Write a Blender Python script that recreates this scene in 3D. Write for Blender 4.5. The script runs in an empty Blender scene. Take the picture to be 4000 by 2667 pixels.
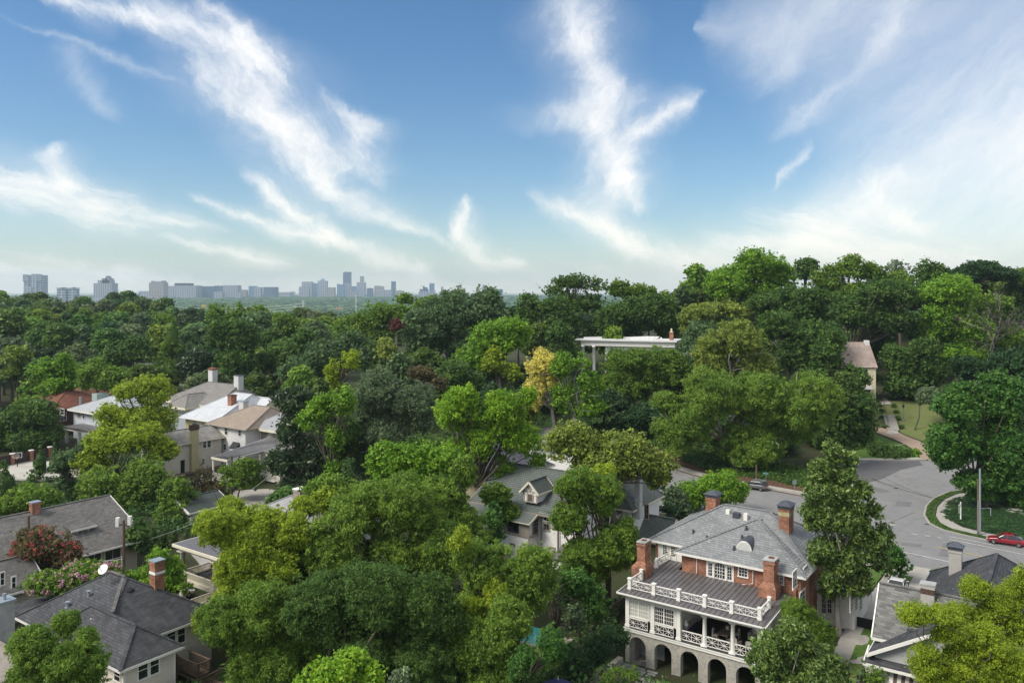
import bpy, math, random
import numpy as np
from mathutils import Vector, Matrix
S = bpy.context.scene
COL = S.collection
rad = math.radians
# ------------------------------------------------------------------ camera
F = 3111.0; CZ = 36.0; VH = 1145.0          # focal length in photo pixels, eye height, horizon row
cam = bpy.data.objects.new('camera', bpy.data.cameras.new('camera')); COL.objects.link(cam)
cam.location = (0, 0, CZ); cam.rotation_euler = (rad(90), 0, 0)
cam.data.sensor_width = 36.0; cam.data.lens = 36.0 * F / 4000
cam.data.shift_y = -(2667 / 2 - VH) / 4000
cam.data.clip_start = 1.0; cam.data.clip_end = 40000
S.camera = cam
# ------------------------------------------------------------------ light and sky
SUN_AZ = rad(-112); SUN_EL = rad(46)         # azimuth from +Y, clockwise seen from above
sd = Vector((math.sin(SUN_AZ) * math.cos(SUN_EL), math.cos(SUN_AZ) * math.cos(SUN_EL), math.sin(SUN_EL)))
sun = bpy.data.objects.new('sun', bpy.data.lights.new('sun', 'SUN')); COL.objects.link(sun)
sun.data.energy = 2.5; sun.data.angle = rad(24); sun.data.color = (1.0, 0.93, 0.82)
sun.rotation_euler = sd.to_track_quat('Z', 'Y').to_euler()
S.view_settings.view_transform = 'Standard'; S.view_settings.look = 'None'
S.view_settings.exposure = 0.75; S.view_settings.gamma = 1.0
S.cycles.use_denoising = True; S.cycles.denoiser = 'OPENIMAGEDENOISE'; S.cycles.denoising_prefilter = 'NONE'
S.cycles.max_bounces = 6; S.cycles.diffuse_bounces = 3; S.cycles.glossy_bounces = 2
S.cycles.transmission_bounces = 2; S.cycles.volume_bounces = 1; S.cycles.transparent_max_bounces = 4
S.cycles.caustics_reflective = False; S.cycles.caustics_refractive = False

world = bpy.data.worlds.new('World'); S.world = world; world.use_nodes = True
wt = world.node_tree; wt.nodes.clear()
WN = wt.nodes.new; WL = wt.links.new
def wm(op, a, b=None, c=None, clamp=False):
    n = WN('ShaderNodeMath'); n.operation = op; n.use_clamp = clamp
    for i, x in enumerate((a, b, c)):
        if x is None: continue
        if isinstance(x, (int, float)): n.inputs[i].default_value = x
        else: WL(x, n.inputs[i])
    return n.outputs[0]
sky = WN('ShaderNodeTexSky'); sky.sky_type = 'NISHITA'; sky.sun_disc = False
sky.sun_elevation = SUN_EL; sky.sun_rotation = SUN_AZ; sky.altitude = 300
sky.air_density = 1.0; sky.dust_density = 0.6; sky.ozone_density = 1.5
tc = WN('ShaderNodeTexCoord'); sx = WN('ShaderNodeSeparateXYZ'); WL(tc.outputs['Generated'], sx.inputs[0])
ay = wm('MAXIMUM', wm('ABSOLUTE', sx.outputs[1]), 0.06)
U0 = wm('ADD', wm('MULTIPLY', wm('DIVIDE', sx.outputs[0], ay), F / 1000), 2.0)
V0 = wm('SUBTRACT', VH / 1000, wm('MULTIPLY', wm('DIVIDE', sx.outputs[2], ay), F / 1000))
def wcomb(a, b, c=0.0):
    n = WN('ShaderNodeCombineXYZ')
    for i, x in enumerate((a, b, c)):
        if isinstance(x, (int, float)): n.inputs[i].default_value = x
        else: WL(x, n.inputs[i])
    return n.outputs[0]
def wnoise(vec, scale, detail=5, rough=0.6, dist=0.0):
    n = WN('ShaderNodeTexNoise'); n.inputs['Scale'].default_value = scale; n.inputs['Detail'].default_value = detail
    n.inputs['Roughness'].default_value = rough; n.inputs['Distortion'].default_value = dist
    WL(vec, n.inputs['Vector']); return n
nz = wnoise(wcomb(U0, V0), 2.6, 6, 0.62)
ns = WN('ShaderNodeSeparateColor'); WL(nz.outputs['Color'], ns.inputs[0])
nz2 = wnoise(wcomb(U0, V0), 9.0, 5, 0.65); nq = WN('ShaderNodeSeparateColor'); WL(nz2.outputs['Color'], nq.inputs[0])
U = wm('ADD', U0, wm('ADD', wm('MULTIPLY', wm('SUBTRACT', ns.outputs[0], 0.5), 0.20), wm('MULTIPLY', wm('SUBTRACT', nq.outputs[0], 0.5), 0.07)))
V = wm('ADD', V0, wm('ADD', wm('MULTIPLY', wm('SUBTRACT', ns.outputs[1], 0.5), 0.13), wm('MULTIPLY', wm('SUBTRACT', nq.outputs[1], 0.5), 0.05)))
def rotnoise(ang, sa_, sc_, detail=7, scale=1.0):
    c, s = math.cos(ang), math.sin(ang)
    p = wm('ADD', wm('MULTIPLY', U, c * sa_), wm('MULTIPLY', V, s * sa_))
    q = wm('ADD', wm('MULTIPLY', U, -s * sc_), wm('MULTIPLY', V, c * sc_))
    return wnoise(wcomb(p, q), scale, detail, 0.70, .25).outputs[0]
NA = rotnoise(rad(48), 3.2, 6.5, 10)        # streaks falling to the right
NB = rotnoise(rad(-58), 2.2, 5.0, 10)
NV = rotnoise(rad(-40), .8, 2.6, 8)       # streaks rising to the right
NC = rotnoise(rad(14), 1.6, 9.0)        # flat streaks near the horizon
def wcurve(x, pts, lo, hi, olo, ohi):
    n = WN('ShaderNodeFloatCurve'); m = n.mapping; c = m.curves[0]; m.extend = 'HORIZONTAL'
    xn = wm('DIVIDE', wm('SUBTRACT', x, lo), hi - lo)
    P = [((a - lo) / (hi - lo), (b - olo) / (ohi - olo)) for a, b in pts]
    while len(c.points) < len(P): c.points.new(0.5, 0.5)
    for k, (a, b) in enumerate(P): c.points[k].location = (a, b)
    m.update(); WL(xn, n.inputs['Value'])
    return wm('ADD', wm('MULTIPLY', n.outputs[0], ohi - olo), olo)
inv = None
def band(kind, pts, amp, nse, er=1.1, soft=True):
    """pts: (along, centre, halfwidth); kind 'V' runs down the sky, 'U' runs across it"""
    global inv
    al, cr = (V, U) if kind == 'V' else (U, V)
    lo = pts[0][0]; hi = pts[-1][0]
    cs = [p[1] for p in pts]; c0, c1 = min(cs) - 0.01, max(cs) + 0.01
    cen = wcurve(al, [(p[0], p[1]) for p in pts], lo, hi, c0, c1)
    pts = [(p[0], p[1], p[2]*1.35) for p in pts]; wmax = max(p[2] for p in pts)
    wid = wm('MAXIMUM', wcurve(al, [(p[0], p[2]) for p in pts], lo, hi, 0, wmax), 0.0005)
    d = wm('ABSOLUTE', wm('DIVIDE', wm('SUBTRACT', cr, cen), wid))
    m = wm('SUBTRACT', 1.25, wm('MULTIPLY', d, 0.78))
    m = wm('ADD', m, wm('MULTIPLY', wm('SUBTRACT', nse, 0.55), er * 3.2))
    m = wm('MULTIPLY', m, wm('MULTIPLY', wid, 70.0, clamp=True))
    n = WN('ShaderNodeMapRange'); n.interpolation_type = 'SMOOTHSTEP'
    n.inputs['From Min'].default_value = 0.0; n.inputs['From Max'].default_value = 2.0
    n.inputs['To Max'].default_value = amp; WL(m, n.inputs['Value'])
    fr = 0.22*(hi-lo)
    ef = wm('MULTIPLY', wm('DIVIDE', wm('SUBTRACT', al, lo), fr, clamp=True), wm('DIVIDE', wm('SUBTRACT', hi, al), fr, clamp=True))
    ef = ef if soft else wm('MULTIPLY', wid, 70.0, clamp=True)
    hl = wm('MULTIPLY', wm('SUBTRACT', 1.15, wm('MULTIPLY', d, 0.42), clamp=True), wm('MULTIPLY', wid, 70.0, clamp=True))
    hl = wm('MULTIPLY', wm('MULTIPLY', hl, hl), wm('MULTIPLY', nse, 0.62*amp))
    k = wm('MULTIPLY', wm('SUBTRACT', 1.0, wm('MULTIPLY', n.outputs[0], ef)), wm('SUBTRACT', 1.0, wm('MULTIPLY', hl, ef)))
    inv = k if inv is None else wm('MULTIPLY', inv, k)
e = 0.0001
band('V', [(-.1,.5,e),(0,.62,.09),(.1,.74,.09),(.2,.90,.12),(.3,.95,.14),(.4,1.0,.13),(.5,1.1,.11),(.6,1.17,.10),(.7,1.25,.09),(.8,1.38,.08),(.87,1.5,.055),(.93,1.65,.04),(.98,1.82,.03),(1.02,1.95,e)], .97, NA, .8)
band('V', [(-.08,.72,e),(0,.79,.03),(.1,.9,.045),(.2,1.0,.055),(.28,1.06,.05),(.36,1.1,e)], .7, NA)
band('U', [(.1,-.05,e),(.25,0,.03),(.4,.035,.045),(.5,.05,.03),(.62,.07,.04),(.7,.08,.04),(.78,.1,e)], .8, NA)
band('V', [(.3,1.24,e),(.42,1.33,.035),(.5,1.41,.06),(.58,1.39,.06),(.65,1.42,.065),(.7,1.46,.04),(.75,1.5,e)], .75, NA)
band('V', [(-.15,2.25,.09),(0,2.25,.085),(.1,2.25,.09),(.2,2.27,.08),(.3,2.32,.08),(.38,2.35,.10),(.45,2.30,.13),(.55,2.37,.08),(.65,2.40,.07),(.75,2.40,.075),(.85,2.37,.06),(.92,2.4,.06),(1.0,2.45,e)], .95, NB, .8)
band('U', [(2.4,.57,e),(2.46,.53,.03),(2.55,.49,.03),(2.65,.43,.03),(2.76,.36,e)], .8, NB)
band('V', [(.66,2.42,e),(.72,2.44,.03),(.8,2.47,.03),(.86,2.5,e)], .7, NB)
band('U', [(2.05,.77,e),(2.12,.80,.025),(2.22,.83,.03),(2.32,.88,.04),(2.42,.93,.04),(2.55,.98,.04),(2.7,1.04,.04),(2.9,1.08,e)], .9, NA)
band('U', [(-.3,.62,.06),(0,.71,.065),(.2,.77,.06),(.4,.83,.055),(.6,.87,.04),(.75,.885,.025),(.95,.9,e)], .85, NC)
band('V', [(.55,.28,e),(.6,.2,.05),(.66,.2,.045),(.72,.24,.06),(.78,.3,e)], .6, NA)
band('U', [(.7,.77,e),(.78,.79,.012),(.9,.83,.018),(1.05,.87,.025),(1.2,.905,.03),(1.35,.935,.02),(1.45,.95,e)], .75, NA)
band('U', [(.93,.66,e),(.98,.70,.03),(1.08,.77,.035),(1.18,.83,.04),(1.28,.89,.035),(1.38,.94,e)], .8, NA)
band('U', [(.6,.92,e),(.68,.94,.015),(.8,.965,.02),(.95,1.0,.025),(1.1,1.02,.02),(1.2,1.04,e)], .75, NC)
band('U', [(1.3,.93,e),(1.4,.98,.03),(1.5,1.02,.03),(1.62,1.06,.03),(1.75,1.1,e)], .65, NA)
band('U', [(1.72,.9,e),(1.78,.92,.035),(1.86,.97,.035),(1.95,1.01,.025),(2.08,1.05,e)], .85, NA)
band('V', [(.76,1.82,e),(.82,1.81,.025),(.9,1.79,.035),(.95,1.8,e)], .7, NB)
band('U', [(-.3,1.04,.04),(0,1.06,.045),(.2,1.08,.045),(.5,1.1,.03),(.7,1.1,.02),(.9,1.1,e)], .75, NC)
band('U', [(-.1,.05,.006),(0,.075,.007),(.2,.14,.01),(.4,.21,.014),(.6,.29,.014),(.75,.35,e)], .22, NA)
band('V', [(.14,.26,e),(.23,.28,.05),(.33,.34,.05),(.48,.44,e)], .2, NV)
band('V', [(-.15,3.58,.04),(0,3.54,.05),(.1,3.49,.05),(.2,3.42,.045),(.3,3.32,.05),(.4,3.2,.06),(.5,3.1,.05),(.58,3.0,e)], .42, NB)
band('V', [(-.15,3.35,.12),(0,3.28,.13),(.15,3.13,.12),(.3,3.0,.08),(.42,2.9,e)], .30, NB)
band('U', [(2.55,1.06,e),(2.68,1.02,.05),(2.8,.98,.06),(3.0,.95,.09),(3.2,.95,.10),(3.4,1.0,.10),(3.8,1.08,.08),(4.3,1.1,.08)], .8, NC)
band('V', [(.62,3.55,e),(.7,3.48,.06),(.76,3.43,.07),(.82,3.47,.08),(.88,3.55,.06),(.95,3.62,e)], .75, NB)
band('U', [(3.0,.76,e),(3.05,.70,.012),(3.12,.63,.018),(3.2,.55,e)], .35, NB)
band('U', [(3.0,1.0,e),(3.2,.92,.10),(3.4,.82,.16),(3.65,.72,.24),(3.9,.62,.26),(4.4,.5,.26)], .66, NV, .55, False)
band('U', [(2.7,.1,e),(3.0,.1,.2),(3.5,.1,.5),(4.0,.1,.6),(4.6,.1,.6)], .34, NV, .5, False)
band('U', [(-.5,1.14,.05),(1.0,1.14,.05),(2.0,1.14,.06),(3.0,1.14,.08),(4.5,1.14,.1)], .7, NC, .5, False)
dens = wm('SUBTRACT', 1.0, inv)
up = wm('GREATER_THAN', sx.outputs[2], 0.0)
dens = wm('MULTIPLY', dens, up)
# unseen white cloud overhead and behind the camera, added as neutral fill light
ov1 = WN('ShaderNodeMapRange'); ov1.interpolation_type = 'SMOOTHSTEP'; ov1.inputs['From Min'].default_value = 0.42; ov1.inputs['From Max'].default_value = 0.75; WL(sx.outputs[2], ov1.inputs[0])
ov2 = WN('ShaderNodeMapRange'); ov2.interpolation_type = 'SMOOTHSTEP'; ov2.inputs['From Min'].default_value = 0.35; ov2.inputs['From Max'].default_value = -0.2; WL(sx.outputs[1], ov2.inputs[0])
fill_cloud = wm('MULTIPLY', wm('MAXIMUM', ov1.outputs[0], ov2.outputs[0]), 0.72)
dens = wm('MAXIMUM', dens, wm('MULTIPLY', fill_cloud, up))
fade = WN('ShaderNodeMapRange'); fade.inputs['From Min'].default_value = 0.0; fade.inputs['From Max'].default_value = 0.35
fade.inputs['To Min'].default_value = 1.0; fade.inputs['To Max'].default_value = 0.0; WL(sx.outputs[2], fade.inputs[0])
ccol = WN('ShaderNodeMix'); ccol.data_type = 'RGBA'
ccol.inputs['A'].default_value = (6.9, 6.9, 6.9, 1); ccol.inputs['B'].default_value = (8.8, 8.0, 6.9, 1)
WL(fade.outputs[0], ccol.inputs['Factor'])
# deepen the blue a little away from the horizon, as in the photograph
hs = WN('ShaderNodeHueSaturation'); hs.inputs['Saturation'].default_value = 1.30; hs.inputs['Value'].default_value = .76
WL(sky.outputs[0], hs.inputs['Color'])
mx = WN('ShaderNodeMix'); mx.data_type = 'RGBA'
WL(dens, mx.inputs['Factor']); WL(hs.outputs[0], mx.inputs['A']); WL(ccol.outputs['Result'], mx.inputs['B'])
bg = WN('ShaderNodeBackground'); bg.inputs['Strength'].default_value = 0.10
WL(mx.outputs['Result'], bg.inputs['Color'])
wo = WN('ShaderNodeOutputWorld'); WL(bg.outputs[0], wo.inputs['Surface'])
world.cycles.sampling_method = 'MANUAL'; world.cycles.sample_map_resolution = 512

# ------------------------------------------------------------------ coordinate helpers
CA, SA = 0.8165, 0.5773                       # the street grid is turned about 35 degrees from the view
TH = -math.atan2(SA, CA)
def P(u, v, z):                               # photo pixel on the level z -> world x, y
    Y = F * (CZ - z) / (v - VH); return (u - 2000) * Y / F, Y
def PY(u, v, Y):                              # photo pixel at the distance Y -> world point
    return Vector(((u - 2000) * Y / F, Y, CZ - (v - VH) * Y / F))
def xy2ab(x, y): return CA * x - SA * y, SA * x + CA * y
def ab2xy(a, b): return CA * a + SA * b, -SA * a + CA * b
def AB(u, v, z): return xy2ab(*P(u, v, z))

# ------------------------------------------------------------------ terrain
_TP = np.array([
 (0,20,0),(-40,20,0),(40,20,1),(11,78,0),(22,70,0),(26,62,0.5),(33,78,3.2),(34,70,2.0),(27,90,3.0),(-38,70,.8),(-45,76,.6),(-60,98,0),(-80,100,0),
 (-35,92,.4),(-20,80,0),(-10,80,0),(-55,155,1),(-75,160,0),(-100,160,0),(-120,165,1),(-45,130,.5),(-25,110,.5),(-110,205,1),(-95,190,1),
 (-55,175,2),(-110,265,3),(0,100,1),(-5,85,0),(0,125,2),(0,145,3),(28,136,1.9),(15,140,2.2),(30,120,2.2),(40,150,2.6),(63,104,3),(50,115,2.5),(45,125,2.2),(80,100,3.6),(100,90,4),
 (90,120,4),(75,135,3),(60,140,2.5),(75,157,3.2),(55,155,3),(95,155,4),(86,172,4.6),(100,172,7),(80,180,5.5),(89,195,9.5),(95,215,11),(105,200,11),(120,200,11.5),(30,220,12),(60,220,11),
 (35,180,6),(32,168,4.5),(38,170,7),(130,230,14),(160,210,14),(60,260,22),(150,270,22),(220,250,20),(0,260,14),(-30,220,7),(-60,260,4),(-100,330,5),
 (-180,300,6),(-250,450,15),(-330,420,15),(-220,400,11),(-160,450,5),(-60,450,4),(60,450,15),(200,450,20),(-300,650,-6),(-100,700,-16),(200,700,0),(-400,300,8),
 (-800,800,-20),(0,1000,-32),(-800,1500,-38),(500,1500,-30),(0,2500,-38),(-2000,2500,-38),(2000,2500,-30),(0,6000,2),(-5000,6000,2),(5000,6000,2),(0,9000,4),(-9000,9000,4),(9000,9000,4),(0,-500,0),(-500,0,0),(500,0,5)], dtype=float)
def terr(x, y):
    x = np.asarray(x, float); y = np.asarray(y, float)
    d2 = (x[..., None] - _TP[:, 0])**2 + (y[..., None] - _TP[:, 1])**2
    rr = 16.0 + (0.02 * np.maximum(y, 0))[..., None]**2
    w = 1.0 / (d2 + rr)**2
    return (w * _TP[:, 2]).sum(-1) / w.sum(-1)
def tz(x, y): return float(terr(x, y))
def G(u, v, y0=60, y1=420):                    # where the line of sight meets the ground
    for Y in np.arange(y0, y1, .5):
        x = (u-2000)*Y/F; z = CZ-(v-VH)*Y/F
        if z <= tz(x, Y): return float(x), float(Y), tz(x, Y)
    return float(x), float(Y), tz(x, Y)

# ------------------------------------------------------------------ mesh helpers
ORG = {}
def props(o, label=None, cat=None, group=None, kind=None):
    if label: o['label'] = label
    if cat: o['category'] = cat
    if group: o['group'] = group
    if kind: o['kind'] = kind
    return o
def thing(name, label, cat, a, b, z, group=None):     # an Empty in the street grid
    o = bpy.data.objects.new(name, None); COL.objects.link(o)
    x, y = ab2xy(a, b); o.location = (x, y, z); o.rotation_euler = (0, 0, TH); o.empty_display_size = 0.5
    ORG[o.name] = (a, b, z); return props(o, label, cat, group)
def thingw(name, label, cat, x, y, z, rz=0.0, group=None):   # an Empty in world axes
    o = bpy.data.objects.new(name, None); COL.objects.link(o)
    o.location = (x, y, z); o.rotation_euler = (0, 0, rz); ORG[o.name] = (0, 0, 0); return props(o, label, cat, group)
class MB:
    def __init__(s): s.v = []; s.f = []
    def poly(s, pts):
        n = len(s.v); s.v += [tuple(p) for p in pts]; s.f.append(tuple(range(n, n + len(pts)))); return s
    def box(s, x0, x1, y0, y1, z0, z1):
        n = len(s.v)
        s.v += [(x0,y0,z0),(x1,y0,z0),(x1,y1,z0),(x0,y1,z0),(x0,y0,z1),(x1,y0,z1),(x1,y1,z1),(x0,y1,z1)]
        s.f += [(n,n+3,n+2,n+1),(n+4,n+5,n+6,n+7),(n,n+1,n+5,n+4),(n+1,n+2,n+6,n+5),(n+2,n+3,n+7,n+6),(n+3,n,n+4,n+7)]; return s
    def bar(s, p, q, w, h=None, up=(0, 0, 1)):
        h = h or w; p = Vector(p); q = Vector(q); d = (q - p)
        if d.length < 1e-6: return s
        d.normalize(); u = Vector(up)
        if abs(d.dot(u)) > 0.98: u = Vector((1, 0, 0))
        r = d.cross(u).normalized(); u = r.cross(d).normalized(); n = len(s.v)
        for c in (p, q):
            for i, j in ((-1,-1),(1,-1),(1,1),(-1,1)): s.v.append(tuple(c + r * (w/2*i) + u * (h/2*j)))
        s.f += [(n,n+1,n+2,n+3),(n+7,n+6,n+5,n+4)] + [(n+k, n+4+k, n+4+(k+1)%4, n+(k+1)%4) for k in range(4)]; return s
    def tube(s, pts, rs, n=8, cap=True):
        pts = [Vector(p) for p in pts]; base = len(s.v)
        for i, p in enumerate(pts):
            d = (pts[min(i+1, len(pts)-1)] - pts[max(i-1, 0)])
            d = d.normalized() if d.length > 1e-9 else Vector((0,0,1))
            u = Vector((1,0,0)) if abs(d.z) > 0.7 else Vector((0,0,1))
            r = d.cross(u).normalized(); w = r.cross(d)
            rr = rs[i] if isinstance(rs, (list, tuple)) else rs
            for k in range(n):
                t = 2*math.pi*k/n; s.v.append(tuple(p + r*(rr*math.cos(t)) + w*(rr*math.sin(t))))
        for i in range(len(pts)-1):
            for k in range(n):
                a = base+i*n+k; b = base+i*n+(k+1)%n; s.f.append((a, b, b+n, a+n))
        if cap:
            s.f.append(tuple(base+k for k in range(n))[::-1]); s.f.append(tuple(base+(len(pts)-1)*n+k for k in range(n)))
        return s
    def lathe(s, cx, cy, prof, n=16):
        base = len(s.v)
        for r, z in prof:
            for k in range(n):
                t = 2*math.pi*k/n; s.v.append((cx+r*math.cos(t), cy+r*math.sin(t), z))
        for i in range(len(prof)-1):
            for k in range(n):
                a = base+i*n+k; b = base+i*n+(k+1)%n; s.f.append((a, b, b+n, a+n))
        s.f.append(tuple(base+k for k in range(n))[::-1]); s.f.append(tuple(base+(len(prof)-1)*n+k for k in range(n))); return s
    def prism(s, pts, z0, z1):            # horizontal polygon extruded upward
        n = len(s.v); m = len(pts)
        s.v += [(p[0], p[1], z0) for p in pts] + [(p[0], p[1], z1) for p in pts]
        s.f += [tuple(range(n, n+m))[::-1], tuple(range(n+m, n+2*m))] + [(n+k, n+(k+1)%m, n+m+(k+1)%m, n+m+k) for k in range(m)]; return s
    def vprism(s, pts, axis, c0, c1):      # vertical polygon (s, z) extruded along a ('a' = plane across b)
        n = len(s.v); m = len(pts)
        if axis == 'b': s.v += [(p[0], c0, p[1]) for p in pts] + [(p[0], c1, p[1]) for p in pts]
        else: s.v += [(c0, p[0], p[1]) for p in pts] + [(c1, p[0], p[1]) for p in pts]
        s.f += [tuple(range(n, n+m)), tuple(range(n+m, n+2*m))[::-1]] + [(n+k, n+m+k, n+m+(k+1)%m, n+(k+1)%m) for k in range(m)]; return s
    def build(s, name, mat, parent=None, smooth=False, org=None, color=None):
        o3 = org if org else (ORG.get(parent.name, (0,0,0)) if parent else (0,0,0))
        me = bpy.data.meshes.new(name)
        me.from_pydata([(x-o3[0], y-o3[1], z-o3[2]) for x, y, z in s.v], [], s.f)
        me.materials.append(mat)
        import bmesh
        bm = bmesh.new(); bm.from_mesh(me); bmesh.ops.recalc_face_normals(bm, faces=bm.faces); bm.to_mesh(me); bm.free()
        if smooth: me.polygons.foreach_set('use_smooth', [True]*len(me.polygons))
        ob = bpy.data.objects.new(name, me); COL.objects.link(ob)
        if parent: ob.parent = parent
        ORG[ob.name] = o3
        if color: ob.color = color
        return ob
def solo(name, mb, mat, a, b, z, label=None, cat=None, group=None, kind=None, smooth=False):
    """one-mesh thing standing in the street grid, vertices given in grid coordinates"""
    ob = mb.build(name, mat, None, smooth, org=(a, b, z)); x, y = ab2xy(a, b)
    ob.location = (x, y, z); ob.rotation_euler = (0, 0, TH); return props(ob, label, cat, group, kind)

# ------------------------------------------------------------------ materials
def newmat(name):
    m = bpy.data.materials.new(name); m.use_nodes = True; nt = m.node_tree
    b = nt.nodes['Principled BSDF']; return m, nt, b
def _n(nt, t, **kw):
    n = nt.nodes.new(t)
    for k, v in kw.items():
        if k in n.inputs: n.inputs[k].default_value = v
        else: setattr(n, k, v)
    return n
def c4(c): return (c[0], c[1], c[2], 1)
def wallvec(nt):                 # (x + y, z) of the object: runs along any axis-aligned wall or roof slope
    t = _n(nt, 'ShaderNodeTexCoord'); s = _n(nt, 'ShaderNodeSeparateXYZ'); nt.links.new(t.outputs['Object'], s.inputs[0])
    a = _n(nt, 'ShaderNodeMath', operation='ADD'); nt.links.new(s.outputs[0], a.inputs[0]); nt.links.new(s.outputs[1], a.inputs[1])
    c = _n(nt, 'ShaderNodeCombineXYZ'); nt.links.new(a.outputs[0], c.inputs[0]); nt.links.new(s.outputs[2], c.inputs[1]); return c.outputs[0], t
def plain(name, col, rough=0.7, var=0.18, scale=1.5, metal=0.0, bump=0.0, bscale=20, spec=0.35):
    m, nt, b = newmat(name); L = nt.links.new
    b.inputs['Roughness'].default_value = rough; b.inputs['Metallic'].default_value = metal; b.inputs['Specular IOR Level'].default_value = spec
    t = _n(nt, 'ShaderNodeTexCoord')
    n1 = _n(nt, 'ShaderNodeTexNoise', Scale=scale, Detail=6.0, Roughness=0.65); L(t.outputs['Object'], n1.inputs['Vector'])
    mr = _n(nt, 'ShaderNodeMapRange'); mr.inputs['From Min'].default_value = 0.3; mr.inputs['From Max'].default_value = 0.7
    mr.inputs['To Min'].default_value = 1-var; mr.inputs['To Max'].default_value = 1+var*0.6; L(n1.outputs[0], mr.inputs[0])
    mm = _n(nt, 'ShaderNodeMix', data_type='RGBA', blend_type='MULTIPLY'); mm.inputs['Factor'].default_value = 1
    mm.inputs['A'].default_value = c4(col); L(mr.outputs[0], mm.inputs['B']); L(mm.outputs['Result'], b.inputs['Base Color'])
    if bump:
        n2 = _n(nt, 'ShaderNodeTexNoise', Scale=bscale, Detail=3.0); L(t.outputs['Object'], n2.inputs['Vector'])
        bp = _n(nt, 'ShaderNodeBump', Strength=bump, Distance=0.05); L(n2.outputs[0], bp.inputs['Height']); L(bp.outputs[0], b.inputs['Normal'])
    return m
def brick(name, c1, c2, mo, bw=0.22, bh=0.075, ms=0.012, rough=0.85, stain=0.35, sscale=0.6, bump=0.3, bias=0.0, offset=0.5):
    m, nt, b = newmat(name); L = nt.links.new; b.inputs['Roughness'].default_value = rough; b.inputs['Specular IOR Level'].default_value = 0.25
    v, t = wallvec(nt)
    br = _n(nt, 'ShaderNodeTexBrick', Scale=1.0); br.offset = offset
    br.inputs['Color1'].default_value = c4(c1); br.inputs['Color2'].default_value = c4(c2); br.inputs['Mortar'].default_value = c4(mo)
    br.inputs['Mortar Size'].default_value = ms; br.inputs['Brick Width'].default_value = bw; br.inputs['Row Height'].default_value = bh
    br.inputs['Bias'].default_value = bias; br.inputs['Mortar Smooth'].default_value = 0.3; L(v, br.inputs['Vector'])
    n1 = _n(nt, 'ShaderNodeTexNoise', Scale=sscale, Detail=7.0, Roughness=0.7); L(t.outputs['Object'], n1.inputs['Vector'])
    mr = _n(nt, 'ShaderNodeMapRange'); mr.inputs['From Min'].default_value = 0.3; mr.inputs['From Max'].default_value = 0.7
    mr.inputs['To Min'].default_value = 1-stain; mr.inputs['To Max'].default_value = 1+stain*0.6; L(n1.outputs[0], mr.inputs[0])
    mm = _n(nt, 'ShaderNodeMix', data_type='RGBA', blend_type='MULTIPLY'); mm.inputs['Factor'].default_value = 1
    L(br.outputs['Color'], mm.inputs['A']); L(mr.outputs[0], mm.inputs['B']); L(mm.outputs['Result'], b.inputs['Base Color'])
    if bump:
        bp = _n(nt, 'ShaderNodeBump', Strength=bump, Distance=0.03); bp.invert = True
        L(br.outputs['Fac'], bp.inputs['Height']); L(bp.outputs[0], b.inputs['Normal'])
    return m
def siding(name, col, h=0.18, var=0.12, rough=0.6):
    m = plain(name, col, rough, var, 0.8); nt = m.node_tree; L = nt.links.new; b = nt.nodes['Principled BSDF']
    t = _n(nt, 'ShaderNodeTexCoord'); s = _n(nt, 'ShaderNodeSeparateXYZ'); L(t.outputs['Object'], s.inputs[0])
    d = _n(nt, 'ShaderNodeMath', operation='DIVIDE'); L(s.outputs[2], d.inputs[0]); d.inputs[1].default_value = h
    f = _n(nt, 'ShaderNodeMath', operation='FRACT'); L(d.outputs[0], f.inputs[0])
    bp = _n(nt, 'ShaderNodeBump', Strength=0.9, Distance=0.05); bp.invert = True; L(f.outputs[0], bp.inputs['Height']); L(bp.outputs[0], b.inputs['Normal'])
    return m
def voro(name, cols, scale, grout, gw=0.06, rough=0.85, objspace=True):
    m, nt, b = newmat(name); L = nt.links.new; b.inputs['Roughness'].default_value = rough
    t = _n(nt, 'ShaderNodeTexCoord')
    v1 = _n(nt, 'ShaderNodeTexVoronoi', Scale=scale); v2 = _n(nt, 'ShaderNodeTexVoronoi', Scale=scale, feature='DISTANCE_TO_EDGE')
    L(t.outputs['Object'], v1.inputs['Vector']); L(t.outputs['Object'], v2.inputs['Vector'])
    cr = _n(nt, 'ShaderNodeValToRGB'); cr.color_ramp.elements[0].color = c4(cols[0]); cr.color_ramp.elements[1].color = c4(cols[-1])
    for i, c in enumerate(cols[1:-1]): e_ = cr.color_ramp.elements.new((i+1)/(len(cols)-1)); e_.color = c4(c)
    sc = _n(nt, 'ShaderNodeSeparateColor'); L(v1.outputs['Color'], sc.inputs[0]); L(sc.outputs[0], cr.inputs[0])
    lt = _n(nt, 'ShaderNodeMath', operation='LESS_THAN'); L(v2.outputs['Distance'], lt.inputs[0]); lt.inputs[1].default_value = gw
    mm = _n(nt, 'ShaderNodeMix', data_type='RGBA'); L(lt.outputs[0], mm.inputs['Factor']); L(cr.outputs[0], mm.inputs['A']); mm.inputs['B'].default_value = c4(grout)
    L(mm.outputs['Result'], b.inputs['Base Color'])
    bp = _n(nt, 'ShaderNodeBump', Strength=0.4, Distance=0.04); L(v2.outputs['Distance'], bp.inputs['Height']); L(bp.outputs[0], b.inputs['Normal'])
    return m
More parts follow.
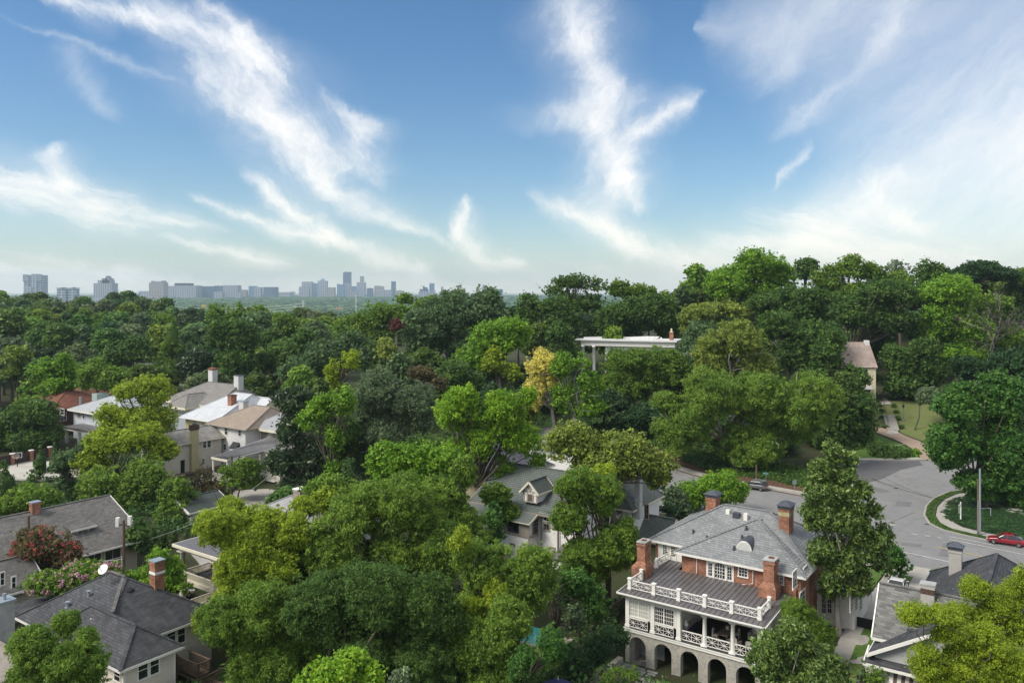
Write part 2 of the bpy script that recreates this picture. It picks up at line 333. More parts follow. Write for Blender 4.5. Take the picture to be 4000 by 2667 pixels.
def two(name, ca_, cb_, scale, rough=0.9, lo=0.42, hi=0.58, detail=6.0, bump=0.0, cc=None, scale2=None):
    m, nt, b = newmat(name); L = nt.links.new; b.inputs['Roughness'].default_value = rough; b.inputs['Specular IOR Level'].default_value = 0.2
    t = _n(nt, 'ShaderNodeTexCoord')
    n1 = _n(nt, 'ShaderNodeTexNoise', Scale=scale, Detail=detail, Roughness=0.7); L(t.outputs['Object'], n1.inputs['Vector'])
    mr = _n(nt, 'ShaderNodeMapRange'); mr.inputs['From Min'].default_value = lo; mr.inputs['From Max'].default_value = hi; L(n1.outputs[0], mr.inputs[0])
    mm = _n(nt, 'ShaderNodeMix', data_type='RGBA'); L(mr.outputs[0], mm.inputs['Factor']); mm.inputs['A'].default_value = c4(ca_); mm.inputs['B'].default_value = c4(cb_)
    out = mm.outputs['Result']
    if cc:
        n2 = _n(nt, 'ShaderNodeTexNoise', Scale=scale2, Detail=4.0, Roughness=0.7); L(t.outputs['Object'], n2.inputs['Vector'])
        m2 = _n(nt, 'ShaderNodeMapRange'); m2.inputs['From Min'].default_value = 0.5; m2.inputs['From Max'].default_value = 0.72; L(n2.outputs[0], m2.inputs[0])
        mm2 = _n(nt, 'ShaderNodeMix', data_type='RGBA'); L(m2.outputs[0], mm2.inputs['Factor']); L(out, mm2.inputs['A']); mm2.inputs['B'].default_value = c4(cc); out = mm2.outputs['Result']
    L(out, b.inputs['Base Color'])
    if bump:
        bp = _n(nt, 'ShaderNodeBump', Strength=bump, Distance=0.1); L(n1.outputs[0], bp.inputs['Height']); L(bp.outputs[0], b.inputs['Normal'])
    return m
M = {}
M['white'] = plain('white_paint', (.74,.73,.69), .5, .08, 2.0)
M['cream'] = plain('cream_paint', (.66,.62,.50), .55, .10, 2.0)
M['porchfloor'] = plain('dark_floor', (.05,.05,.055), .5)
M['black'] = plain('black_metal', (.012,.012,.014), .45)
M['iron'] = plain('grey_steel', (.33,.38,.42), .4, .1, 3, metal=.4)
M['glass'] = plain('window_glass', (.015,.02,.024), .06, .3, .6, spec=.8)
M['blind'] = plain('pale_blind', (.45,.47,.42), .25, .15, 1.0, spec=.7)
M['brick'] = brick('red_brick', (.40,.15,.075), (.20,.07,.045), (.36,.29,.23), .30, .10, stain=.55, sscale=1.1)
M['brickdk'] = brick('brown_brick', (.115,.055,.04), (.075,.04,.033), (.12,.09,.075))
M['slate'] = brick('slate_shingle', (.255,.265,.27), (.18,.19,.197), (.085,.09,.095), .42, .13, .012, .55, .16, .35, .5)
M['shingledk'] = brick('charcoal_shingle', (.082,.085,.092), (.050,.052,.058), (.035,.036,.04), .5, .14, .012, .8, .35, .45, .5)
M['shinglegr'] = brick('gray_brown_shingle', (.165,.16,.15), (.105,.10,.098), (.075,.072,.07), .42, .13, .01, .85, .22, .5, .4)
M['shinglepatch'] = brick('mottled_gray_shingle', (.20,.20,.19), (.10,.10,.10), (.075,.075,.075), .55, .16, .007, .85, .12, .6, .4, bias=0.0)
M['shinglegn'] = brick('green_gray_shingle', (.150,.168,.158), (.11,.13,.122), (.055,.065,.062), .34, .17, .03, .85, .14, .7, .4)
M['gnflat'] = plain('gray_green_roll_roof', (.125,.145,.135), .8, .15, .8)
M['slatepurple'] = brick('purple_gray_slate', (.115,.115,.135), (.085,.085,.105), (.05,.05,.06), .4, .16, .02, .7, .2, .7, .4)
M['roofwhite'] = brick('pale_gray_shingle', (.52,.54,.57), (.45,.47,.50), (.36,.38,.40), .5, .15, .012, .8, .12, .5, .3)
M['rooftan'] = brick('tan_shingle', (.30,.25,.205), (.25,.205,.17), (.18,.15,.12), .5, .14, .01, .85, .12, .5, .3)
M['roofgray'] = brick('warm_gray_shingle', (.225,.215,.20), (.18,.175,.165), (.12,.115,.11), .5, .15, .01, .85, .2, .6, .3)
M['roofweather'] = two('weathered_gray_roof', (.27,.26,.24), (.18,.175,.17), .5, .9)
M['clay'] = brick('clay_roof_tile', (.30,.125,.08), (.21,.085,.058), (.12,.05,.035), .3, .22, .05, .8, .3, .7, .8, offset=0.0)
M['pinktile'] = brick('pinkish_roof_tile', (.38,.31,.27), (.31,.25,.22), (.18,.13,.12), .5, .26, .02, .85, .25, .5, .4)
M['seam'] = plain('bronze_metal_roof', (.158,.150,.152), .42, .22, .9, metal=.35)
M['seamlight'] = plain('pale_metal_roof', (.46,.46,.46), .4, .12, .9, metal=.3)
M['cap'] = plain('dark_chimney_cap', (.10,.11,.13), .4, .12, 2, metal=.5)
M['stone'] = voro('rubble_stone', [(.30,.28,.24),(.36,.34,.30),(.26,.26,.25),(.40,.36,.30)], 3.4, (.42,.40,.35), .035)
M['flag'] = voro('flagstone', [(.12,.13,.14),(.19,.16,.13),(.15,.16,.17),(.24,.20,.16)], 1.25, (.42,.36,.28), .028)
M['paver'] = plain('bluestone_paver', (.26,.27,.27), .8, .15, 2)
M['sidew'] = siding('white_lap_siding', (.70,.69,.67), .16)
M['sidegr'] = siding('gray_shingle_siding', (.33,.335,.34), .2)
M['sidebe'] = siding('beige_lap_siding', (.52,.49,.42), .24)
M['sidetan'] = siding('tan_lap_siding', (.40,.36,.29), .2)
M['sideblue'] = siding('pale_blue_siding', (.50,.54,.60), .2)
M['sidebg'] = siding('blue_gray_siding', (.33,.37,.40), .2)
M['stuccow'] = plain('white_stucco', (.70,.70,.70), .9, .08, .7)
M['stuccoc'] = plain('cream_stucco', (.66,.60,.43), .9, .08, .7)
M['stuccoy'] = plain('old_yellow_stucco', (.40,.36,.20), .95, .5, .8)
M['stuccog'] = plain('gray_stucco', (.36,.37,.36), .9, .35, .8)
M['taupe'] = plain('taupe_trim', (.33,.29,.25), .6, .1)
M['brickpale'] = brick('painted_gray_brick', (.44,.43,.41), (.40,.39,.37), (.34,.33,.31), .22, .08, .01, .8, .12)
M['brickyel'] = brick('yellow_painted_brick', (.50,.46,.27), (.44,.40,.23), (.38,.34,.2), .22, .08, .01, .8, .12)
M['brickwht'] = brick('white_painted_brick', (.60,.61,.61), (.54,.55,.56), (.48,.48,.48), .22, .08, .01, .8, .12)
M['brickbg'] = brick('beige_brick', (.33,.28,.25), (.28,.24,.21), (.3,.27,.24), .22, .08, .01, .85, .12)
M['asphalt'] = two('worn_asphalt', (.215,.215,.215), (.185,.186,.19), .25, .95, .35, .65, 8.0, .05, (.165,.165,.17), .6)
def cracked(m, sc=.16, dk=.55, wid=.006):
    nt = m.node_tree; L = nt.links.new; b = nt.nodes['Principled BSDF']; src = b.inputs['Base Color'].links[0].from_socket
    t = _n(nt, 'ShaderNodeTexCoord'); nn = _n(nt, 'ShaderNodeTexNoise', Scale=.6, Detail=6.0); L(t.outputs['Object'], nn.inputs['Vector'])
    va = _n(nt, 'ShaderNodeVectorMath', operation='MULTIPLY_ADD'); L(nn.outputs['Color'], va.inputs[0]); va.inputs[1].default_value = (3.5,3.5,0); L(t.outputs['Object'], va.inputs[2])
    out = src
    for s_, w_ in ((sc, wid), (sc*2.7, wid*1.2)):
        v = _n(nt, 'ShaderNodeTexVoronoi', Scale=s_, feature='DISTANCE_TO_EDGE'); L(va.outputs[0], v.inputs['Vector'])
        lt = _n(nt, 'ShaderNodeMapRange'); lt.inputs['From Min'].default_value = 0; lt.inputs['From Max'].default_value = w_; lt.inputs['To Min'].default_value = dk; L(v.outputs['Distance'], lt.inputs[0])
        n3 = _n(nt, 'ShaderNodeTexNoise', Scale=.09+s_*.1, Detail=2.0); L(t.outputs['Object'], n3.inputs['Vector']); gt = _n(nt, 'ShaderNodeMath', operation='GREATER_THAN'); L(n3.outputs[0], gt.inputs[0]); gt.inputs[1].default_value = .52
        mx_ = _n(nt, 'ShaderNodeMath', operation='MAXIMUM'); L(lt.outputs[0], mx_.inputs[0]); L(gt.outputs[0], mx_.inputs[1])
        mm = _n(nt, 'ShaderNodeMix', data_type='RGBA', blend_type='MULTIPLY'); mm.inputs['Factor'].default_value = 1; L(out, mm.inputs['A']); L(mx_.outputs[0], mm.inputs['B']); out = mm.outputs['Result']
    L(out, b.inputs['Base Color']); return m
cracked(M['asphalt'])
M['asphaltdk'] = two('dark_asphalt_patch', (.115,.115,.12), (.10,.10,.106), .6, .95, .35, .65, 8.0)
M['asphaltold'] = two('old_asphalt_patch', (.165,.165,.168), (.14,.14,.145), .8, .95, .35, .65, 8.0)
M['concrete'] = two('pale_concrete', (.36,.345,.315), (.29,.275,.25), .7, .95, .35, .65, 8.0)
M['brickdrive'] = two('tan_brick_paving', (.31,.24,.185), (.25,.19,.15), 1.2, .95, .35, .65, 8.0)
M['paint'] = plain('road_paint', (.62,.62,.60), .7, .3, 3)
M['paintyl'] = plain('yellow_road_paint', (.42,.33,.13), .7, .5, 3)
M['lawn'] = two('lawn_grass', (.085,.16,.028), (.045,.10,.018), 1.8, .95, .35, .65, 9.0, .5, (.13,.15,.05), .7)
M['verge'] = two('rough_verge', (.040,.085,.020), (.028,.055,.015), 2.5, .95, .35, .65, 9.0, .6, (.10,.10,.04), 1.5)
M['lawnold'] = two('thin_dry_lawn', (.10,.145,.038), (.16,.15,.07), .5, .95, .35, .7, 8.0, .3)
M['leaflitter'] = two('red_brown_leaf_litter', (.105,.06,.04), (.06,.04,.025), 1.5, .95, .35, .65, 9.0, .6, (.22,.12,.08), 4)
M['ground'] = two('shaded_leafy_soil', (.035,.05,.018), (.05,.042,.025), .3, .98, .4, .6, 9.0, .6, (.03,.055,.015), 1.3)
M['ivy'] = two('low_ivy', (.022,.06,.018), (.035,.09,.022), 1.6, .8, .35, .65, 8.0, .6, (.05,.11,.03), 5)
M['sidecream'] = siding('cream_lap_siding', (.60,.56,.49), .16)
M['wood'] = plain('weathered_wood', (.13,.095,.07), .9, .35, 3)
M['pole'] = plain('pole_wood', (.12,.085,.06), .9, .3, 3)
M['deck'] = plain('deck_boards', (.19,.14,.105), .85, .3, 2)
M['pool'] = plain('pool_water', (.04,.40,.40), .08, .1, 1, spec=.6)
M['wicker'] = plain('pale_wicker', (.50,.47,.42), .8, .15, 4)
M['porcelain'] = plain('white_porcelain', (.7,.72,.75), .2, .1)
M['navyfab'] = plain('navy_fabric', (.02,.03,.10), .8)
M['tyre'] = plain('tyre_rubber', (.015,.015,.016), .8)
M['rim'] = plain('alloy_rim', (.5,.5,.52), .3, .05, 3, metal=.7)
def paintm(name, c): 
    m = plain(name, c, .22, .03, 1.0, spec=.6); m.node_tree.nodes['Principled BSDF'].inputs['Coat Weight'].default_value = .6; return m
M['carred'] = paintm('deep_red_car_paint', (.22,.008,.018)); M['cargray'] = paintm('gray_car_paint', (.10,.10,.105))
M['carblue'] = paintm('navy_car_paint', (.012,.02,.06)); M['carwhite'] = paintm('white_car_paint', (.6,.6,.6))
M['lampred'] = plain('red_lens', (.4,.01,.01), .2); M['lampclear'] = plain('clear_lens', (.5,.5,.5), .1)
# ------------------------------------------------------------------ ground
def grid_ground():
    xs = np.concatenate([-np.geomspace(14000, 190, 34), np.arange(-180, 181, 3.0), np.geomspace(190, 14000, 34)])
    ys = np.concatenate([np.linspace(-600, 10, 12), np.arange(16, 330, 3.0), np.geomspace(336, 16000, 60)])
    X, Y = np.meshgrid(xs, ys); Z = terr(X, Y)
    v = np.stack([X, Y, Z], -1).reshape(-1, 3); nx, ny = len(xs), len(ys)
    i = np.arange(ny-1)[:, None]*nx + np.arange(nx-1)[None, :]; i = i.ravel()
    f = np.stack([i, i+1, i+1+nx, i+nx], -1)
    return npmesh('ground', v, f, M['ground'])
def npmesh(name, v, f, mat, tint=None, smooth=False):
    me = bpy.data.meshes.new(name); k = f.shape[1]
    me.vertices.add(len(v)); me.vertices.foreach_set('co', np.ascontiguousarray(v, dtype=np.float32).ravel())
    me.loops.add(f.size); me.loops.foreach_set('vertex_index', np.ascontiguousarray(f, dtype=np.int32).ravel())
    me.polygons.add(len(f)); me.polygons.foreach_set('loop_start', np.arange(0, f.size, k, dtype=np.int32))
    me.update(calc_edges=True)
    if tint is not None:
        at = me.attributes.new('tint', 'FLOAT', 'FACE'); at.data.foreach_set('value', np.asarray(tint, dtype=np.float32))
    if smooth: me.polygons.foreach_set('use_smooth', np.ones(len(f), dtype=bool))
    me.materials.append(mat); ob = bpy.data.objects.new(name, me); COL.objects.link(ob); ORG[ob.name] = (0, 0, 0); return ob
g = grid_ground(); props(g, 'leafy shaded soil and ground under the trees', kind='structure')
GX0, GY0, GS = -180.0, 16.0, 3.0
_gx = np.arange(-180, 181, 3.0); _gy = np.arange(16, 330, 3.0); _GZ = terr(*np.meshgrid(_gx, _gy))
def gz(x, y):          # height of the ground mesh itself (its triangles, upper bound)
    i = (x+180)/3.0; j = (y-16)/3.0
    i0 = int(min(max(i, 0), len(_gx)-2)); j0 = int(min(max(j, 0), len(_gy)-2)); fx = i-i0; fy = j-j0
    a, b, c, d = _GZ[j0, i0], _GZ[j0, i0+1], _GZ[j0+1, i0], _GZ[j0+1, i0+1]
    return float(a*(1-fx)*(1-fy)+b*fx*(1-fy)+c*(1-fx)*fy+d*fx*fy)
from mathutils.geometry import tessellate_polygon
def sheet(name, pts, off, mat, label=None, cat=None, kind='structure', step=1.5, thick=0.0, zf=None):
    """a sheet draped on the ground inside a world-xy polygon"""
    import bmesh
    tri = tessellate_polygon([[Vector((p[0], p[1], 0)) for p in pts]])
    bm = bmesh.new(); vs = [bm.verts.new((p[0], p[1], 0)) for p in pts]
    for t in tri:
        try: bm.faces.new([vs[k] for k in t])
        except Exception: pass
    x0, x1 = min(p[0] for p in pts), max(p[0] for p in pts); y0, y1 = min(p[1] for p in pts), max(p[1] for p in pts)
    for k in range(int((x1-x0)/step)+1):
        bmesh.ops.bisect_plane(bm, geom=bm.verts[:]+bm.edges[:]+bm.faces[:], plane_co=(x0+k*step, 0, 0), plane_no=(1, 0, 0))
    for k in range(int((y1-y0)/step)+1):
        bmesh.ops.bisect_plane(bm, geom=bm.verts[:]+bm.edges[:]+bm.faces[:], plane_co=(0, y0+k*step, 0), plane_no=(0, 1, 0))
    if thick:
        r = bmesh.ops.extrude_face_region(bm, geom=bm.faces[:])
        low = [v for v in bm.verts if v not in set(x for x in r['geom'] if isinstance(x, bmesh.types.BMVert))]
        for v in low: v.co.z = -thick
    for v in bm.verts: v.co.z += (zf or gz)(v.co.x, v.co.y) + off
    bmesh.ops.recalc_face_normals(bm, faces=bm.faces)
    me = bpy.data.meshes.new(name); bm.to_mesh(me); bm.free(); me.materials.append(mat)
    ob = bpy.data.objects.new(name, me); COL.objects.link(ob)
    return props(ob, label, cat, kind=kind)
def px(*uvz): return [P(u, v, z) for u, v, z in uvz]
def abp(*ab_): return [ab2xy(a, b) for a, b in ab_]
# asphalt: main street along the grid, the wide junction and the side street running away to the right
road = px((2150,1742,3),(2300,1770,2.6),(2500,1815,2.2),(2660,1852,2.2),(2760,1876,2.2),(2900,1905,2.1),(3030,1921,2.3),(3130,1936,2.4),(3200,1905,2.6),(3250,1860,2.8),(3310,1815,3),(3392,1803,3.1),(3612,1803,3.1),
 (3700,1800,3.2),(3900,1815,3.4),(4200,1840,3.6),(4200,1905,3.6),(3900,1905,3.5),(3780,1906,3.3),(3700,1921,3.2),(3645,1945,3.1),(3614,1975,3),(3608,2005,3),(3628,2036,3),(3680,2066,3),(3760,2088,3),(3880,2112,3.1),(4150,2160,3.4),
 (4200,2420,3.6),(3900,2305,3.3),(3700,2252,3.1),(3545,2207,3),(3250,2148,2.7),(2900,2070,2.3),(2600,2010,2.1),(2300,1950,2),(2100,1890,2.2))
sheet('road', road, .05, M['asphalt'], 'gray asphalt street with a wide junction')
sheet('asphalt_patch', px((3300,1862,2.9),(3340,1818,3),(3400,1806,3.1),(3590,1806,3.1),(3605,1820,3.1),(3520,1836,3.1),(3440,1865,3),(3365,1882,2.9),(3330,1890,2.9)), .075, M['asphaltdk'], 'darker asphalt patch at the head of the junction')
def line(name, p, q, w, mat=None, label=None, off=.085):
    p = Vector(p); q = Vector(q); n = int(max(2, (q-p).length/1.5)); d = (q-p).normalized(); r = Vector((-d.y, d.x))*w/2
    m = MB()
    for k in range(n):
        a = p+(q-p)*k/n; b = p+(q-p)*(k+1)/n
        m.poly([(c.x, c.y, gz(c.x, c.y)+off) for c in (a-r, b-r, b+r, a+r)])
    return props(m.build(name, mat or M['paint']), label, kind='structure')
for k, (u0, v0, u1, v1) in enumerate([(3527,2147,3790,2210),(3708,2095,3884,2128),(3708,2106,4150,2196)]):
    line('lane_line', P(u0, v0, 3), P(u1, v1, 3.1), .14, label='white painted lane line on the street')
for u0, v0, u1, v1 in [(3468,2054,3490,2059),(3560,2075,3584,2080),(3612,2086,3634,2091),(3661,2096,3679,2100)]:
    line('lane_dash', P(u0, v0, 3), P(u1, v1, 3), .16, label='short white dash on the junction')
line('centre_line', P(3660,2134,3), P(3860,2178,3.1), .28, M['paintyl'], 'faded yellow centre line')
sheet('concrete_patch', px((3462,2040,3),(3490,2034,3),(3506,2037,3),(3478,2044,3)), .075, M['concrete'], 'pale repair patch in the asphalt')
for u_, v_, w_, h_, an in ((3420,1900,2.2,5,.3),(3530,1960,3.0,2.2,1.0),(3300,2010,1.6,7,-.5),(3700,2150,1.4,5,-.6),(3560,2120,2.4,1.5,-.6),(2800,1930,1.5,6,-.6),(3800,2240,1.2,6,-.62),(3480,2140,5,1.0,-.62)):
    X_, Y_ = P(u_, v_, 3); c_, s_ = math.cos(an), math.sin(an)
    sheet('asphalt_patch', [(X_+c_*a_-s_*b_, Y_+s_*a_+c_*b_) for a_, b_ in ((-w_/2,-h_/2),(w_/2,-h_/2*.9),(w_/2*.95,h_/2),(-w_/2*1.05,h_/2*.96))], .068, M['asphaltold'], 'slightly darker repaired patch of asphalt')
for u_, v_ in ((3500,1900),(3350,2060),(3620,2040)):
    X_, Y_ = P(u_, v_, 3); sheet('manhole_cover', [(X_+.38*math.cos(t_*.785), Y_+.38*math.sin(t_*.785)) for t_ in range(8)], .08, M['cap'], 'round dark manhole cover in the junction')
# far kerb, verge and pavement strip below the ivy bank
def strip(name, pl, w, off, mat, label, thick=.0, kind='structure', cat=None):
    L_, R_ = [], []
    pl = [Vector(p) for p in pl]
    for i, p in enumerate(pl):
        d = (pl[min(i+1, len(pl)-1)] - pl[max(i-1, 0)]).normalized(); r = Vector((-d.y, d.x))
        L_.append(tuple(p + r*w[0])); R_.append(tuple(p + r*w[1]))
    return sheet(name, L_ + R_[::-1], off, mat, label, cat, kind, thick=thick)
backk = px((3300,1806,3),(3392,1803,3.1),(3500,1802,3.1),(3610,1803,3.1))
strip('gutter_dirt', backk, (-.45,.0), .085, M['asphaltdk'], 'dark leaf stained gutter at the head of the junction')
strip('kerb', backk, (.0,.25), .14, M['concrete'], 'concrete kerb at the head of the junction', .3)
strip('pavement', backk, (.9,2.2), .10, M['concrete'], 'narrow pavement below the ivy bank', .2)
hillk = px((2150,1740,3),(2300,1768,2.6),(2500,1813,2.2),(2660,1850,2.2),(2760,1874,2.2),(2900,1903,2.1),(3030,1919,2.3),(3130,1934,2.4))
strip('gutter_dirt', hillk, (-.5,.0), .085, M['leaflitter'], 'brown leaf litter in the gutter below the bank')
strip('kerb', hillk, (.0,.3), .14, M['concrete'], 'concrete kerb under the leaf covered bank', .3)
strip('pavement', hillk, (.8,2.2), .10, M['concrete'], 'narrow pavement under the leaf covered bank', .2)
strip('leafy_bank', hillk, (2.3,6.5), .06, M['leaflitter'], 'bank covered in red-brown fallen leaves')
island = px((3780,1903,3.3),(3700,1918,3.2),(3645,1942,3.1),(3614,1972,3),(3606,2004,3),(3626,2037,3),(3680,2067,3),(3760,2090,3),(3880,2114,3.1),(4150,2162,3.4))
strip('kerb', island, (.0,.28), .14, M['concrete'], 'rounded kerb of the corner lawn', .3)
strip('verge', island, (.28,1.6), .16, M['verge'], 'grass verge round the corner lawn')
strip('pavement', island, (1.7,3.5), .12, M['concrete'], 'curved pavement round the corner lawn', .2)
isl2 = px((3780,1928,3.4),(3720,1945,3.3),(3690,1966,3.2),(3685,1995,3.2),(3700,2020,3.2),(3760,2046,3.2),(3880,2078,3.3),(4150,2130,3.5),(4300,2000,4),(4200,1930,4),(3950,1918,3.6))
sheet('corner_lawn', isl2, .10, M['ivy'], 'dark groundcover lawn on the street corner')
sheet('path', [G(u_, v_)[:2] for u_, v_ in ((3862,1966),(3900,1975),(3960,1990),(4020,2000),(4020,2016),(3950,2004),(3890,1988),(3858,1974))], .16, M['concrete'], 'pale curved garden path in the corner lawn')
# ivy bank, brick drive, lawn and stairs on the right hill
def gpx(*uvz): return [G(u, v)[:2] for u, v, z in uvz]
sheet('brick_drive', gpx((3612,1800,3.2),(3655,1798,3.2),(3648,1770,3.7),(3600,1728,4.4),(3520,1695,5.0),(3400,1662,5.6),(3340,1650,5.8),(3340,1662,5.6),(3400,1682,5.2),(3480,1712,4.7),(3560,1752,4.0),(3592,1782,3.5),(3598,1800,3.2)), .10, M['brickdrive'], 'tan paved drive curving up the hill')
sheet('hill_lawn', gpx((3648,1762,4),(3600,1722,4.6),(3520,1690,5.2),(3400,1657,5.8),(3380,1640,6.2),(3420,1600,7.5),(3440,1560,9),(3470,1555,9.2),(3600,1570,9),(3700,1600,8),(3760,1700,5.5),(3720,1770,4)), .06, M['lawnold'], 'sloping lawn beside the stone steps')
sheet('ivy_bank_lawn', gpx((3392,1795,3.3),(3590,1795,3.3),(3585,1782,3.6),(3552,1756,4.0),(3470,1716,4.6),(3400,1688,5.1),(3340,1668,5.5),(3300,1700,5),(3300,1795,3.3)), .06, M['lawn'], 'grass edge above the ivy bank')

sheet('front_grass', gpx((-40,2345,1),(30,2325,1),(95,2335,1),(90,2362,1),(20,2392,1),(-40,2400,1)), .08, M['lawn'], 'small bright lawn at the left edge beyond the charcoal roof')
# ------------------------------------------------------------------ house helpers (coordinates: a, b in the street grid, z up)
def hip_roof(p, a0, a1, b0, b1, ze, zr, mat, ov=.6, trim='white', th=.22, name='roof', ridge=None, gable=()):
    """hip roof; ridge=(a_start, b_start, a_end, b_end); th fascia depth"""
    A0, A1, B0, B1 = a0-ov, a1+ov, b0-ov, b1+ov
    if ridge is None:
        la, lb = A1-A0, B1-B0
        if la >= lb: h = lb/2; ridge = (A0+h, (B0+B1)/2, A1-h, (B0+B1)/2)
        else: h = la/2; ridge = ((A0+A1)/2, B0+h, (A0+A1)/2, B1-h)
    ra, rb, rc, rd = ridge; m = MB()
    n = [(A0,B0,ze),(A1,B0,ze),(A1,B1,ze),(A0,B1,ze)]; r1 = (ra,rb,zr); r2 = (rc,rd,zr)
    if abs(rc-ra) >= abs(rd-rb):
        m.poly([n[0],n[1],r2,r1]); m.poly([n[2],n[3],r1,r2]); m.poly([n[1],n[2],r2]); m.poly([n[3],n[0],r1])
    else:
        m.poly([n[1],n[2],r2,r1]); m.poly([n[3],n[0],r1,r2]); m.poly([n[0],n[1],r1]); m.poly([n[2],n[3],r2])
    m.poly(n[::-1])
    r = m.build(name, mat, p)
    cap = MB()
    for q in ((n[0], r1), (n[3], r1 if abs(rc-ra) >= abs(rd-rb) else r2), (n[1], r2 if abs(rc-ra) >= abs(rd-rb) else r1), (n[2], r2)):
        cap.bar((q[0][0], q[0][1], q[0][2]+.02), (q[1][0], q[1][1], q[1][2]+.02), .28, .07)
    if (Vector(r1)-Vector(r2)).length > .1: cap.bar((r1[0],r1[1],r1[2]+.02), (r2[0],r2[1],r2[2]+.02), .3, .08)
    cap.build('ridge_cap', mat, r)
    if trim: rim(p, A0, A1, B0, B1, ze, trim, th)
    return r
def rim(p, A0, A1, B0, B1, ze, trim, th=.22, name='eave_trim'):
    m = MB(); w = .12
    m.box(A0-.03, A1+.03, B0-.03, B0+w, ze-th, ze-.003); m.box(A0-.03, A1+.03, B1-w, B1+.03, ze-th, ze-.003)
    m.box(A0-.03, A0+w, B0+w, B1-w, ze-th, ze-.003); m.box(A1-w, A1+.03, B0+w, B1-w, ze-th, ze-.003)
    return m.build(name, M[trim], p)
def gable_roof(p, a0, a1, b0, b1, ze, zr, axis, mat, ov=.5, trim='white', wallmat=None, th=.2, name='roof', back=True):
    """axis 'a': ridge along a (gable ends at a0, a1); 'b': ridge along b"""
    m = MB(); t = MB(); w = MB(); A0, A1, B0, B1 = a0-ov, a1+ov, b0-ov, b1+ov
    if axis == 'a':
        c = (b0+b1)/2; sl = (zr-ze)/((b1-b0)/2+ov)
        for s_, e_ in ((B0, c), (B1, c)):
            m.poly([(A0,s_,ze),(A1,s_,ze),(A1,e_,zr),(A0,e_,zr)]); m.poly([(A0,s_,ze-.16),(A1,s_,ze-.16),(A1,e_,zr-.16),(A0,e_,zr-.16)])
            for A in (A0, A1): t.bar((A,s_,ze-.09),(A,e_,zr-.09), .1, .26)
            t.bar((A0,s_,ze-.1),(A1,s_,ze-.1), .1, .22)
        for A in (a0+.003, a1-.003): w.vprism([(b0+.01, ze-.3),(b1-.01, ze-.3),(b1-.01, ze+ov*sl-.2),(c, zr-.2),(b0+.01, ze+ov*sl-.2)], 'a', A-.05, A+.05)
        m.bar((A0,c,zr+.02),(A1,c,zr+.02), .3, .1)
    else:
        c = (a0+a1)/2; sl = (zr-ze)/((a1-a0)/2+ov)
        for s_, e_ in ((A0, c), (A1, c)):
            m.poly([(s_,B0,ze),(s_,B1,ze),(e_,B1,zr),(e_,B0,zr)]); m.poly([(s_,B0,ze-.16),(s_,B1,ze-.16),(e_,B1,zr-.16),(e_,B0,zr-.16)])
            for B in (B0, B1): t.bar((s_,B,ze-.09),(e_,B,zr-.09), .1, .26)
            t.bar((s_,B0,ze-.1),(s_,B1,ze-.1), .1, .22)
        for B in (b0+.003, b1-.003): w.vprism([(a0+.01, ze-.3),(a1-.01, ze-.3),(a1-.01, ze+ov*sl-.2),(c, zr-.2),(a0+.01, ze+ov*sl-.2)], 'b', B-.05, B+.05)
        m.bar((c,B0,zr+.02),(c,B1,zr+.02), .3, .1)
    r = m.build(name, mat, p)
    if trim: t.build('bargeboard', M[trim], p)
    if wallmat: w.build('gable_wall', wallmat, p)
    return r
def walls(p, a0, a1, b0, b1, z0, z1, mat, name='wall'):
    m = MB(); m.box(a0, a1, b0, b1, z0, z1); return m.build(name, mat, p)
def fbox(m, face, pos, s0, s1, o0, o1, z0, z1):
    """box on a wall face: face 'b-','b+','a-','a+'; pos wall plane; o0..o1 distance outwards"""
    if face == 'b-': m.box(s0, s1, pos-o1, pos-o0, z0, z1)
    elif face == 'b+': m.box(s0, s1, pos+o0, pos+o1, z0, z1)
    elif face == 'a+': m.box(pos+o0, pos+o1, s0, s1, z0, z1)
    else: m.box(pos-o1, pos-o0, s0, s1, z0, z1)
def window(p, face, pos, s0, s1, z0, z1, nx=1, nz=2, glass='glass', trim='white', fw=.11, name='window', units=1, mull=.035):
    m = MB(); g_ = MB(); W = (s1-s0)/units
    fbox(m, face, pos, s0-fw, s1+fw, .002, .07, z1, z1+fw+.03); fbox(m, face, pos, s0-fw-.04, s1+fw+.04, .002, .11, z0-fw, z0)
    fbox(m, face, pos, s0-fw, s0, .002, .065, z0, z1); fbox(m, face, pos, s1, s1+fw, .002, .065, z0, z1)
    for k in range(units):
        a, b = s0+W*k, s0+W*(k+1)
        if k: fbox(m, face, pos, a-.06, a+.06, .002, .06, z0, z1); a += .06
        if k < units-1: b -= .06
        fbox(g_, face, pos, a, b, .004, .02, z0, z1)
        for i in range(1, nx): x = a+(b-a)*i/nx; fbox(m, face, pos, x-mull/2, x+mull/2, .02, .042, z0, z1)
        for j in range(1, nz):
            z = z0+(z1-z0)*j/nz; t_ = mull*1.6 if (nz % 2 == 0 and j == nz//2) else mull
            fbox(m, face, pos, a, b, .0195, .046, z-t_/2, z+t_/2)
    w = m.build(name, M[trim], p); g_.build('pane', M[glass], w); return w
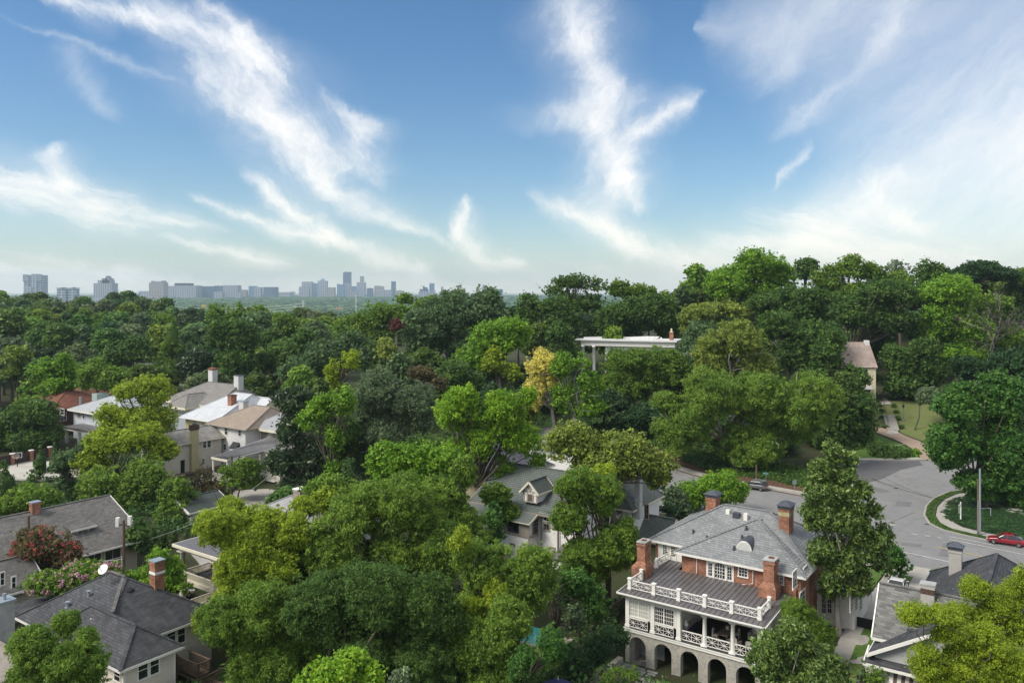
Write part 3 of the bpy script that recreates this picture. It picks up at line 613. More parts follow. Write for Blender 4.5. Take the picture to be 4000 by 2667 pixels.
def door(p, face, pos, s0, s1, z0, z1, col='white', glass=True, nx=2, nz=5):
    m = MB(); fbox(m, face, pos, s0, s1, .002, .05, z0, z1); fbox(m, face, pos, s0-.1, s1+.1, .001, .04, z1, z1+.12)
    d = m.build('door', M[col], p)
    if glass:
        g_ = MB(); n = MB(); a, b, c, e_ = s0+.16, s1-.16, z0+.55, z1-.18
        fbox(g_, face, pos, a, b, .05, .06, c, e_); g_.build('pane', M['glass'], d)
        for i in range(1, nx): x = a+(b-a)*i/nx; fbox(n, face, pos, x-.02, x+.02, .06, .075, c, e_)
        for j in range(1, nz): z = c+(e_-c)*j/nz; fbox(n, face, pos, a, b, .0605, .078, z-.02, z+.02)
        n.build('glazing_bars', M[col], d)
    h = MB(); fbox(h, face, pos, s1-.12, s1-.07, .05, .12, (z0+z1)/2-.1, (z0+z1)/2+.06); h.build('handle', M['black'], d)
    return d
def chimney(p, a0, a1, b0, b1, z0, z1, mat, cap='cap', hood=True, collar=None, pot=False):
    m = MB(); m.box(a0, a1, b0, b1, z0, z1-.3); m.box(a0-.05, a1+.05, b0-.05, b1+.05, z1-.3, z1)
    c = m.build('chimney', mat, p); k = MB()
    if hood:
        k.box(a0-.1, a1+.1, b0-.1, b1+.1, z1+.003, z1+.3)
        x, y = (a0+a1)/2, (b0+b1)/2; o = .24
        q = [(a0-o,b0-o,z1+.3),(a1+o,b0-o,z1+.3),(a1+o,b1+o,z1+.3),(a0-o,b1+o,z1+.3)]; dx = (a1-a0)*.12; dy = (b1-b0)*.12
        t = [(x-dx,y-dy,z1+.68),(x+dx,y-dy,z1+.68),(x+dx,y+dy,z1+.68),(x-dx,y+dy,z1+.68)]
        for i in range(4): k.poly([q[i], q[(i+1) % 4], t[(i+1) % 4], t[i]])
        k.poly(t); k.poly(q[::-1]); k.build('chimney_cap', M[cap], c)
    else:
        k.box(a0-.09, a1+.09, b0-.09, b1+.09, z1+.003, z1+.12)
        if pot: k.tube([((a0+a1)/2,(b0+b1)/2,z1+.12),((a0+a1)/2,(b0+b1)/2,z1+.45)], .16, 10)
        k.build('chimney_cap', M[cap], c)
    if collar:
        q = MB(); q.box(a0-.02, a1+.02, b0-.02, b1+.02, z1-.75, z1-.31); q.build('collar', M[collar], c)
    return c
def vent(p, a, b, z, h=.55, r=.09, mat='cap', cap=False):
    m = MB(); m.tube([(a,b,z-.3),(a,b,z+h)], r, 10); m.tube([(a,b,z-.05),(a,b,z+.06)], r*1.9, 10)
    if cap: m.tube([(a,b,z+h),(a,b,z+h+.08)], r*1.7, 10)
    return m.build('roof_vent', M[mat], p)
def column(p, a, b, z0, z1, r=.2, mat='white', name='column', sq=False):
    m = MB()
    if sq: m.box(a-r, a+r, b-r, b+r, z0+.2, z1-.2); m.box(a-r*1.3, a+r*1.3, b-r*1.3, b+r*1.3, z0, z0+.2); m.box(a-r*1.25, a+r*1.25, b-r*1.25, b+r*1.25, z1-.2, z1)
    else:
        m.lathe(a, b, [(r*1.35,z0+.12),(r*1.35,z0+.2),(r*1.05,z0+.26),(r,z0+.3),(r*1.0,z0+(z1-z0)*.35),(r*.84,z1-.35),(r*.95,z1-.32),(r*.84,z1-.28),(r*1.25,z1-.13)], 18)
        m.box(a-r*1.5, a+r*1.5, b-r*1.5, b+r*1.5, z0, z0+.12); m.box(a-r*1.4, a+r*1.4, b-r*1.4, b+r*1.4, z1-.13, z1)
    return m.build(name, M[mat], p, smooth=not sq)
def balusters(p, pa, pb, z0, h, mat='white', step=.16, w=.04, name='railing', rail=.09):
    m = MB(); pa = Vector(pa); pb = Vector(pb); n = max(2, int((pb-pa).length/step))
    m.bar((pa.x,pa.y,z0+h), (pb.x,pb.y,z0+h), rail, .07); m.bar((pa.x,pa.y,z0+.1), (pb.x,pb.y,z0+.1), rail*.8, .06)
    for k in range(1, n): q = pa+(pb-pa)*k/n; m.bar((q.x,q.y,z0+.1), (q.x,q.y,z0+h), w)
    return m.build(name, M[mat], p)
def xpanel(p, pa, pb, z0, h, mat='white', name='railing_panel', nst=2):
    """lattice panel: two starred squares between rails"""
    m = MB(); pa = Vector((*pa, 0)); pb = Vector((*pb, 0)); zt = z0+h-.04; zb = z0+.1; w = .035
    at = lambda t, z: tuple(pa+(pb-pa)*t + Vector((0, 0, z)))
    m.bar(at(0, zt), at(1, zt), .1, .08); m.bar(at(0, zb), at(1, zb), .07, .06)
    for k in range(nst*2+1):
        t = k/(nst*2); m.bar(at(t if 0 < k < nst*2 else (.012 if k == 0 else .988), zb), at(t if 0 < k < nst*2 else (.012 if k == 0 else .988), zt), w)
    m.bar(at(0, (zt+zb)/2), at(1, (zt+zb)/2), w*.9)
    for k in range(nst):
        a, b = k/nst, (k+1)/nst
        m.bar(at(a, zb), at(b, zt), w*.95); m.bar(at(a, zt), at(b, zb), w*1.05)
    return m.build(name, M[mat], p)
def downpipe(p, pts, mat='white', r=.05):
    m = MB(); m.tube(pts, r, 8); return m.build('downpipe', M[mat], p)
def gutter(p, q0, q1, mat='white'):
    m = MB(); m.bar(q0, q1, .14, .12); return m.build('gutter', M[mat], p)
def Aat(u, b): t = (u-2000)/F; return b*(t*CA-SA)/(CA+t*SA)
def Bat(u, a): t = (u-2000)/F; return a*(CA+t*SA)/(t*CA-SA)
def Zat(v, a, b): return CZ-(v-VH)*(-SA*a+CA*b)/F
_Z = {'L':(0,2000,2.351),'C':(2000,2000,2.351),'R':(3000,2000,2.351),'M0':(0,1400,2.351),'M2':(2000,1400,2.351),'M3':(3000,1400,2.351),'T2':(2000,900,2.351),'T3':(3000,900,2.351),
      'z2':(660,1450,5.107),'z3':(600,1700,4.694),'z5':(1850,1700,4.694),'z6':(1900,1950,3.92),'R2':(3350,2080,2.068),'Y':(600,2050,2.56),'z1':(280,1450,5.6),'p':(2440,2280,3.92)}
def zz(i, x, y): o = _Z[i]; return o[0]+x/o[2], o[1]+y/o[2]
def wpx(p, face, pos, i, x0, y0, x1, y1, nx=1, nz=2, **k):
    """window placed from its top-left and bottom-right corners in the photograph, on a known wall plane"""
    u0, v0 = zz(i, x0, y0); u1, v1 = zz(i, x1, y1)
    if face in ('b-', 'b+'): s0, s1 = Aat(u0, pos), Aat(u1, pos); z1 = Zat(v0, s0, pos); z0 = Zat(v1, s1, pos)
    else: s0, s1 = Bat(u0, pos), Bat(u1, pos); z1 = Zat(v0, pos, s0); z0 = Zat(v1, pos, s1)
    if s0 > s1: s0, s1 = s1, s0
    return window(p, face, pos, s0, s1, z0, z1, nx, nz, **k)
# ================================================================== brick house with the white porch
a0, b0 = -35.9, 70.0; a1 = a0+13.3; bay = 13.3/5
h = thing('brick_house', 'large red brick house with white columned porch over stone arches', 'house', -28, 80, 0)
# stone arcade
def arcade():
    m = MB(); d0, d1 = b0, b0+.65; zt = 3.1; r = .88; sp = 1.82
    cs = [a0+bay*(k+.5)-.05 for k in range(5)]; e_ = [a0]+[(cs[k]+cs[k+1])/2 for k in range(4)]+[a1]
    for k, c in enumerate(cs):
        m.vprism([(e_[k],-.6),(c-r,-.6),(c-r,sp),(e_[k],sp)], 'b', d0, d1); m.vprism([(c+r,-.6),(e_[k+1],-.6),(e_[k+1],sp),(c+r,sp)], 'b', d0, d1)
        n = 18; pt = [(c-r*math.cos(math.pi*i/n), sp+r*math.sin(math.pi*i/n)) for i in range(n+1)]
        for i in range(n):
            (x0, z0), (x1, z1) = pt[i], pt[i+1]
            m.vprism([(x0,z0),(x1,z1),(x1,zt),(x0,zt)], 'b', d0, d1)
        m.vprism([(e_[k],sp),(c-r,sp),(c-r,zt),(e_[k],zt)], 'b', d0, d1); m.vprism([(c+r,sp),(e_[k+1],sp),(e_[k+1],zt),(c+r,zt)], 'b', d0, d1)
    m.box(a0, a0+.6, b0+.65, 77, -.6, zt); m.box(a1-.6, a1, b0+.65, 77, -.6, zt)
    return m.build('stone_arcade', M['stone'], h)
arcade()
m = MB(); m.box(a0+.6, a0+3.1, b0+2.2, b0+2.35, 0, 3.1); m.build('plank_partition', M['stuccog'], h)
walls(h, a0+.6, a1-.6, b0+4.6, b0+4.8, -.3, 3.1, M['stone'], 'basement_wall')
m = MB(); m.box(a0-.1, a1+.1, b0-.12, 77, 3.1, 3.40); m.box(a0-.16, a1+.16, b0-.18, 76.9, 3.34, 3.43); m.build('porch_band', M['white'], h)
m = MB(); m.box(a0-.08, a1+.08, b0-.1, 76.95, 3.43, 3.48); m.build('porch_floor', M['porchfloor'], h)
# entablature
m = MB(); ze = 6.32
m.box(a0-.02, a1+.02, b0, b0+.5, ze, 6.82); m.box(a0-.02, a0+.45, b0+.5, 77, ze, 6.82); m.box(a1-.45, a1+.02, b0+.5, 77, ze, 6.82)
m.box(a0-.1, a1+.1, b0-.08, b0+.52, 6.62, 6.70); m.box(a0-.4, a1+.4, b0-.4, 77, 6.823, 6.87); m.build('entablature', M['white'], h)
m = MB(); m.box(a0+.45, a1-.45, b0+.5, 76.98, 6.3, 6.36); m.build('porch_ceiling', M['white'], h)
# enclosed left two bays
w1 = a0+2*bay
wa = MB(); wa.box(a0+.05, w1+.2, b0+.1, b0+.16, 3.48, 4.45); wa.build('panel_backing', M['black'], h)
wa = MB(); wa.box(a0+.02, w1+.2, b0+.1, b0+.4, 4.45, 4.55); wa.box(a0+.02, w1+.2, b0+.1, b0+.4, 6.16, 6.32)
for x in (a0+.2, a0+bay-.3, a0+bay+.3, w1-.25): wa.box(x-.09, x+.16, b0+.1, b0+.4, 4.55, 6.16)
wa.box(a0, a0+.1, b0+.4, 77, 3.48, 6.32); wa.box(w1-.05, w1+.1, b0+.4, 77, 3.48, 6.32); wa.build('enclosed_bay_wall', M['white'], h)
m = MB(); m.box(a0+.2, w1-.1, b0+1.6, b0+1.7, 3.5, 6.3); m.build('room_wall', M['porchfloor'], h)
for k in range(2):
    x0 = a0+bay*k+.36; x1 = a0+bay*(k+1)-.32
    window(h, 'b-', b0+.12, x0, x1, 4.62, 6.08, 5, 4, glass='blind' if k == 0 else 'glass', units=2, fw=.08, mull=.03)
    xpanel(h, (a0+bay*k+.3, b0+.03), (a0+bay*(k+1)-.3, b0+.03), 3.48, .98)
for k in range(3): m = MB(); x = a0+.2+bay*k; m.box(x-.26, x+.26, b0-.06, b0+.46, 3.48, 3.72); m.box(x-.2, x+.2, b0-.02, b0+.42, 3.72, 6.2); m.box(x-.25, x+.25, b0-.05, b0+.45, 6.2, 6.32); m.build('pilaster', M['white'], h)
for k in (3, 4, 5): column(h, a0+bay*k-(.25 if k == 5 else 0)+.02, b0+.24, 3.48, ze, .2)
for k in (2, 3, 4): xpanel(h, (a0+bay*k+(.4 if k == 2 else .2), b0+.2), (a0+bay*(k+1)-.22-(.2 if k == 4 else 0), b0+.2), 3.48, .98)
xpanel(h, (a1-.2, b0+.5), (a1-.2, b0+2.7), 3.48, .98); column(h, a1-.23, b0+2.9, 3.48, ze, .2)
walls(h, a1-.35, a1-.05, b0+3.2, 77, 3.48, ze, M['white'], 'side_panel')
# metal deck roof with standing seams
zr0, zr1 = 6.94, 7.45
def zdeck(b): return zr0+(zr1-zr0)*(b-69.35)/(77-69.35)
A0_, A1_ = a0-.55, a1+.55
m = MB()
m.v += [(A0_,69.35,zr0),(A1_,69.35,zr0),(A1_,77.2,zdeck(77.2)),(A0_+2.9,77.2,zdeck(77.2)),(A0_+2.9,79.1,zdeck(79.1)),(A0_+.6,79.1,zdeck(79.1)),(A0_,77.2,zdeck(77.2))]
m.f += [(0,1,2,3,6),(6,3,4,5)]; k0 = len(m.v)
m.v += [(x, y, z-.06) for x, y, z in m.v[:7]]; m.f += [(7,13,10,9,8),(13,12,11,10)] + [(i, (i+1) % 7, 7+(i+1) % 7, 7+i) for i in range(7)]
dk = m.build('metal_roof', M['seam'], h)
m = MB(); x = A0_+.2
while x < A1_: m.bar((x,69.38,zr0+.02),(x,77.0,zdeck(77)+.02), .045, .07); x += .5
for x in (A0_+.7, A0_+1.2, A0_+1.7, A0_+2.2, A0_+2.7): m.bar((x,77,zdeck(77)+.02),(x,79.0,zdeck(79)+.02), .045, .07)
m.build('standing_seams', M['seam'], dk)
m = MB(); m.bar((A0_-.02,69.3,zr0-.09),(A1_+.02,69.3,zr0-.09), .13, .12); m.bar((A1_+.03,69.3,zr0-.09),(A1_+.03,77,zr0+.3), .13, .12); m.bar((A0_-.03,69.3,zr0-.09),(A0_-.03,77,zr0+.3), .13, .12); m.build('gutter', M['white'], h)
def zd(b): return zdeck(b)+.06
rb = b0+.45; posts = [a0+.25+(a1-a0-.5)*k/5 for k in range(6)]
for i, x in enumerate(posts):
    m = MB(); z = zd(rb); m.box(x-.16, x+.16, rb-.16, rb+.16, z-.1, z+.95); m.box(x-.21, x+.21, rb-.21, rb+.21, z+.95, z+1.05); m.box(x-.19, x+.19, rb-.19, rb+.19, z-.05, z+.12); m.build('railing_post', M['white'], h)
    if i < 5: xpanel(h, (x+.17, rb), (posts[i+1]-.17, rb), zd(rb)-.02, .88)
for x, be in ((posts[0], 73.0), (posts[-1], 73.1)):
    z = zd(be); m = MB(); m.box(x-.14, x+.14, be-.14, be+.14, z-.1, z+.92); m.box(x-.18, x+.18, be-.18, be+.18, z+.92, z+1.0); m.build('railing_post', M['white'], h)
    xpanel(h, (x, rb+.18), (x, be-.15), zd(72)-.05, .88)
x = a0+.3; m = MB(); m.box(x-.14, x+.14, 76.4, 76.7, 7.3, 8.4); m.build('railing_post', M['white'], h)
xpanel(h, (x, 75.9), (x, 76.4), 7.45, .85, nst=1); xpanel(h, (x, 76.7), (x+.2, 78.9), 7.5, .85)
# brick walls
walls(h, -33.0, -21.1, 77.0, 79.2, -.5, 9.32, M['brick']); walls(h, -37.0, -21.1, 79.2, 89.4, -.5, 9.32, M['brick'])
m = MB(); m.box(Aat(2572,79.2), Aat(2664,79.2), 79.13, 79.197, 7.5, 9.3); m.build('white_wall_panel', M['white'], h)
for i, (u0, u1) in enumerate(((2585, 2610), (2617, 2642))): door(h, 'b-', 79.13, Aat(u0,79.1), Aat(u1,79.1), 7.5, 9.2)
wpx(h, 'b-', 79.2, 'C', 1675, 392, 1697, 455, 2, 2)
# round-headed triple window
pb = 77.0; ac = Aat(2812.5, pb); m = MB(); g_ = MB(); m.box(ac-1.42, ac+1.42, pb-.05, pb-.002, 7.45, 9.28); zc = 8.62
for s in (-1, 1):
    g_.box(ac+s*1.0-.19, ac+s*1.0+.19, pb-.075, pb-.06, 7.65, 8.85)
R_ = .5; n = 14; pts = [(ac-R_, 7.6), (ac+R_, 7.6)] + [(ac+R_*math.cos(math.pi*i/n), zc+R_*math.sin(math.pi*i/n)) for i in range(n+1)]
g_.vprism(pts, 'b', pb-.075, pb-.06)
ww = m.build('arched_window', M['white'], h); g_.build('pane', M['glass'], ww); m = MB()
for k in (-1, 0, 1): x = ac+R_*k/2; m.box(x-.025, x+.025, pb-.1, pb-.075, 7.6, zc+(R_ if k == 0 else R_*.85))
for z in (7.95, 8.3, 8.62): m.box(ac-R_, ac+R_, pb-.1, pb-.0755, z-.02, z+.02)
for s in (-1, 1):
    m.box(ac+s-.015, ac+s+.015, pb-.1, pb-.075, 7.65, 8.85)
    for z in (7.95, 8.25, 8.55): m.box(ac+s-.19, ac+s+.19, pb-.1, pb-.0755, z-.015, z+.015)
    m.box(ac+s*.66-.1, ac+s*.66+.1, pb-.12, pb-.051, 7.45, 9.2)
m.build('glazing_bars', M['white'], ww)
wpx(h, 'b-', 77.0, 'C', 2085, 470, 2160, 595, 3, 4); downpipe(h, [(Aat(2722,76.9),76.9,9.2),(Aat(2722,76.9),76.9,7.6)])
x = Aat(2941,76.9); downpipe(h, [(x-.3,76.6,9.2),(x,76.9,9.0),(x,76.9,7.75),(x-.9,76.4,7.6)])
wpx(h, 'a+', -21.1, 'R', 225, 560, 258, 665, 2, 4, fw=.12); wpx(h, 'b-', 77.0, 'R', 112, 530, 138, 660, 2, 4)
wpx(h, 'a+', -21.1, 'R', 325, 520, 350, 585, 2, 3); wpx(h, 'a+', -21.1, 'R', 290, 750, 335, 830, 2, 3)
for s in (555, 268):
    pass
m = MB()
for x in (213, 262): u, v = zz('R', x, 600); b_ = Bat(u, -21.1); m.box(-21.09, -21.03, b_-.18, b_+.18, 7.0, 8.5)
m.build('shutter', M['black'], h)
# roofs
r1 = hip_roof(h, -37.0, -21.1, 79.2, 89.4, 9.5, 13.0, M['slate'], .6, ridge=(-31.2, 84.3, -26.3, 84.3))
r2 = hip_roof(h, -33.0, -21.1, 77.0, 88.9, 9.5, 12.42, M['slate'], .6, ridge=(-27.06, 82.9, -27.04, 82.9), trim='white')
for i, x, y, z_ in (('C',1665,195,0),('C',1792,250,0),('C',2153,160,0),('C',2112,245,0),('C',2040,345,0)):
    u, v = zz(i, x, y)
    for z in np.arange(13, 9.4, -.05):
        A_, B_ = AB(u, v, z); zz1 = min(9.5+(B_-78.6)*.614, 9.5+(A_+37.6)*.55) if A_ < -31 or B_ > 82.9 or (B_-76.4)*.45 < (B_-78.6)*.614 else 9.5+(B_-76.4)*.449
        if z <= max(zz1, 9.5): break
    vent(h, A_, B_, float(z), .42, .11)
for x, y in ((787,384),(966,424)):
    u = 2540+x/2.585; v = 1850+y/2.585; A_, B_ = AB(u, v, 12.5); m = MB(); m.box(A_-.2, A_+.2, B_-.2, B_+.2, 12.0, 12.75); m.build('roof_vent', M['white'], h)
u = 2540+872/2.585; v = 1850+405/2.585; A_, B_ = AB(u, v, 12.5); m = MB(); m.box(A_-.35, A_+.35, B_-.3, B_+.3, 12.0, 12.65); m.build('roof_vent', M['cap'], h)
# eyebrow dormer on the front slope
u, v = zz('C', 2130, 345)
for z in np.arange(12.4, 9.5, -.02):
    A_, B_ = AB(u, v, float(z))
    if z <= 9.5+(B_-76.4)*.4493: break
Zd = float(z)-10.08; m = MB(); R_ = .85; n = 14
arc = [(A_+R_*math.cos(math.pi*i/n), 10.05+Zd+1.0*math.sin(math.pi*i/n)) for i in range(n+1)]; Zb = 10.05+Zd
m.vprism(arc, 'b', B_, B_+2.6); dm = m.build('eyebrow_dormer', M['cap'], h, smooth=False); m = MB()
m.vprism([(A_+(x-A_)*.93, Zb+.01+(z-Zb)*.92) for x, z in arc], 'b', B_-.06, B_-.003)
lv = m.build('louvre', M['white'], dm); m = MB()
for k in range(6): z = Zb+.11+k*.12; hw = .68*math.sqrt(max(0, 1-((z-Zb)/.9)**2)); m.box(A_-hw, A_+hw, B_-.085, B_-.062, z, z+.03)
m.build('louvre_slats', M['iron'], lv)
chimney(h, -33.6, -32.45, 84.9, 86.3, 10.5, 13.35, M['brick']); chimney(h, -24.8, -23.75, 82.4, 84.0, 10.2, 14.0, M['brick'], collar='stuccoy')
def flue(a_, b_, w, d, zt, name='chimney'):
    m = MB(); m.box(a_, a_+w, b_, b_+d, 6.6, zt); m.box(a_-.07, a_+w+.07, b_-.07, b_+d+.07, zt-.35, zt-.15)
    m.v += []; n = len(m.v); m.box(a_-.45, a_+w+.25, b_-.3, b_+d, 5.0, 8.2)
    for dz, o in ((8.2, 0),):
        q = [(a_-.45,b_-.3,8.2),(a_+w+.25,b_-.3,8.2),(a_+w+.25,b_+d,8.2),(a_-.45,b_+d,8.2)]; t = [(a_,b_,8.75),(a_+w,b_,8.75),(a_+w,b_+d,8.75),(a_,b_+d,8.75)]
        for i in range(4): m.poly([q[i], q[(i+1) % 4], t[(i+1) % 4], t[i]])
    c = m.build(name, M['brick'], h); k = MB(); k.box(a_-.06, a_+w+.06, b_-.06, b_+d+.06, zt+.002, zt+.1); k.build('chimney_cap', M['stuccog'], c)
    k = MB(); k.box(a_+w*.3, a_+w*.75, b_+d*.35, b_+d*.6, zt+.1, zt+.22); k.build('clay_pot', M['clay'], c); return c
flue(-36.45, 73.6, .9, 1.4, 10.65); flue(-24.1, 75.3, 1.0, 1.5, 10.75)
# sunroom wing on the right
walls(h, -21.08, -17.6, 82.8, 89.0, 1.5, 6.45, M['white'], 'sunroom_wall')
m = MB(); m.box(-21.3, -17.3, 82.5, 89.3, 6.45, 6.85); m.build('sunroom_cornice', M['white'], h); m = MB(); m.box(-21.2, -17.4, 82.6, 89.2, 6.853, 6.95); m.build('sunroom_roof', M['seam'], h)
for x0, x1 in ((415,452),(497,532),(548,583),(630,648)): wpx(h, 'b-', 82.8, 'R', x0, 700, x1, 925, 2, 5, fw=.05)
for x0, x1 in ((750,775),(795,818),(835,858)): wpx(h, 'a+', -17.6, 'R', x0, 770, x1, 880, 2, 5, fw=.05)
downpipe(h, [(-17.5,89.1,6.4),(-17.3,89.1,6.0),(-17.3,89.1,3.2)])

# porch furniture (each a thing of its own)
zf = 3.482
def chairish(name, label, cat, a, b, rot, z=zf, back=.55, w=.5, arms=False, group=None, mat='wicker'):
    t = thing(name, label, cat, a, b, z, group); t.rotation_euler = (0, 0, TH+rot); ORG[t.name] = (0, 0, 0)
    m = MB(); m.box(-w/2, w/2, -w/2, w/2, .40, .48); m.build('seat', M[mat], t)
    m = MB(); m.vprism([(-w/2,.48),(w/2,.48),(w/2,.48+back*.8),(w*.25,.48+back),(-w*.25,.48+back),(-w/2,.48+back*.8)], 'b', w/2-.06, w/2); m.build('backrest', M[mat], t)
    for i in (-1, 1):
        for j in (-1, 1): m = MB(); m.box(i*(w/2-.03)-.025, i*(w/2-.03)+.025, j*(w/2-.03)-.025, j*(w/2-.03)+.025, 0, .4); m.build('leg', M[mat], t)
        if arms: m = MB(); m.box(i*w/2-.04, i*w/2+.04, -w/2, w/2, .62, .68); m.box(i*w/2-.03, i*w/2+.03, -w/2, -w/2+.06, .40, .62); m.build('armrest', M[mat], t)
    return t
t = thing('dining_table', 'brown wooden dining table on the porch', 'table', a0+bay*3+1.1, b0+3.0, zf)
m = MB(); m.box(a0+bay*3+.55, a0+bay*3+1.65, b0+1.7, b0+4.4, zf+.70, zf+.76); m.build('tabletop', M['deck'], t)
for i in (-.42, .42):
    for j in (-1.1, 1.1): m = MB(); x = a0+bay*3+1.1+i; y = b0+3.05+j; m.box(x-.04, x+.04, y-.04, y+.04, zf, zf+.7); m.build('leg', M['deck'], t)
for k, (da, db, ro, lb) in enumerate(((1.1+.8, 2.2, -1.57, 'pale oval back dining chair at the near right side of the porch table'), (1.1+.8, 3.5, -1.57, 'pale oval back dining chair at the far right side of the porch table'), (1.1-.8, 2.2, 1.57, 'pale oval back dining chair on the left side of the porch table'))):
    chairish('dining_chair', lb, 'chair', a0+bay*3+da, b0+db, ro, group='chairs round the porch dining table')
m = MB(); m.lathe(0, 0, [(.1,0),(.16,.1),(.12,.22),(.2,.3)], 12); o = m.build('planter', M['white'], None, True, org=(0,0,0)); x, y = ab2xy(a0+bay*3+1.1, b0+3.2); o.location = (x, y, zf+.76); props(o, 'small white planter on the dining table', 'planter')
t = thing('sofa', 'cream sofa with cushions in the right bay of the porch', 'sofa', a0+bay*4+1.3, b0+4.2, zf); xs_ = a0+bay*4+1.3
m = MB(); m.box(xs_-1.0, xs_+1.0, b0+3.9, b0+4.7, zf+.15, zf+.45); m.build('seat', M['wicker'], t); m = MB(); m.box(xs_-1.0, xs_+1.0, b0+4.7, b0+4.85, zf+.15, zf+.9); m.build('backrest', M['wicker'], t)
for s in (-1, 1): m = MB(); m.box(xs_+s*1.08-.08, xs_+s*1.08+.08, b0+3.9, b0+4.85, zf+.1, zf+.65); m.build('armrest', M['wicker'], t)
for s in (-.5, .45): m = MB(); m.box(xs_+s-.2, xs_+s+.2, b0+4.5, b0+4.68, zf+.46, zf+.85); m.build('cushion', M['porcelain'], t)
t = thing('coffee_table', 'black metal framed glass coffee table in front of the sofa', 'table', xs_, b0+2.9, zf)
m = MB(); m.box(xs_-.7, xs_+.7, b0+2.5, b0+3.2, zf+.42, zf+.45); m.build('tabletop', M['glass'], t); m = MB()
for i in (-.68, .68):
    for j in (2.52, 3.18): m.box(xs_+i-.02, xs_+i+.02, b0+j-.02, b0+j+.02, zf, zf+.42)
m.build('frame', M['black'], t)
chairish('armchair', 'white wicker armchair facing the coffee table, right one', 'armchair', xs_-.1, b0+1.5, 3.0, arms=True, w=.65, group='wicker armchairs on the porch')
chairish('armchair', 'white wicker armchair half hidden by the round column', 'armchair', xs_-1.45, b0+1.6, 2.8, arms=True, w=.65, group='wicker armchairs on the porch')
t = thing('sideboard', 'dark sideboard by the inner wall of the porch', 'sideboard', w1+.7, b0+2, zf); m = MB(); m.box(w1+.15, w1+.65, b0+1.0, b0+3.6, zf+.1, zf+.8); m.build('cabinet', M['cap'], t); m = MB(); m.box(w1+.12, w1+.7, b0+.95, b0+3.65, zf+.8, zf+.85); m.build('top', M['stuccog'], t)
m = MB(); m.lathe(0, 0, [(.1,0),(.22,.18),(.24,.36),(.1,.5),(.12,.54),(.05,.66)], 14); o = m.build('ginger_jar', M['porcelain'], None, True); x, y = ab2xy(w1+.42, b0+1.3); o.location = (x, y, zf+.85); props(o, 'white and blue porcelain jar on the sideboard', 'jar')
# back garden of the brick house
def gsheet(name, pts, z, mat, label, th=.1):
    m = MB(); m.prism([ab2xy(*p) for p in pts], z-th, z); return props(m.build(name, mat), label, kind='structure')
gsheet('arcade_floor', [(a0+.3,b0+.05),(a1-.3,b0+.05),(a1-.3,b0+4.55),(a0+.3,b0+4.55)], .06, M['flag'], 'irregular flagstone floor under the arches')
gsheet('garden_lawn', [(-37.5,66),(-22,66),(-22,69.95),(-37.5,69.95)], .03, M['lawn'], 'grass strip in front of the stone arches')
m = MB(); rnd = random.Random(5)
for r_ in range(3):
    x = a0-.3+rnd.random()*.4
    while x < a0+12: w_ = .5+rnd.random()*.8; bb = b0-.35-r_*.5; q = [ab2xy(*p) for p in ((x,bb-.4),(x+w_,bb-.4),(x+w_,bb),(x,bb))]; m.prism(q, .0, .07); x += w_+.2
props(m.build('stepping_stones', M['paver']), 'blue gray stepping stones set in the grass by the arches', kind='structure')
gsheet('terrace', [(-36.0,62.5),(-22,62.5),(-22,67.9),(-34.6,67.9),(-36.0,66.6)], .14, M['concrete'], 'pale stone terrace below the arches', .3)
p0 = ab2xy(*AB(2443,2588,0)); p1 = ab2xy(*AB(2300,2690,0))
solo('garden_wall', MB().box(-36.5,-35.95,57,69.6,-.6,.55), M['stone'], -36.2, 63, 0, 'low gray stone garden wall running from the arcade corner', 'wall')
solo('garden_wall', MB().box(-35.9,-33.4,66.7,67.3,-.3,.5), M['stone'], -34.6, 67, 0, 'short stone wall end beside the boxwood ball', 'wall')

# ================================================================== gray shingle house, bottom right
g = thing('gray_house', 'gray shingled house with mottled roofs and white trim at the bottom right', 'house', -7, 76, 2.5)
gable_roof(g, -13.4, -6.6, 71.9, 77.4, 7.4, 11.0, 'a', M['shinglepatch'], .45, 'white', M['sidegr'])
walls(g, -13.4, -6.6, 72.3, 77.0, 1.5, 7.6, M['sidegr'])
gable_roof(g, -13.3, -1.7, 69.9, 76.5, 6.75, 10.45, 'b', M['shingledk'], .5, 'white', M['sidegr'])
walls(g, -13.2, -1.8, 70.2, 78.0, .5, 7.0, M['sidegr'])
m = MB(); m.v += [(-14.0,69.2,6.05),(-1.2,69.2,6.05),(-1.2,70.2,6.5),(-14.0,70.2,6.5)]; m.f.append((0,1,2,3)); m.v += [(x,y,z-.1) for x,y,z in m.v[:4]]; m.f += [(7,6,5,4),(0,4,5,1),(3,2,6,7),(0,3,7,4),(1,5,6,2)]; m.build('pent_roof', M['shingledk'], g)
m = MB(); m.bar((-14.05,69.15,6.0),(-1.15,69.15,6.0), .1, .2); m.bar((-14.05,69.15,6.0),(-14.05,71.5,6.6), .1, .18); m.build('gutter', M['white'], g)
m = MB(); m.box(-13.25, -13.0, 70.14, 70.19, .5, 6.1); m.build('corner_board', M['white'], g)
wpx(g, 'b-', 70.15, 'R', 1700, 1160, 1775, 1270, 2, 2, fw=.16)
hip_roof(g, -11.6, -.2, 76.5, 90.6, 7.6, 12.0, M['shingledk'], .5, ridge=(-5.9, 77.5, -5.9, 85.8)); walls(g, -11.4, -.4, 76.9, 90.2, 1.5, 7.5, M['sidegr'])
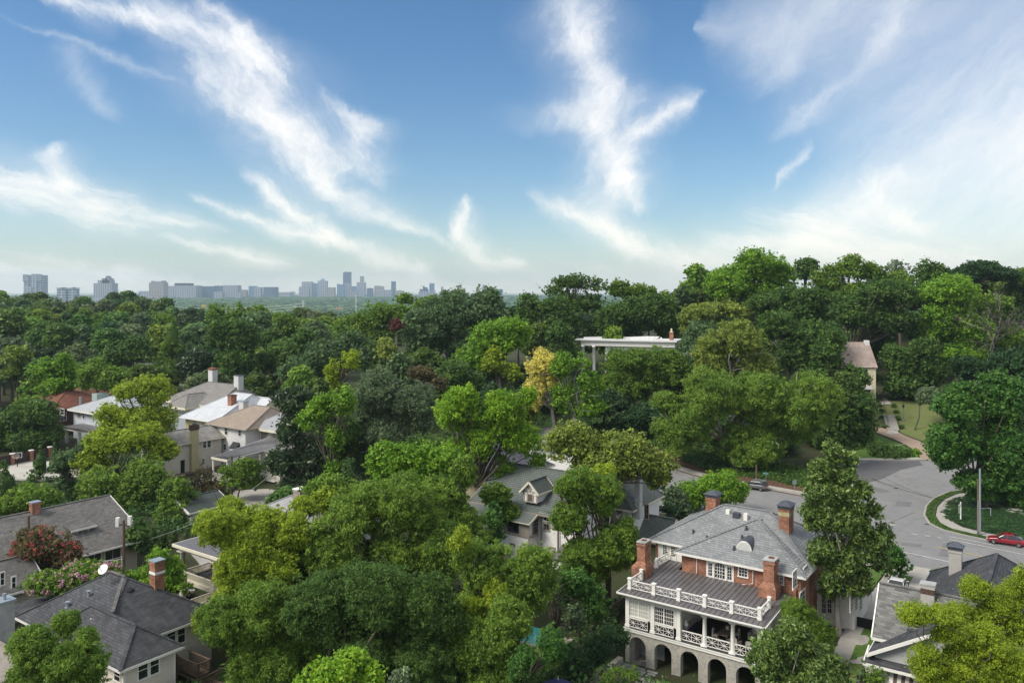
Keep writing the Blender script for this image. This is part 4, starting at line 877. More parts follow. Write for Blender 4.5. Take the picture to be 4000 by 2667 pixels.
m = MB(); m.box(-12.3,-7.8,73.2,75.4,9.0,9.9); m.v += []; m = MB(); m.v += [(-11.2,71.6,8.6),(-8.2,71.6,8.6),(-8.2,74.3,9.75),(-11.2,74.3,9.75)]; m.f.append((0,1,2,3)); m.v += [(x,y,z-.12) for x,y,z in m.v[:4]]; m.f += [(7,6,5,4),(0,4,5,1),(3,2,6,7),(0,3,7,4),(1,5,6,2)]
m.build('shed_dormer_roof', M['shingledk'], g); walls(g, -11.0, -8.4, 71.9, 74.0, 7.0, 8.75, M['sidegr'], 'dormer_wall'); m = MB(); m.box(-11.12,-10.98,71.82,71.9,7.0,8.7); m.build('corner_board', M['white'], g)
ac_, bc_ = Aat(3728, 86.0), 86.0
xq = Aat(3706, 85.6); chimney(g, xq, xq+1.05, 85.6, 86.4, 7.0, 11.75, M['brickpale'])
x0 = Aat(3597, 74.0); chimney(g, x0, x0+1.0, 73.9, 74.7, 8.0, 11.75, M['brickpale'], cap='stuccog', hood=False, collar='brickdk')
# striped awning
t = MB(); t2 = MB(); n = 17; s0, s1 = -12.2, -7.3
for k in range(n):
    x0, x1 = s0+(s1-s0)*k/n, s0+(s1-s0)*(k+1)/n; q = t if k % 2 == 0 else t2
    q.poly([(x0,68.6,3.6),(x1,68.6,3.6),(x1,70.1,5.5),(x0,70.1,5.5)]); q.poly([(x0,68.6,3.3),(x1,68.6,3.3),(x1,68.6,3.6),(x0,68.6,3.6)])
aw = t.build('awning', plain('awning_cream', (.6,.57,.53), .9, .05), g); t2.build('awning_stripes', plain('awning_brown', (.10,.075,.07), .9, .05), aw)
# brick gate pier and black gate, driveway strips
pa, pb_ = AB(3323, 2476, 2.2)
t = thing('gate_pier', 'square red brick gate pier with stone cap', 'pier', pa, pb_, 2); m = MB(); m.box(pa-.3, pa+.3, pb_-.3, pb_+.3, 1.5, 4.35); m.build('shaft', M['brick'], t); m = MB(); m.box(pa-.36, pa+.36, pb_-.36, pb_+.36, 4.352, 4.45); m.build('capstone', M['stuccoy'], t)
t = thing('driveway_gate', 'solid black driveway gate between the brick pier and gray house', 'gate', pa+1.7, pb_, 2); m = MB(); m.box(pa+.35, pa+3.2, pb_-.05, pb_+.05, 2.2, 4.1); m.build('panel', M['black'], t); m = MB(); m.box(pa+.35, pa+3.2, pb_-.09, pb_-.052, 2.5, 2.6); m.box(pa+.35, pa+3.2, pb_-.09, pb_-.052, 3.8, 3.9); m.build('crossbars', M['black'], t)
def dstrip(name, x0, x1, y0, y1, mat, off, label):
    return sheet(name, [ab2xy(x0,y0), ab2xy(x1,y0), ab2xy(x1,y1), ab2xy(x0,y1)], off, mat, label, step=2)
dstrip('driveway', -18.4, -14.2, 66, 107.4, M['concrete'], .10, 'concrete driveway between the brick house and gray house')
dstrip('driveway_grass', -16.9, -15.7, 66, 84.5, M['lawn'], .13, 'grass strip down the middle of the lower driveway')
dstrip('driveway_grass', -16.6, -15.5, 88, 103.4, M['lawn'], .13, 'grass strip down the middle of the upper driveway')
dstrip('pavement', -40, 10, 104.6, 106.2, M['concrete'], .12, 'pavement along the near side of the street')
dstrip('front_lawn', -36, -18.6, 90.5, 104.4, M['lawn'], .09, 'front lawn of the brick house')
solo('retaining_wall', MB().box(-18.95,-18.55,70,82,-.5,2.0), M['stone'], -18.7, 76, 0, 'low stone edging wall left of the driveway', 'wall')

# ================================================================== dark hip-roof house, bottom left
d = thing('dark_roof_house', 'cream sided bungalow with charcoal hip roof at the bottom left', 'house', -74, 40, .6)
walls(d, -82.3, -68.6, 35.5, 46.4, -.5, 4.95, M['sidecream']); walls(d, -71, -64.55, 35.4, 40.05, -.6, 4.95, M['sidecream'])
for r in (hip_roof(d, -82.4, -68.6, 35.4, 46.4, 5.0, 8.8, M['shingledk'], .6), hip_roof(d, -76.6, -64.6, 35.4, 40.0, 5.0, 7.1, M['shingledk'], .6)): pass
m = MB(); m.bar((-74.6,40.9,8.88),(-77,40.9,8.88), .3, .06); m.bar((-74.6,40.9,8.88),(-71.0,37.9,7.22), .32, .06); m.build('moss_ridge', M['shinglegr'], d)
wpx(d, 'b-', 35.4, 'L', 1000, 1400, 1002, 1500) if False else None
A_ = -64.55
wpx(d, 'a+', A_, 'L', 1270, 1380, 1352, 1505, 1, 2, fw=.12); wpx(d, 'a+', A_, 'L', 1380, 1340, 1455, 1462, 1, 2, fw=.12)
wpx(d, 'b-', 35.4, 'L', 1055, 1440, 1105, 1560, 1, 2); wpx(d, 'b-', 35.4, 'L', 925, 1370, 975, 1480, 1, 2)
wpx(d, 'a+', -68.6, 'L', 1535, 1092, 1605, 1172, 1, 2); wpx(d, 'a+', -68.6, 'L', 1632, 1062, 1695, 1180, 1, 2)
m = MB(); m.box(A_, A_+.04, 35.36, 35.52, -.5, 4.8); m.box(A_, A_+.04, 39.9, 40.06, -.5, 4.8); m.build('corner_board', M['white'], d)
xc = Aat(584, 42.6); c = chimney(d, xc, xc+.95, 42.6, 43.6, 5.5, 10.15, M['brick'], cap='iron', hood=False); m = MB(); m.box(xc-.03,xc+.98,42.57,43.63,8.95,9.2); m.build('painted_band', M['stuccow'], c)
u, v = zz('L', 815, 800); A_, B_ = AB(u, v, 7.0); vent(d, A_, B_, 6.95, .8, .12, 'iron', True)
u, v = zz('L', 622, 870); A_, B_ = AB(u, v, 6.4); vent(d, A_, B_, 6.35, .5, .14, 'iron', True)
u, v = zz('L', 835, 1010); A_, B_ = AB(u, v, 6.2); vent(d, A_, B_, 6.15, .4, .07, 'white')
u, v = zz('L', 1182, 750); A_, B_ = AB(u, v, 7.6); m = MB(); m.tube([(A_,B_,7.3),(A_,B_,7.62),(A_,B_,7.95)], [.2,.42,.42], 14); m.lathe(A_, B_, [(.5,7.9),(.44,8.05),(.2,8.16)], 14); m.build('attic_fan', M['black'], d)
# low front porch roof at the far left
m = MB(); m.v += [(-88.0,35.5,4.4),(-82.5,35.5,5.15),(-82.5,48,5.15),(-88.0,48,4.4)]; m.f.append((0,1,2,3)); m.v += [(x,y,z-.18) for x,y,z in m.v[:4]]; m.f += [(7,6,5,4),(0,4,5,1),(3,2,6,7),(0,3,7,4),(1,5,6,2)]; m.build('porch_roof', M['shingledk'], d)
for b_ in (36, 41.5, 47): column(d, -87.5, b_, -.2, 4.25, .13, 'white', 'porch_post', True)
# satellite dish on the ridge
A_, B_ = AB(*zz('L', 975, 590), 9.0); t = thing('satellite_dish', 'pale gray satellite dish on the charcoal roof ridge', 'satellite dish', A_, B_, 8.7)
m = MB(); m.tube([(A_,B_,8.5),(A_,B_,9.15),(A_-.05,B_-.2,9.5)], .04, 8); m.build('mast', M['iron'], t); m = MB(); cx, cy, cz = A_-.05, B_-.25, 9.75; nrm = Vector((.25,-.75,.6)).normalized(); u_ = nrm.cross(Vector((0,0,1))).normalized(); w_ = nrm.cross(u_)
prev = None; n = 20; rings = []
for j in range(4):
    r_ = .5*j/3; rings.append([tuple(Vector((cx,cy,cz)) + u_*r_*math.cos(2*math.pi*k/n) + w_*r_*math.sin(2*math.pi*k/n) + nrm*(r_*r_*.3)) for k in range(n)])
for j in range(1, 3):
    for k in range(n): m.poly([rings[j][k], rings[j][(k+1)%n], rings[j+1][(k+1)%n], rings[j+1][k]])
m.poly(rings[1]); m.build('dish', M['stuccow'], t); m = MB(); q = Vector((cx,cy,cz))+nrm*.6; m.bar((cx,cy,cz-.5), tuple(q), .03); m.box(q.x-.05,q.x+.05,q.y-.05,q.y+.05,q.z-.05,q.z+.05); m.build('feed_arm', M['iron'], t)
# wooden deck with picket fence
t = thing('wooden_deck', 'brown wooden deck with picket railing beside the cream bungalow', 'deck', -63.5, 43, .5)
zk = 1.7; q1 = Vector((*AB(689,2600,zk), 0)); q2 = Vector((*AB(772,2638,zk), 0)); q3 = Vector((*AB(819,2617,zk), 0)); q4 = q1+q3-q2
m = MB(); m.prism([tuple(q[:2]) for q in (q1-(q2-q1)*.1, q2+(q2-q1)*1.2, q3+(q2-q1)*1.2, q4)], zk-.7, zk-.55); m.prism([tuple(q[:2]) for q in (q1, q2, q3, q4)], zk-.2, zk-.05); m.build('deck_floor', M['deck'], t)
for s_, e_ in ((q1,q2),(q2,q3),(q4,q3)): balusters(t, tuple(s_[:2]), tuple(e_[:2]), zk, 1.0, 'wood', .16, .05, 'picket_railing', .14)
for q in (q1, q2, q3): m = MB(); m.box(q.x-.08,q.x+.08,q.y-.08,q.y+.08,0,zk+1.1); m.build('post', M['wood'], t)
r1_ = Vector((*AB(770,2700,.9), 0)); r2_ = Vector((*AB(870,2650,.9), 0)); balusters(t, tuple(r1_[:2]), tuple(r2_[:2]), .9, 1.0, 'wood', .16, .05, 'picket_railing', .14)

# ================================================================== gray-brown gable house with the poles in front
e4 = thing('gable_roof_house', 'tan sided house under a long gray-brown gable roof on the left', 'house', -108, 51, .3)
gable_roof(e4, -117.5, -99.4, 38, 57.0, 4.0, 8.3, 'b', M['shinglegr'], .5, 'white', M['sidetan']); walls(e4, -117, -99.9, 38.5, 56.6, -.6, 4.3, M['sidetan'])
wpx(e4, 'a+', -99.9, 'L', 808, 375, 925, 430, 2, 1); wpx(e4, 'a+', -99.9, 'L', 965, 340, 1105, 405, 2, 1)
bq = Bat(320, -103.0); m = MB(); m.v += [(-104.6,bq-1.6,6.75),(-102.4,bq-1.6,6.3),(-102.4,bq+1.6,6.3),(-104.6,bq+1.6,6.75)]; m.f.append((0,1,2,3)); m.v += [(x,y,z-.12) for x,y,z in m.v[:4]]; m.f += [(7,6,5,4),(0,4,5,1),(3,2,6,7),(0,3,7,4),(1,5,6,2)]; dr = m.build('shed_dormer', M['shinglegr'], e4)
m = MB(); m.bar((-102.38,bq-1.6,6.2),(-102.38,bq+1.6,6.2),.08,.2); m.build('dormer_fascia', M['white'], e4); m = MB(); m.box(-103.6,-102.8,bq-1.0,bq+1.0,5.2,6.25); m.build('dormer_wall', M['sidetan'], e4); window(e4, 'a+', -102.8, bq-.6, bq+.6, 5.6, 6.1, 2, 1)
chimney(e4, -108.6, -107.7, Bat(122,-108), Bat(122,-108)+1.0, 7, 9.4, M['brick'], cap='iron', hood=False)
A_, B_ = AB(*zz('M0', 686, 1390), 7.2); vent(e4, A_, B_, 7.1, .35, .08)
gable_roof(e4, -101, -93.5, 34.0, 42.0, 3.8, 6.4, 'b', M['shinglegr'], .4, 'white', M['sidetan']); walls(e4, -100.8, -93.8, 34.3, 41.6, -.6, 4.2, M['sidetan'])
wpx(e4, 'a+', -93.8, 'L', 5, 560, 35, 660, 1, 2); wpx(e4, 'a+', -93.8, 'L', 110, 600, 140, 690, 1, 2)

# ================================================================== cream two-storey porch house
y5 = thing('porch_house', 'cream house with two storey columned porch behind the trees', 'house', -76, 58, .5)
m = MB(); m.box(-82.4, -68, 50.9, 56.5, 7.86, 8.0); m.build('porch_roof', plain('flat_gray_roof', (.12,.12,.135), .8, .15), y5)
m = MB(); rimv = (-82.5,-67.9,50.8,56.6); m.box(-82.5,-67.9,50.78,50.9,7.68,7.99); m.box(-82.52,-82.4,50.9,56.6,7.68,7.99); m.build('cornice', M['cream'], y5)
m = MB(); m.box(-81.9,-68.4,51.4,51.75,7.2,7.68); m.box(-81.9,-81.5,51.75,56,7.2,7.68); m.box(-81.9,-68.4,51.4,51.75,3.7,4.15); m.box(-81.9,-81.55,51.75,56,3.7,4.15); m.build('entablature', M['cream'], y5)
m = MB(); m.box(-81.8,-68.4,51.76,56.2,3.95,4.1); m.build('balcony_floor', M['porchfloor'], y5); m = MB(); m.box(-81.9,-68.4,51.4,56.2,-.2,.55); m.build('porch_floor', M['cream'], y5)
for x in (-81.7, -75.6): column(y5, x, 51.6, .5, 7.2, .33, 'cream')
column(y5, -69, 51.6, .5, 7.2, .33, 'cream'); column(y5, -81.7, 55.6, .5, 7.2, .2, 'cream')
for z in (.55, 4.12):
    balusters(y5, (-81.4,51.55), (-75.9,51.55), z, .8, 'cream', .15, .07, 'railing', .12); balusters(y5, (-75.3,51.55), (-69.4,51.55), z, .8, 'cream', .15, .07, 'railing', .12); balusters(y5, (-81.7,52), (-81.7,55.4), z, .8, 'cream', .15, .07, 'railing', .12)
    m = MB(); m.bar((-81.4,51.55,z+1.15),(-75.9,51.55,z+1.15),.05); m.bar((-81.4,51.55,z+1.0),(-75.9,51.55,z+1.0),.04); m.bar((-78.6,51.55,z+.8),(-78.6,51.55,z+1.15),.05); m.build('handrail', M['black'], y5)
m = MB(); m.box(-80.6,-78.6,54.4,54.5,4.55,5.05); m.box(-80.6,-78.6,53.9,54.4,4.5,4.58); m.build('porch_swing', M['wood'], y5)
walls(y5, -82.5, -66, 56.5, 70, -.5, 8.2, M['brick']); hip_roof(y5, -82.8, -65.7, 56.3, 70.3, 8.4, 12.2, plain('pale_gray_roof', (.27,.27,.28), .8, .2, .8), .6, 'cream')
for u_ in (1010, 1050): x = Aat(u_, 56.5); window(y5, 'b-', 56.5, x-.5, x+.5, 1.6, 3.4, 1, 2, trim='cream')
chimney(y5, Aat(1145,62), Aat(1145,62)+1.2, 62, 63.2, 10, 12.8, M['brickbg'], cap='stuccow', hood=False)
# ================================================================== tan shingle roof corner and stucco chimney at the left edge
k = thing('tan_roof_house', 'house with tan shingle roof cut off at the bottom left corner', 'house', -70, 25, 0)
hip_roof(k, -86, -62.6, 17, 29.4, 6.3, 8.2, plain('tan_shingles', (.24,.215,.19), .9, .25, 1.5, bump=.4, bscale=9), .6, ridge=(-80, 28.2, -64.0, 28.2)); walls(k, -85, -63, 18, 29, -1, 6.3, M['sidetan'])
x = -74.9; m = MB(); m.box(x-.8, x+.55, 30.0, 31.2, -.5, 9.6); c = m.build('chimney', M['stuccog'], k); m = MB(); m.box(x-.9, x+.65, 29.9, 31.3, 9.602, 9.8); m.build('chimney_cap', M['iron'], c); m = MB(); m.tube([(x,30.6,9.8),(x,30.6,10.3)],.15,10); m.build('flue_pipe', M['iron'], c)
# ================================================================== white Tudor house
t6 = thing('tudor_house', 'white half-timbered house with green-gray roof and small gabled dormer', 'house', -58, 92, 1)
gable_roof(t6, -67.5, -50.5, 86.0, 101.0, 7.6, 11.6, 'a', M['shinglegn'], .3, 'taupe', M['stuccow'])
walls(t6, -67.2, -50.8, 86.4, 100.8, -.5, 7.7, M['sidew'])
m = MB(); m.v += [(-67.4,83.9,6.75),(-56.6,83.9,6.75),(-56.6,86.6,7.85),(-67.4,86.6,7.85)]; m.f.append((0,1,2,3)); m.v += [(x,y,z-.14) for x,y,z in m.v[:4]]; m.f += [(7,6,5,4),(0,4,5,1),(3,2,6,7),(0,3,7,4),(1,5,6,2)]; m.build('shed_roof', M['gnflat'], t6)
m = MB(); m.bar((-56.55,83.8,6.62),(-56.55,86.6,7.76),.08,.26); m.bar((-67.4,83.85,6.62),(-56.5,83.85,6.62),.08,.14); m.bar((-56.5,86.0,7.62),(-50.3,86.0,7.5),.1,.28); m.build('bargeboard', M['cream'], t6)
walls(t6, -67.2, -57.0, 84.4, 86.42, -.5, 6.6, M['sidew'], 'bay_wall')
m = MB(); m.box(-67.2,-60.9,84.34,84.397,4.9,6.6); m.build('stucco_panel', M['stuccow'], t6)
m = MB()
for x in (-67.2,-66.1,-65.0,-63.4,-62.0): m.box(x-.07,x+.07,84.28,84.338,4.9,6.6)
m.box(-67.2,-56.95,84.3,84.39,4.7,4.9); m.box(-60.9,-56.95,84.33,84.39,4.9,6.6); m.box(-56.99,-56.9,84.4,86.4,4.7,4.95); m.box(-57.1,-56.93,84.31,84.36,-.4,4.7); m.build('half_timbering', M['taupe'], t6)
window(t6, 'b-', 84.33, -60.3, -58.5, 5.0, 6.4, 1, 1, trim='taupe', fw=.12)
wpx(t6, 'a+', -56.95, 'z6', 712, 330, 800, 525, 4, 5, trim='taupe'); wpx(t6, 'b-', 86.36, 'z6', 885, 245, 960, 330, 2, 1); wpx(t6, 'b-', 86.36, 'z6', 885, 365, 960, 470, 2, 1, trim='taupe')
wpx(t6, 'b-', 86.36, 'z6', 960, 730, 1045, 900, 1, 2, glass='blind', trim='taupe'); wpx(t6, 'a+', -56.95, 'z6', 830, 780, 890, 900, 2, 2, trim='taupe')
m = MB()
for x in (-56.4,-53.9): m.box(x-.1,x+.1,86.3,86.397,-.3,7.4)
m.box(-56.4,-50.9,86.28,86.38,1.9,2.15); m.build('timber_trim', M['taupe'], t6)
downpipe(t6, [(-53.7,86.2,7.4),(-53.7,86.2,0)], 'cap', .07)
# lower bay with copper-brown roof, and right lower bay
gable_roof(t6, -66.0, -60.2, 80.6, 84.3, 2.1, 4.6, 'b', M['seam'], .25, 'taupe', M['sidew']); walls(t6, -65.9, -60.3, 80.8, 84.3, -.5, 2.4, M['sidew'], 'porch_wall')
m = MB(); m.v += [(-53.6,84.3,2.9),(-50.4,84.3,2.9),(-50.8,86.4,4.2),(-53.2,86.4,4.2)]; m.f.append((0,1,2,3)); m.v += [(x,y,z-.1) for x,y,z in m.v[:4]]; m.f += [(7,6,5,4),(0,4,5,1),(3,2,6,7),(0,3,7,4),(1,5,6,2)]; m.build('bay_roof', M['seam'], t6); walls(t6, -53.4, -50.6, 84.6, 86.4, -.5, 2.9, M['sidew'], 'bay_wall')
m = MB(); m.box(-59.9,-59.2,84.1,84.33,3.55,3.62); m.box(-59.9,-59.2,84.15,84.33,3.4,3.5); m.build('flower_ledge', M['cap'], t6)
# gabled dormer
u, v = zz('z5', 1040, 1240); bd = 86.6; xd = Aat(zz('z5',1040,0)[0], bd); zb = Zat(zz('z5',0,1215)[1], xd, bd)
for it in range(3): pass
dw = 1.12; walls(t6, xd-dw, xd+dw, bd, bd+3.4, zb, zb+1.35, M['stuccow'], 'dormer_wall')
gable_roof(t6, xd-dw, xd+dw, bd, bd+3.3, zb+1.2, zb+2.7, 'b', M['shinglegn'], .38, 'cream', M['stuccow'], name='dormer_roof')
m = MB()
for x in (-dw+.1, -.45, .45, dw-.1): m.box(xd+x-.1, xd+x+.1, bd-.05, bd-.003, zb, zb+1.3)
m.box(xd-dw, xd+dw, bd-.06, bd-.004, zb+1.2, zb+1.4); m.bar((xd,bd-.05,zb+1.4),(xd,bd-.05,zb+2.2),.1,.14); m.bar((xd,bd-.05,zb+1.4),(xd-.5,bd-.05,zb+2.0),.08,.12); m.bar((xd,bd-.05,zb+1.4),(xd+.5,bd-.05,zb+2.0),.08,.12)
m.box(xd-dw, xd+dw, bd-.07, bd-.003, zb-.1, zb); dt = m.build('dormer_timbers', M['taupe'], t6); m = MB()
for k_ in range(8): m.box(xd-.34, xd+.34, bd-.05, bd-.004, zb+.08+k_*.13, zb+.16+k_*.13)
m.build('louvre', M['wood'], dt)
c = chimney(t6, Aat(2484,98), Aat(2484,98)+.75, 97.6, 98.5, 5.5, 12.5, M['brickwht'], cap='stuccoy', hood=False)
# right wing
hip_roof(t6, -53.5, -48.6, 96.6, 106.0, 6.9, 10.3, M['shinglegn'], .35, 'cream', ridge=(-51.2, 97.5, -51.2, 103.5)); walls(t6, -53.4, -48.8, 97.2, 105.6, -.5, 6.8, M['stuccow'])
gable_roof(t6, -58.5, -50.6, 95.2, 100.5, 6.2, 10.0, 'b', M['shinglegn'], .3, 'taupe', M['taupe'])
wpx(t6, 'b-', 97.2, 'M2', 1222, 1340, 1252, 1470, 2, 3, trim='taupe')
m = MB(); m.box(-48.8,-48.72,97.1,97.3,-.4,6.6); m.build('downpipe', M['cap'], t6)
gable_roof(t6, -48.7, -44.5, 98.5, 104.0, 2.6, 5.3, 'a', M['shinglegn'], .3, 'cream', M['stuccow']); walls(t6, -48.7, -44.8, 98.8, 103.7, -.5, 2.8, M['stuccow'])
m = MB(); m.lathe(*AB(2100, 2020, 3), [(.01,0),(.01,.01)], 4)
# ivy-covered red brick chimney left of the Tudor house
c = MB(); x_, y_ = AB(1905, 2110, 2.5); c.box(x_-.5, x_+.5, y_, y_+.9, -.3, 7.4); c.build('brick_chimney', M['brick'], t6)

# ================================================================== purple-gray slate house behind it
s7 = thing('slate_roof_house', 'house with purple-gray slate hip roof and cream eaves behind the white house', 'house', -79, 106, 2)
hip_roof(s7, -85.3, -72.6, 99.8, 113.4, 7.0, 11.3, M['slatepurple'], .8, 'cream', .28); walls(s7, -85, -73.2, 100.2, 113, -.5, 6.9, M['stuccoc'])
m = MB(); m.box(-73.19,-73.14,100.9,112.8,3.6,6.6); m.build('brick_recess', M['brickdk'], s7)
wpx(s7, 'a+', -73.13, 'z5', 555, 860, 625, 965, 1, 2, trim='taupe'); column(s7, -72.6, 104.9, 3.4, 6.8, .14, 'cream', sq=True)
balusters(s7, (-72.5,101), (-72.5,110), 3.4, .9, 'cream')
w8 = thing('white_wall_house', 'tall plain white walled house with gray roof behind slender dark trunk', 'house', -80, 126, 2.5)
walls(w8, -86, -70.5, 121.5, 131, 0, 8.0, M['stuccow']); hip_roof(w8, -86.3, -70.2, 121.2, 131.3, 8.1, 10.8, M['roofgray'], .4)
m = MB(); m.box(-70.49,-70.44,121.5,121.9,0,8.0); m.build('corner_board', M['white'], w8); walls(w8, -70.6, -62.5, 119.8, 126, 0, 6.4, M['stuccow'], 'side_wing'); hip_roof(w8, -70.6, -62.2, 119.5, 126.3, 6.5, 8.8, M['roofgray'], .4)
# ================================================================== middle-distance houses on the left
t = thing('beige_house', 'beige lap sided house with yellow brick chimney and weathered roof', 'house', -145, 97, 1)
gable_roof(t, -148.5, -141.0, 84.5, 98.0, 6.9, 9.0, 'b', M['roofweather'], .35, 'cream', M['sidebe']); walls(t, -148.3, -141.1, 84.8, 97.7, -.5, 7.0, M['sidebe'])
wpx(t, 'a+', -141.1, 'z3', 350, 190, 398, 320, 1, 2); wpx(t, 'a+', -141.1, 'z3', 422, 175, 480, 310, 3, 2); wpx(t, 'a+', -141.1, 'z3', 905, 95, 965, 225, 1, 2); wpx(t, 'a+', -141.1, 'z3', 985, 85, 1045, 210, 1, 2); wpx(t, 'a+', -141.1, 'z3', 882, 430, 932, 530, 3, 2)
door(t, 'a+', -141.1, Bat(zz('z3',495,0)[0],-141.1), Bat(zz('z3',568,0)[0],-141.1), .9, 3.6, 'black', False)
b_ = Bat(757, -140.8); m = MB(); m.box(-141.08,-140.3,b_-.75,b_+.75,3.5,9.3); m.vprism([(b_-.75,3.5),(b_+.75,3.5),(b_+1.3,2.6),(b_+1.3,-.3),(b_-.75,-.3)], 'a', -141.08, -140.3); c = m.build('chimney', M['brickyel'], t); m = MB(); m.box(-141.2,-140.2,b_-.85,b_+.85,9.302,10.3); m.build('chimney_crown', M['brickdk'], c); m = MB(); m.box(-140.95,-140.45,b_-.4,b_+.4,10.3,10.55); m.build('chimney_pot', M['cap'], c)
m = MB(); m.box(-140.9,-139.2,86,99.5,-.4,1.3); m.build('brick_base', M['brickdk'], t)
t = thing('tan_roof_white_house', 'white house with tan hip roof and small black awning', 'house', -139, 103, 1)
hip_roof(t, -146.6, -133.6, 97.9, 111.5, 9.0, 12.4, M['rooftan'], .35, None, ridge=(-141.8, 106, -136.5, 106.0)); walls(t, -146.2, -134.3, 98.4, 111, -.5, 9.0, M['stuccow'])
for q in ((1115,1120,1170,1265),(1388,1170,1440,1285),(1095,1450,1140,1568)): wpx(t, 'b-', 98.4, 'z2', *q, 1, 2)
xa = Aat(zz('z2',1330,0)[0], 98.2); m = MB(); m.vprism([(98.38,5.0),(98.38,6.2),(97.3,5.0)], 'a', xa-1.1, xa+1.1); m.build('awning', M['black'], t)
t = thing('beige_brick_house', 'beige brick house with gray hip roof and metal roofed side porch', 'house', -131, 104, 1)
hip_roof(t, -136.3, -128.2, 101.4, 110, 9.0, 11.6, plain('gray_roof_b', (.27,.28,.30), .85, .15, .8), .6, 'cream', .5); walls(t, -136, -128.5, 101.8, 109.7, -.5, 8.6, M['brickbg'])
wpx(t, 'b-', 101.8, 'z2', 1650, 1195, 1825, 1365, 3, 2, glass='blind'); wpx(t, 'b-', 101.8, 'z2', 1990, 1240, 2060, 1410, 1, 2, glass='blind')
m = MB(); q = [(-126.6,86.3,6.1),(-122.4,87.0,6.1),(-122.4,101.7,6.9),(-127.5,101.7,8.1)]; q = [(-128.3,86.8,6.2),(-123.6,86.8,6.2),(-124.2,101.7,6.9),(-130.5,101.7,7.6)]
m.poly(q); m.poly([(x,y,z-.2) for x,y,z in q][::-1])
for i in range(4): j = (i+1) % 4; m.poly([q[i], q[j], (q[j][0],q[j][1],q[j][2]-.2), (q[i][0],q[i][1],q[i][2]-.2)])
mr_ = m.build('porch_metal_roof', M['seamlight'], t); m = MB()
for k_ in range(1, 14): f = k_/14; m.bar(tuple(Vector(q[0])*(1-f)+Vector(q[1])*f+Vector((0,0,.03))), tuple(Vector(q[3])*(1-f)+Vector(q[2])*f+Vector((0,0,.03))), .07, .07)
m.build('standing_seams', M['seam'], mr_); m = MB(); m.bar((-128.35,86.75,6.05),(-123.55,86.75,6.05),.12,.4); m.build('fascia', M['cream'], t)
for x, y in ((-128.1,87.0),(-123.9,87.0),(-124,94)): column(t, x, y, -.5 if x > -125 else 1.8, 6.0, .12, 'white', 'post', True)
balusters(t, (-128.1,87.0), (-123.9,87.0), 2.4, 1.0, 'white', .25, .07); m = MB(); m.box(-128.2,-123.8,86.9,101,2.2,2.38); m.build('porch_floor', M['cream'], t)
m = MB()
for k_ in range(9): m.box(-132.0+k_*.42, -131.6+k_*.42, 85.0, 86.4, .2+k_*.22, .42+k_*.22)
st = m.build('steps', M['stuccow'], t); m = MB(); m.bar((-132,84.95,1.3),(-128.2,84.95,3.3),.1,.1); m.bar((-132,86.4,1.3),(-128.2,86.4,3.3),.1,.1)
for k_ in range(9): m.bar((-131.8+k_*.42,84.95,.4+k_*.22),(-131.8+k_*.42,84.95,1.4+k_*.22),.06)
m.build('stair_railing', M['white'], t)
walls(t, -125.0, -119.5, 95.0, 104, -.3, 6.3, M['sidebe'], 'side_wing'); m = MB(); m.box(-125.3,-119.2,94.7,104.3,6.3,6.5); m.build('side_roof', M['roofgray'], t)
balusters(t, (-124.4,94.6), (-120.5,94.6), 1.4, 1.0, 'white', .25, .07); m = MB(); m.box(-124.6,-120.3,94.4,95,1.2,1.4); m.build('side_balcony', M['white'], t)
t = thing('pale_roof_house', 'old yellow walled house under a pale gray-white hip roof with two chimneys', 'house', -153, 108, 1)
hip_roof(t, -159.5, -147.6, 100.6, 118.5, 9.0, 13.4, M['roofwhite'], .5, 'white', .2, ridge=(-156.5, 112, -150.5, 112)); walls(t, -159.2, -148, 101.2, 118, -.5, 9.0, M['stuccoy'])
gable_roof(t, -152.5, -146.0, 109.5, 118.5, 9.3, 12.6, 'a', M['roofwhite'], .3, 'white', M['stuccoc'])
for q in ((565,970,660,1110),(830,1010,880,1130)): wpx(t, 'b-', 101.2, 'z2', *q, 1, 2, glass='blind', trim='cream')
u = 907; x = Aat(u, 107.5); chimney(t, x-.4, x+.9, 106.6, 108, 9.5, 13.6, M['brick'], cap='brickdk', hood=False); x = Aat(zz('z2',1520,0)[0], 108); chimney(t, x-.9, x+.7, 107.0, 108.3, 9, 12.5, M['brickwht'], cap='iron', hood=False)
t = thing('blue_gray_house', 'blue-gray sided house with warm gray hip roofs and white brick chimneys', 'house', -178, 115, 1)
hip_roof(t, -186, -165, 112.5, 126, 9.4, 13.4, M['roofgray'], .6, 'cream', .5, ridge=(-181, 121.5, -168.5, 121.5)); walls(t, -185.5, -165.4, 113, 125.6, -.5, 9.1, M['sidebg'])
hip_roof(t, -178.2, -170.6, 108.6, 118, 9.1, 11.7, M['roofgray'], .6, 'cream', .5, ridge=(-174.6, 111.6, -174.6, 116)); walls(t, -177.8, -171, 109.4, 117, -.5, 8.8, M['sidebg'], 'bay_wall')
m = MB(); m.box(-178.0,-170.9,109.33,109.39,7.7,8.7); m.box(-170.99,-170.93,109.4,117,7.7,8.7); m.box(-178.0,-177.6,109.3,109.38,-.4,8.7); m.box(-171.1,-170.9,109.3,109.38,-.4,7.7); m.build('frieze', M['cream'], t); wpx(t, 'b-', 109.39, 'z2', 195, 770, 250, 835, 3, 3)
x = Aat(828, 122); chimney(t, x-.9, x+.9, 121.5, 123, 11, 16.4, M['brickwht'], cap='clay', hood=True); x = Aat(929, 121); chimney(t, x-.9, x+.9, 120.5, 122, 11, 15.7, M['brickwht'], cap='cap', hood=False)
t = thing('pale_blue_house', 'pale blue sided house with gray roof and white columned porch', 'house', -192, 98, 1)
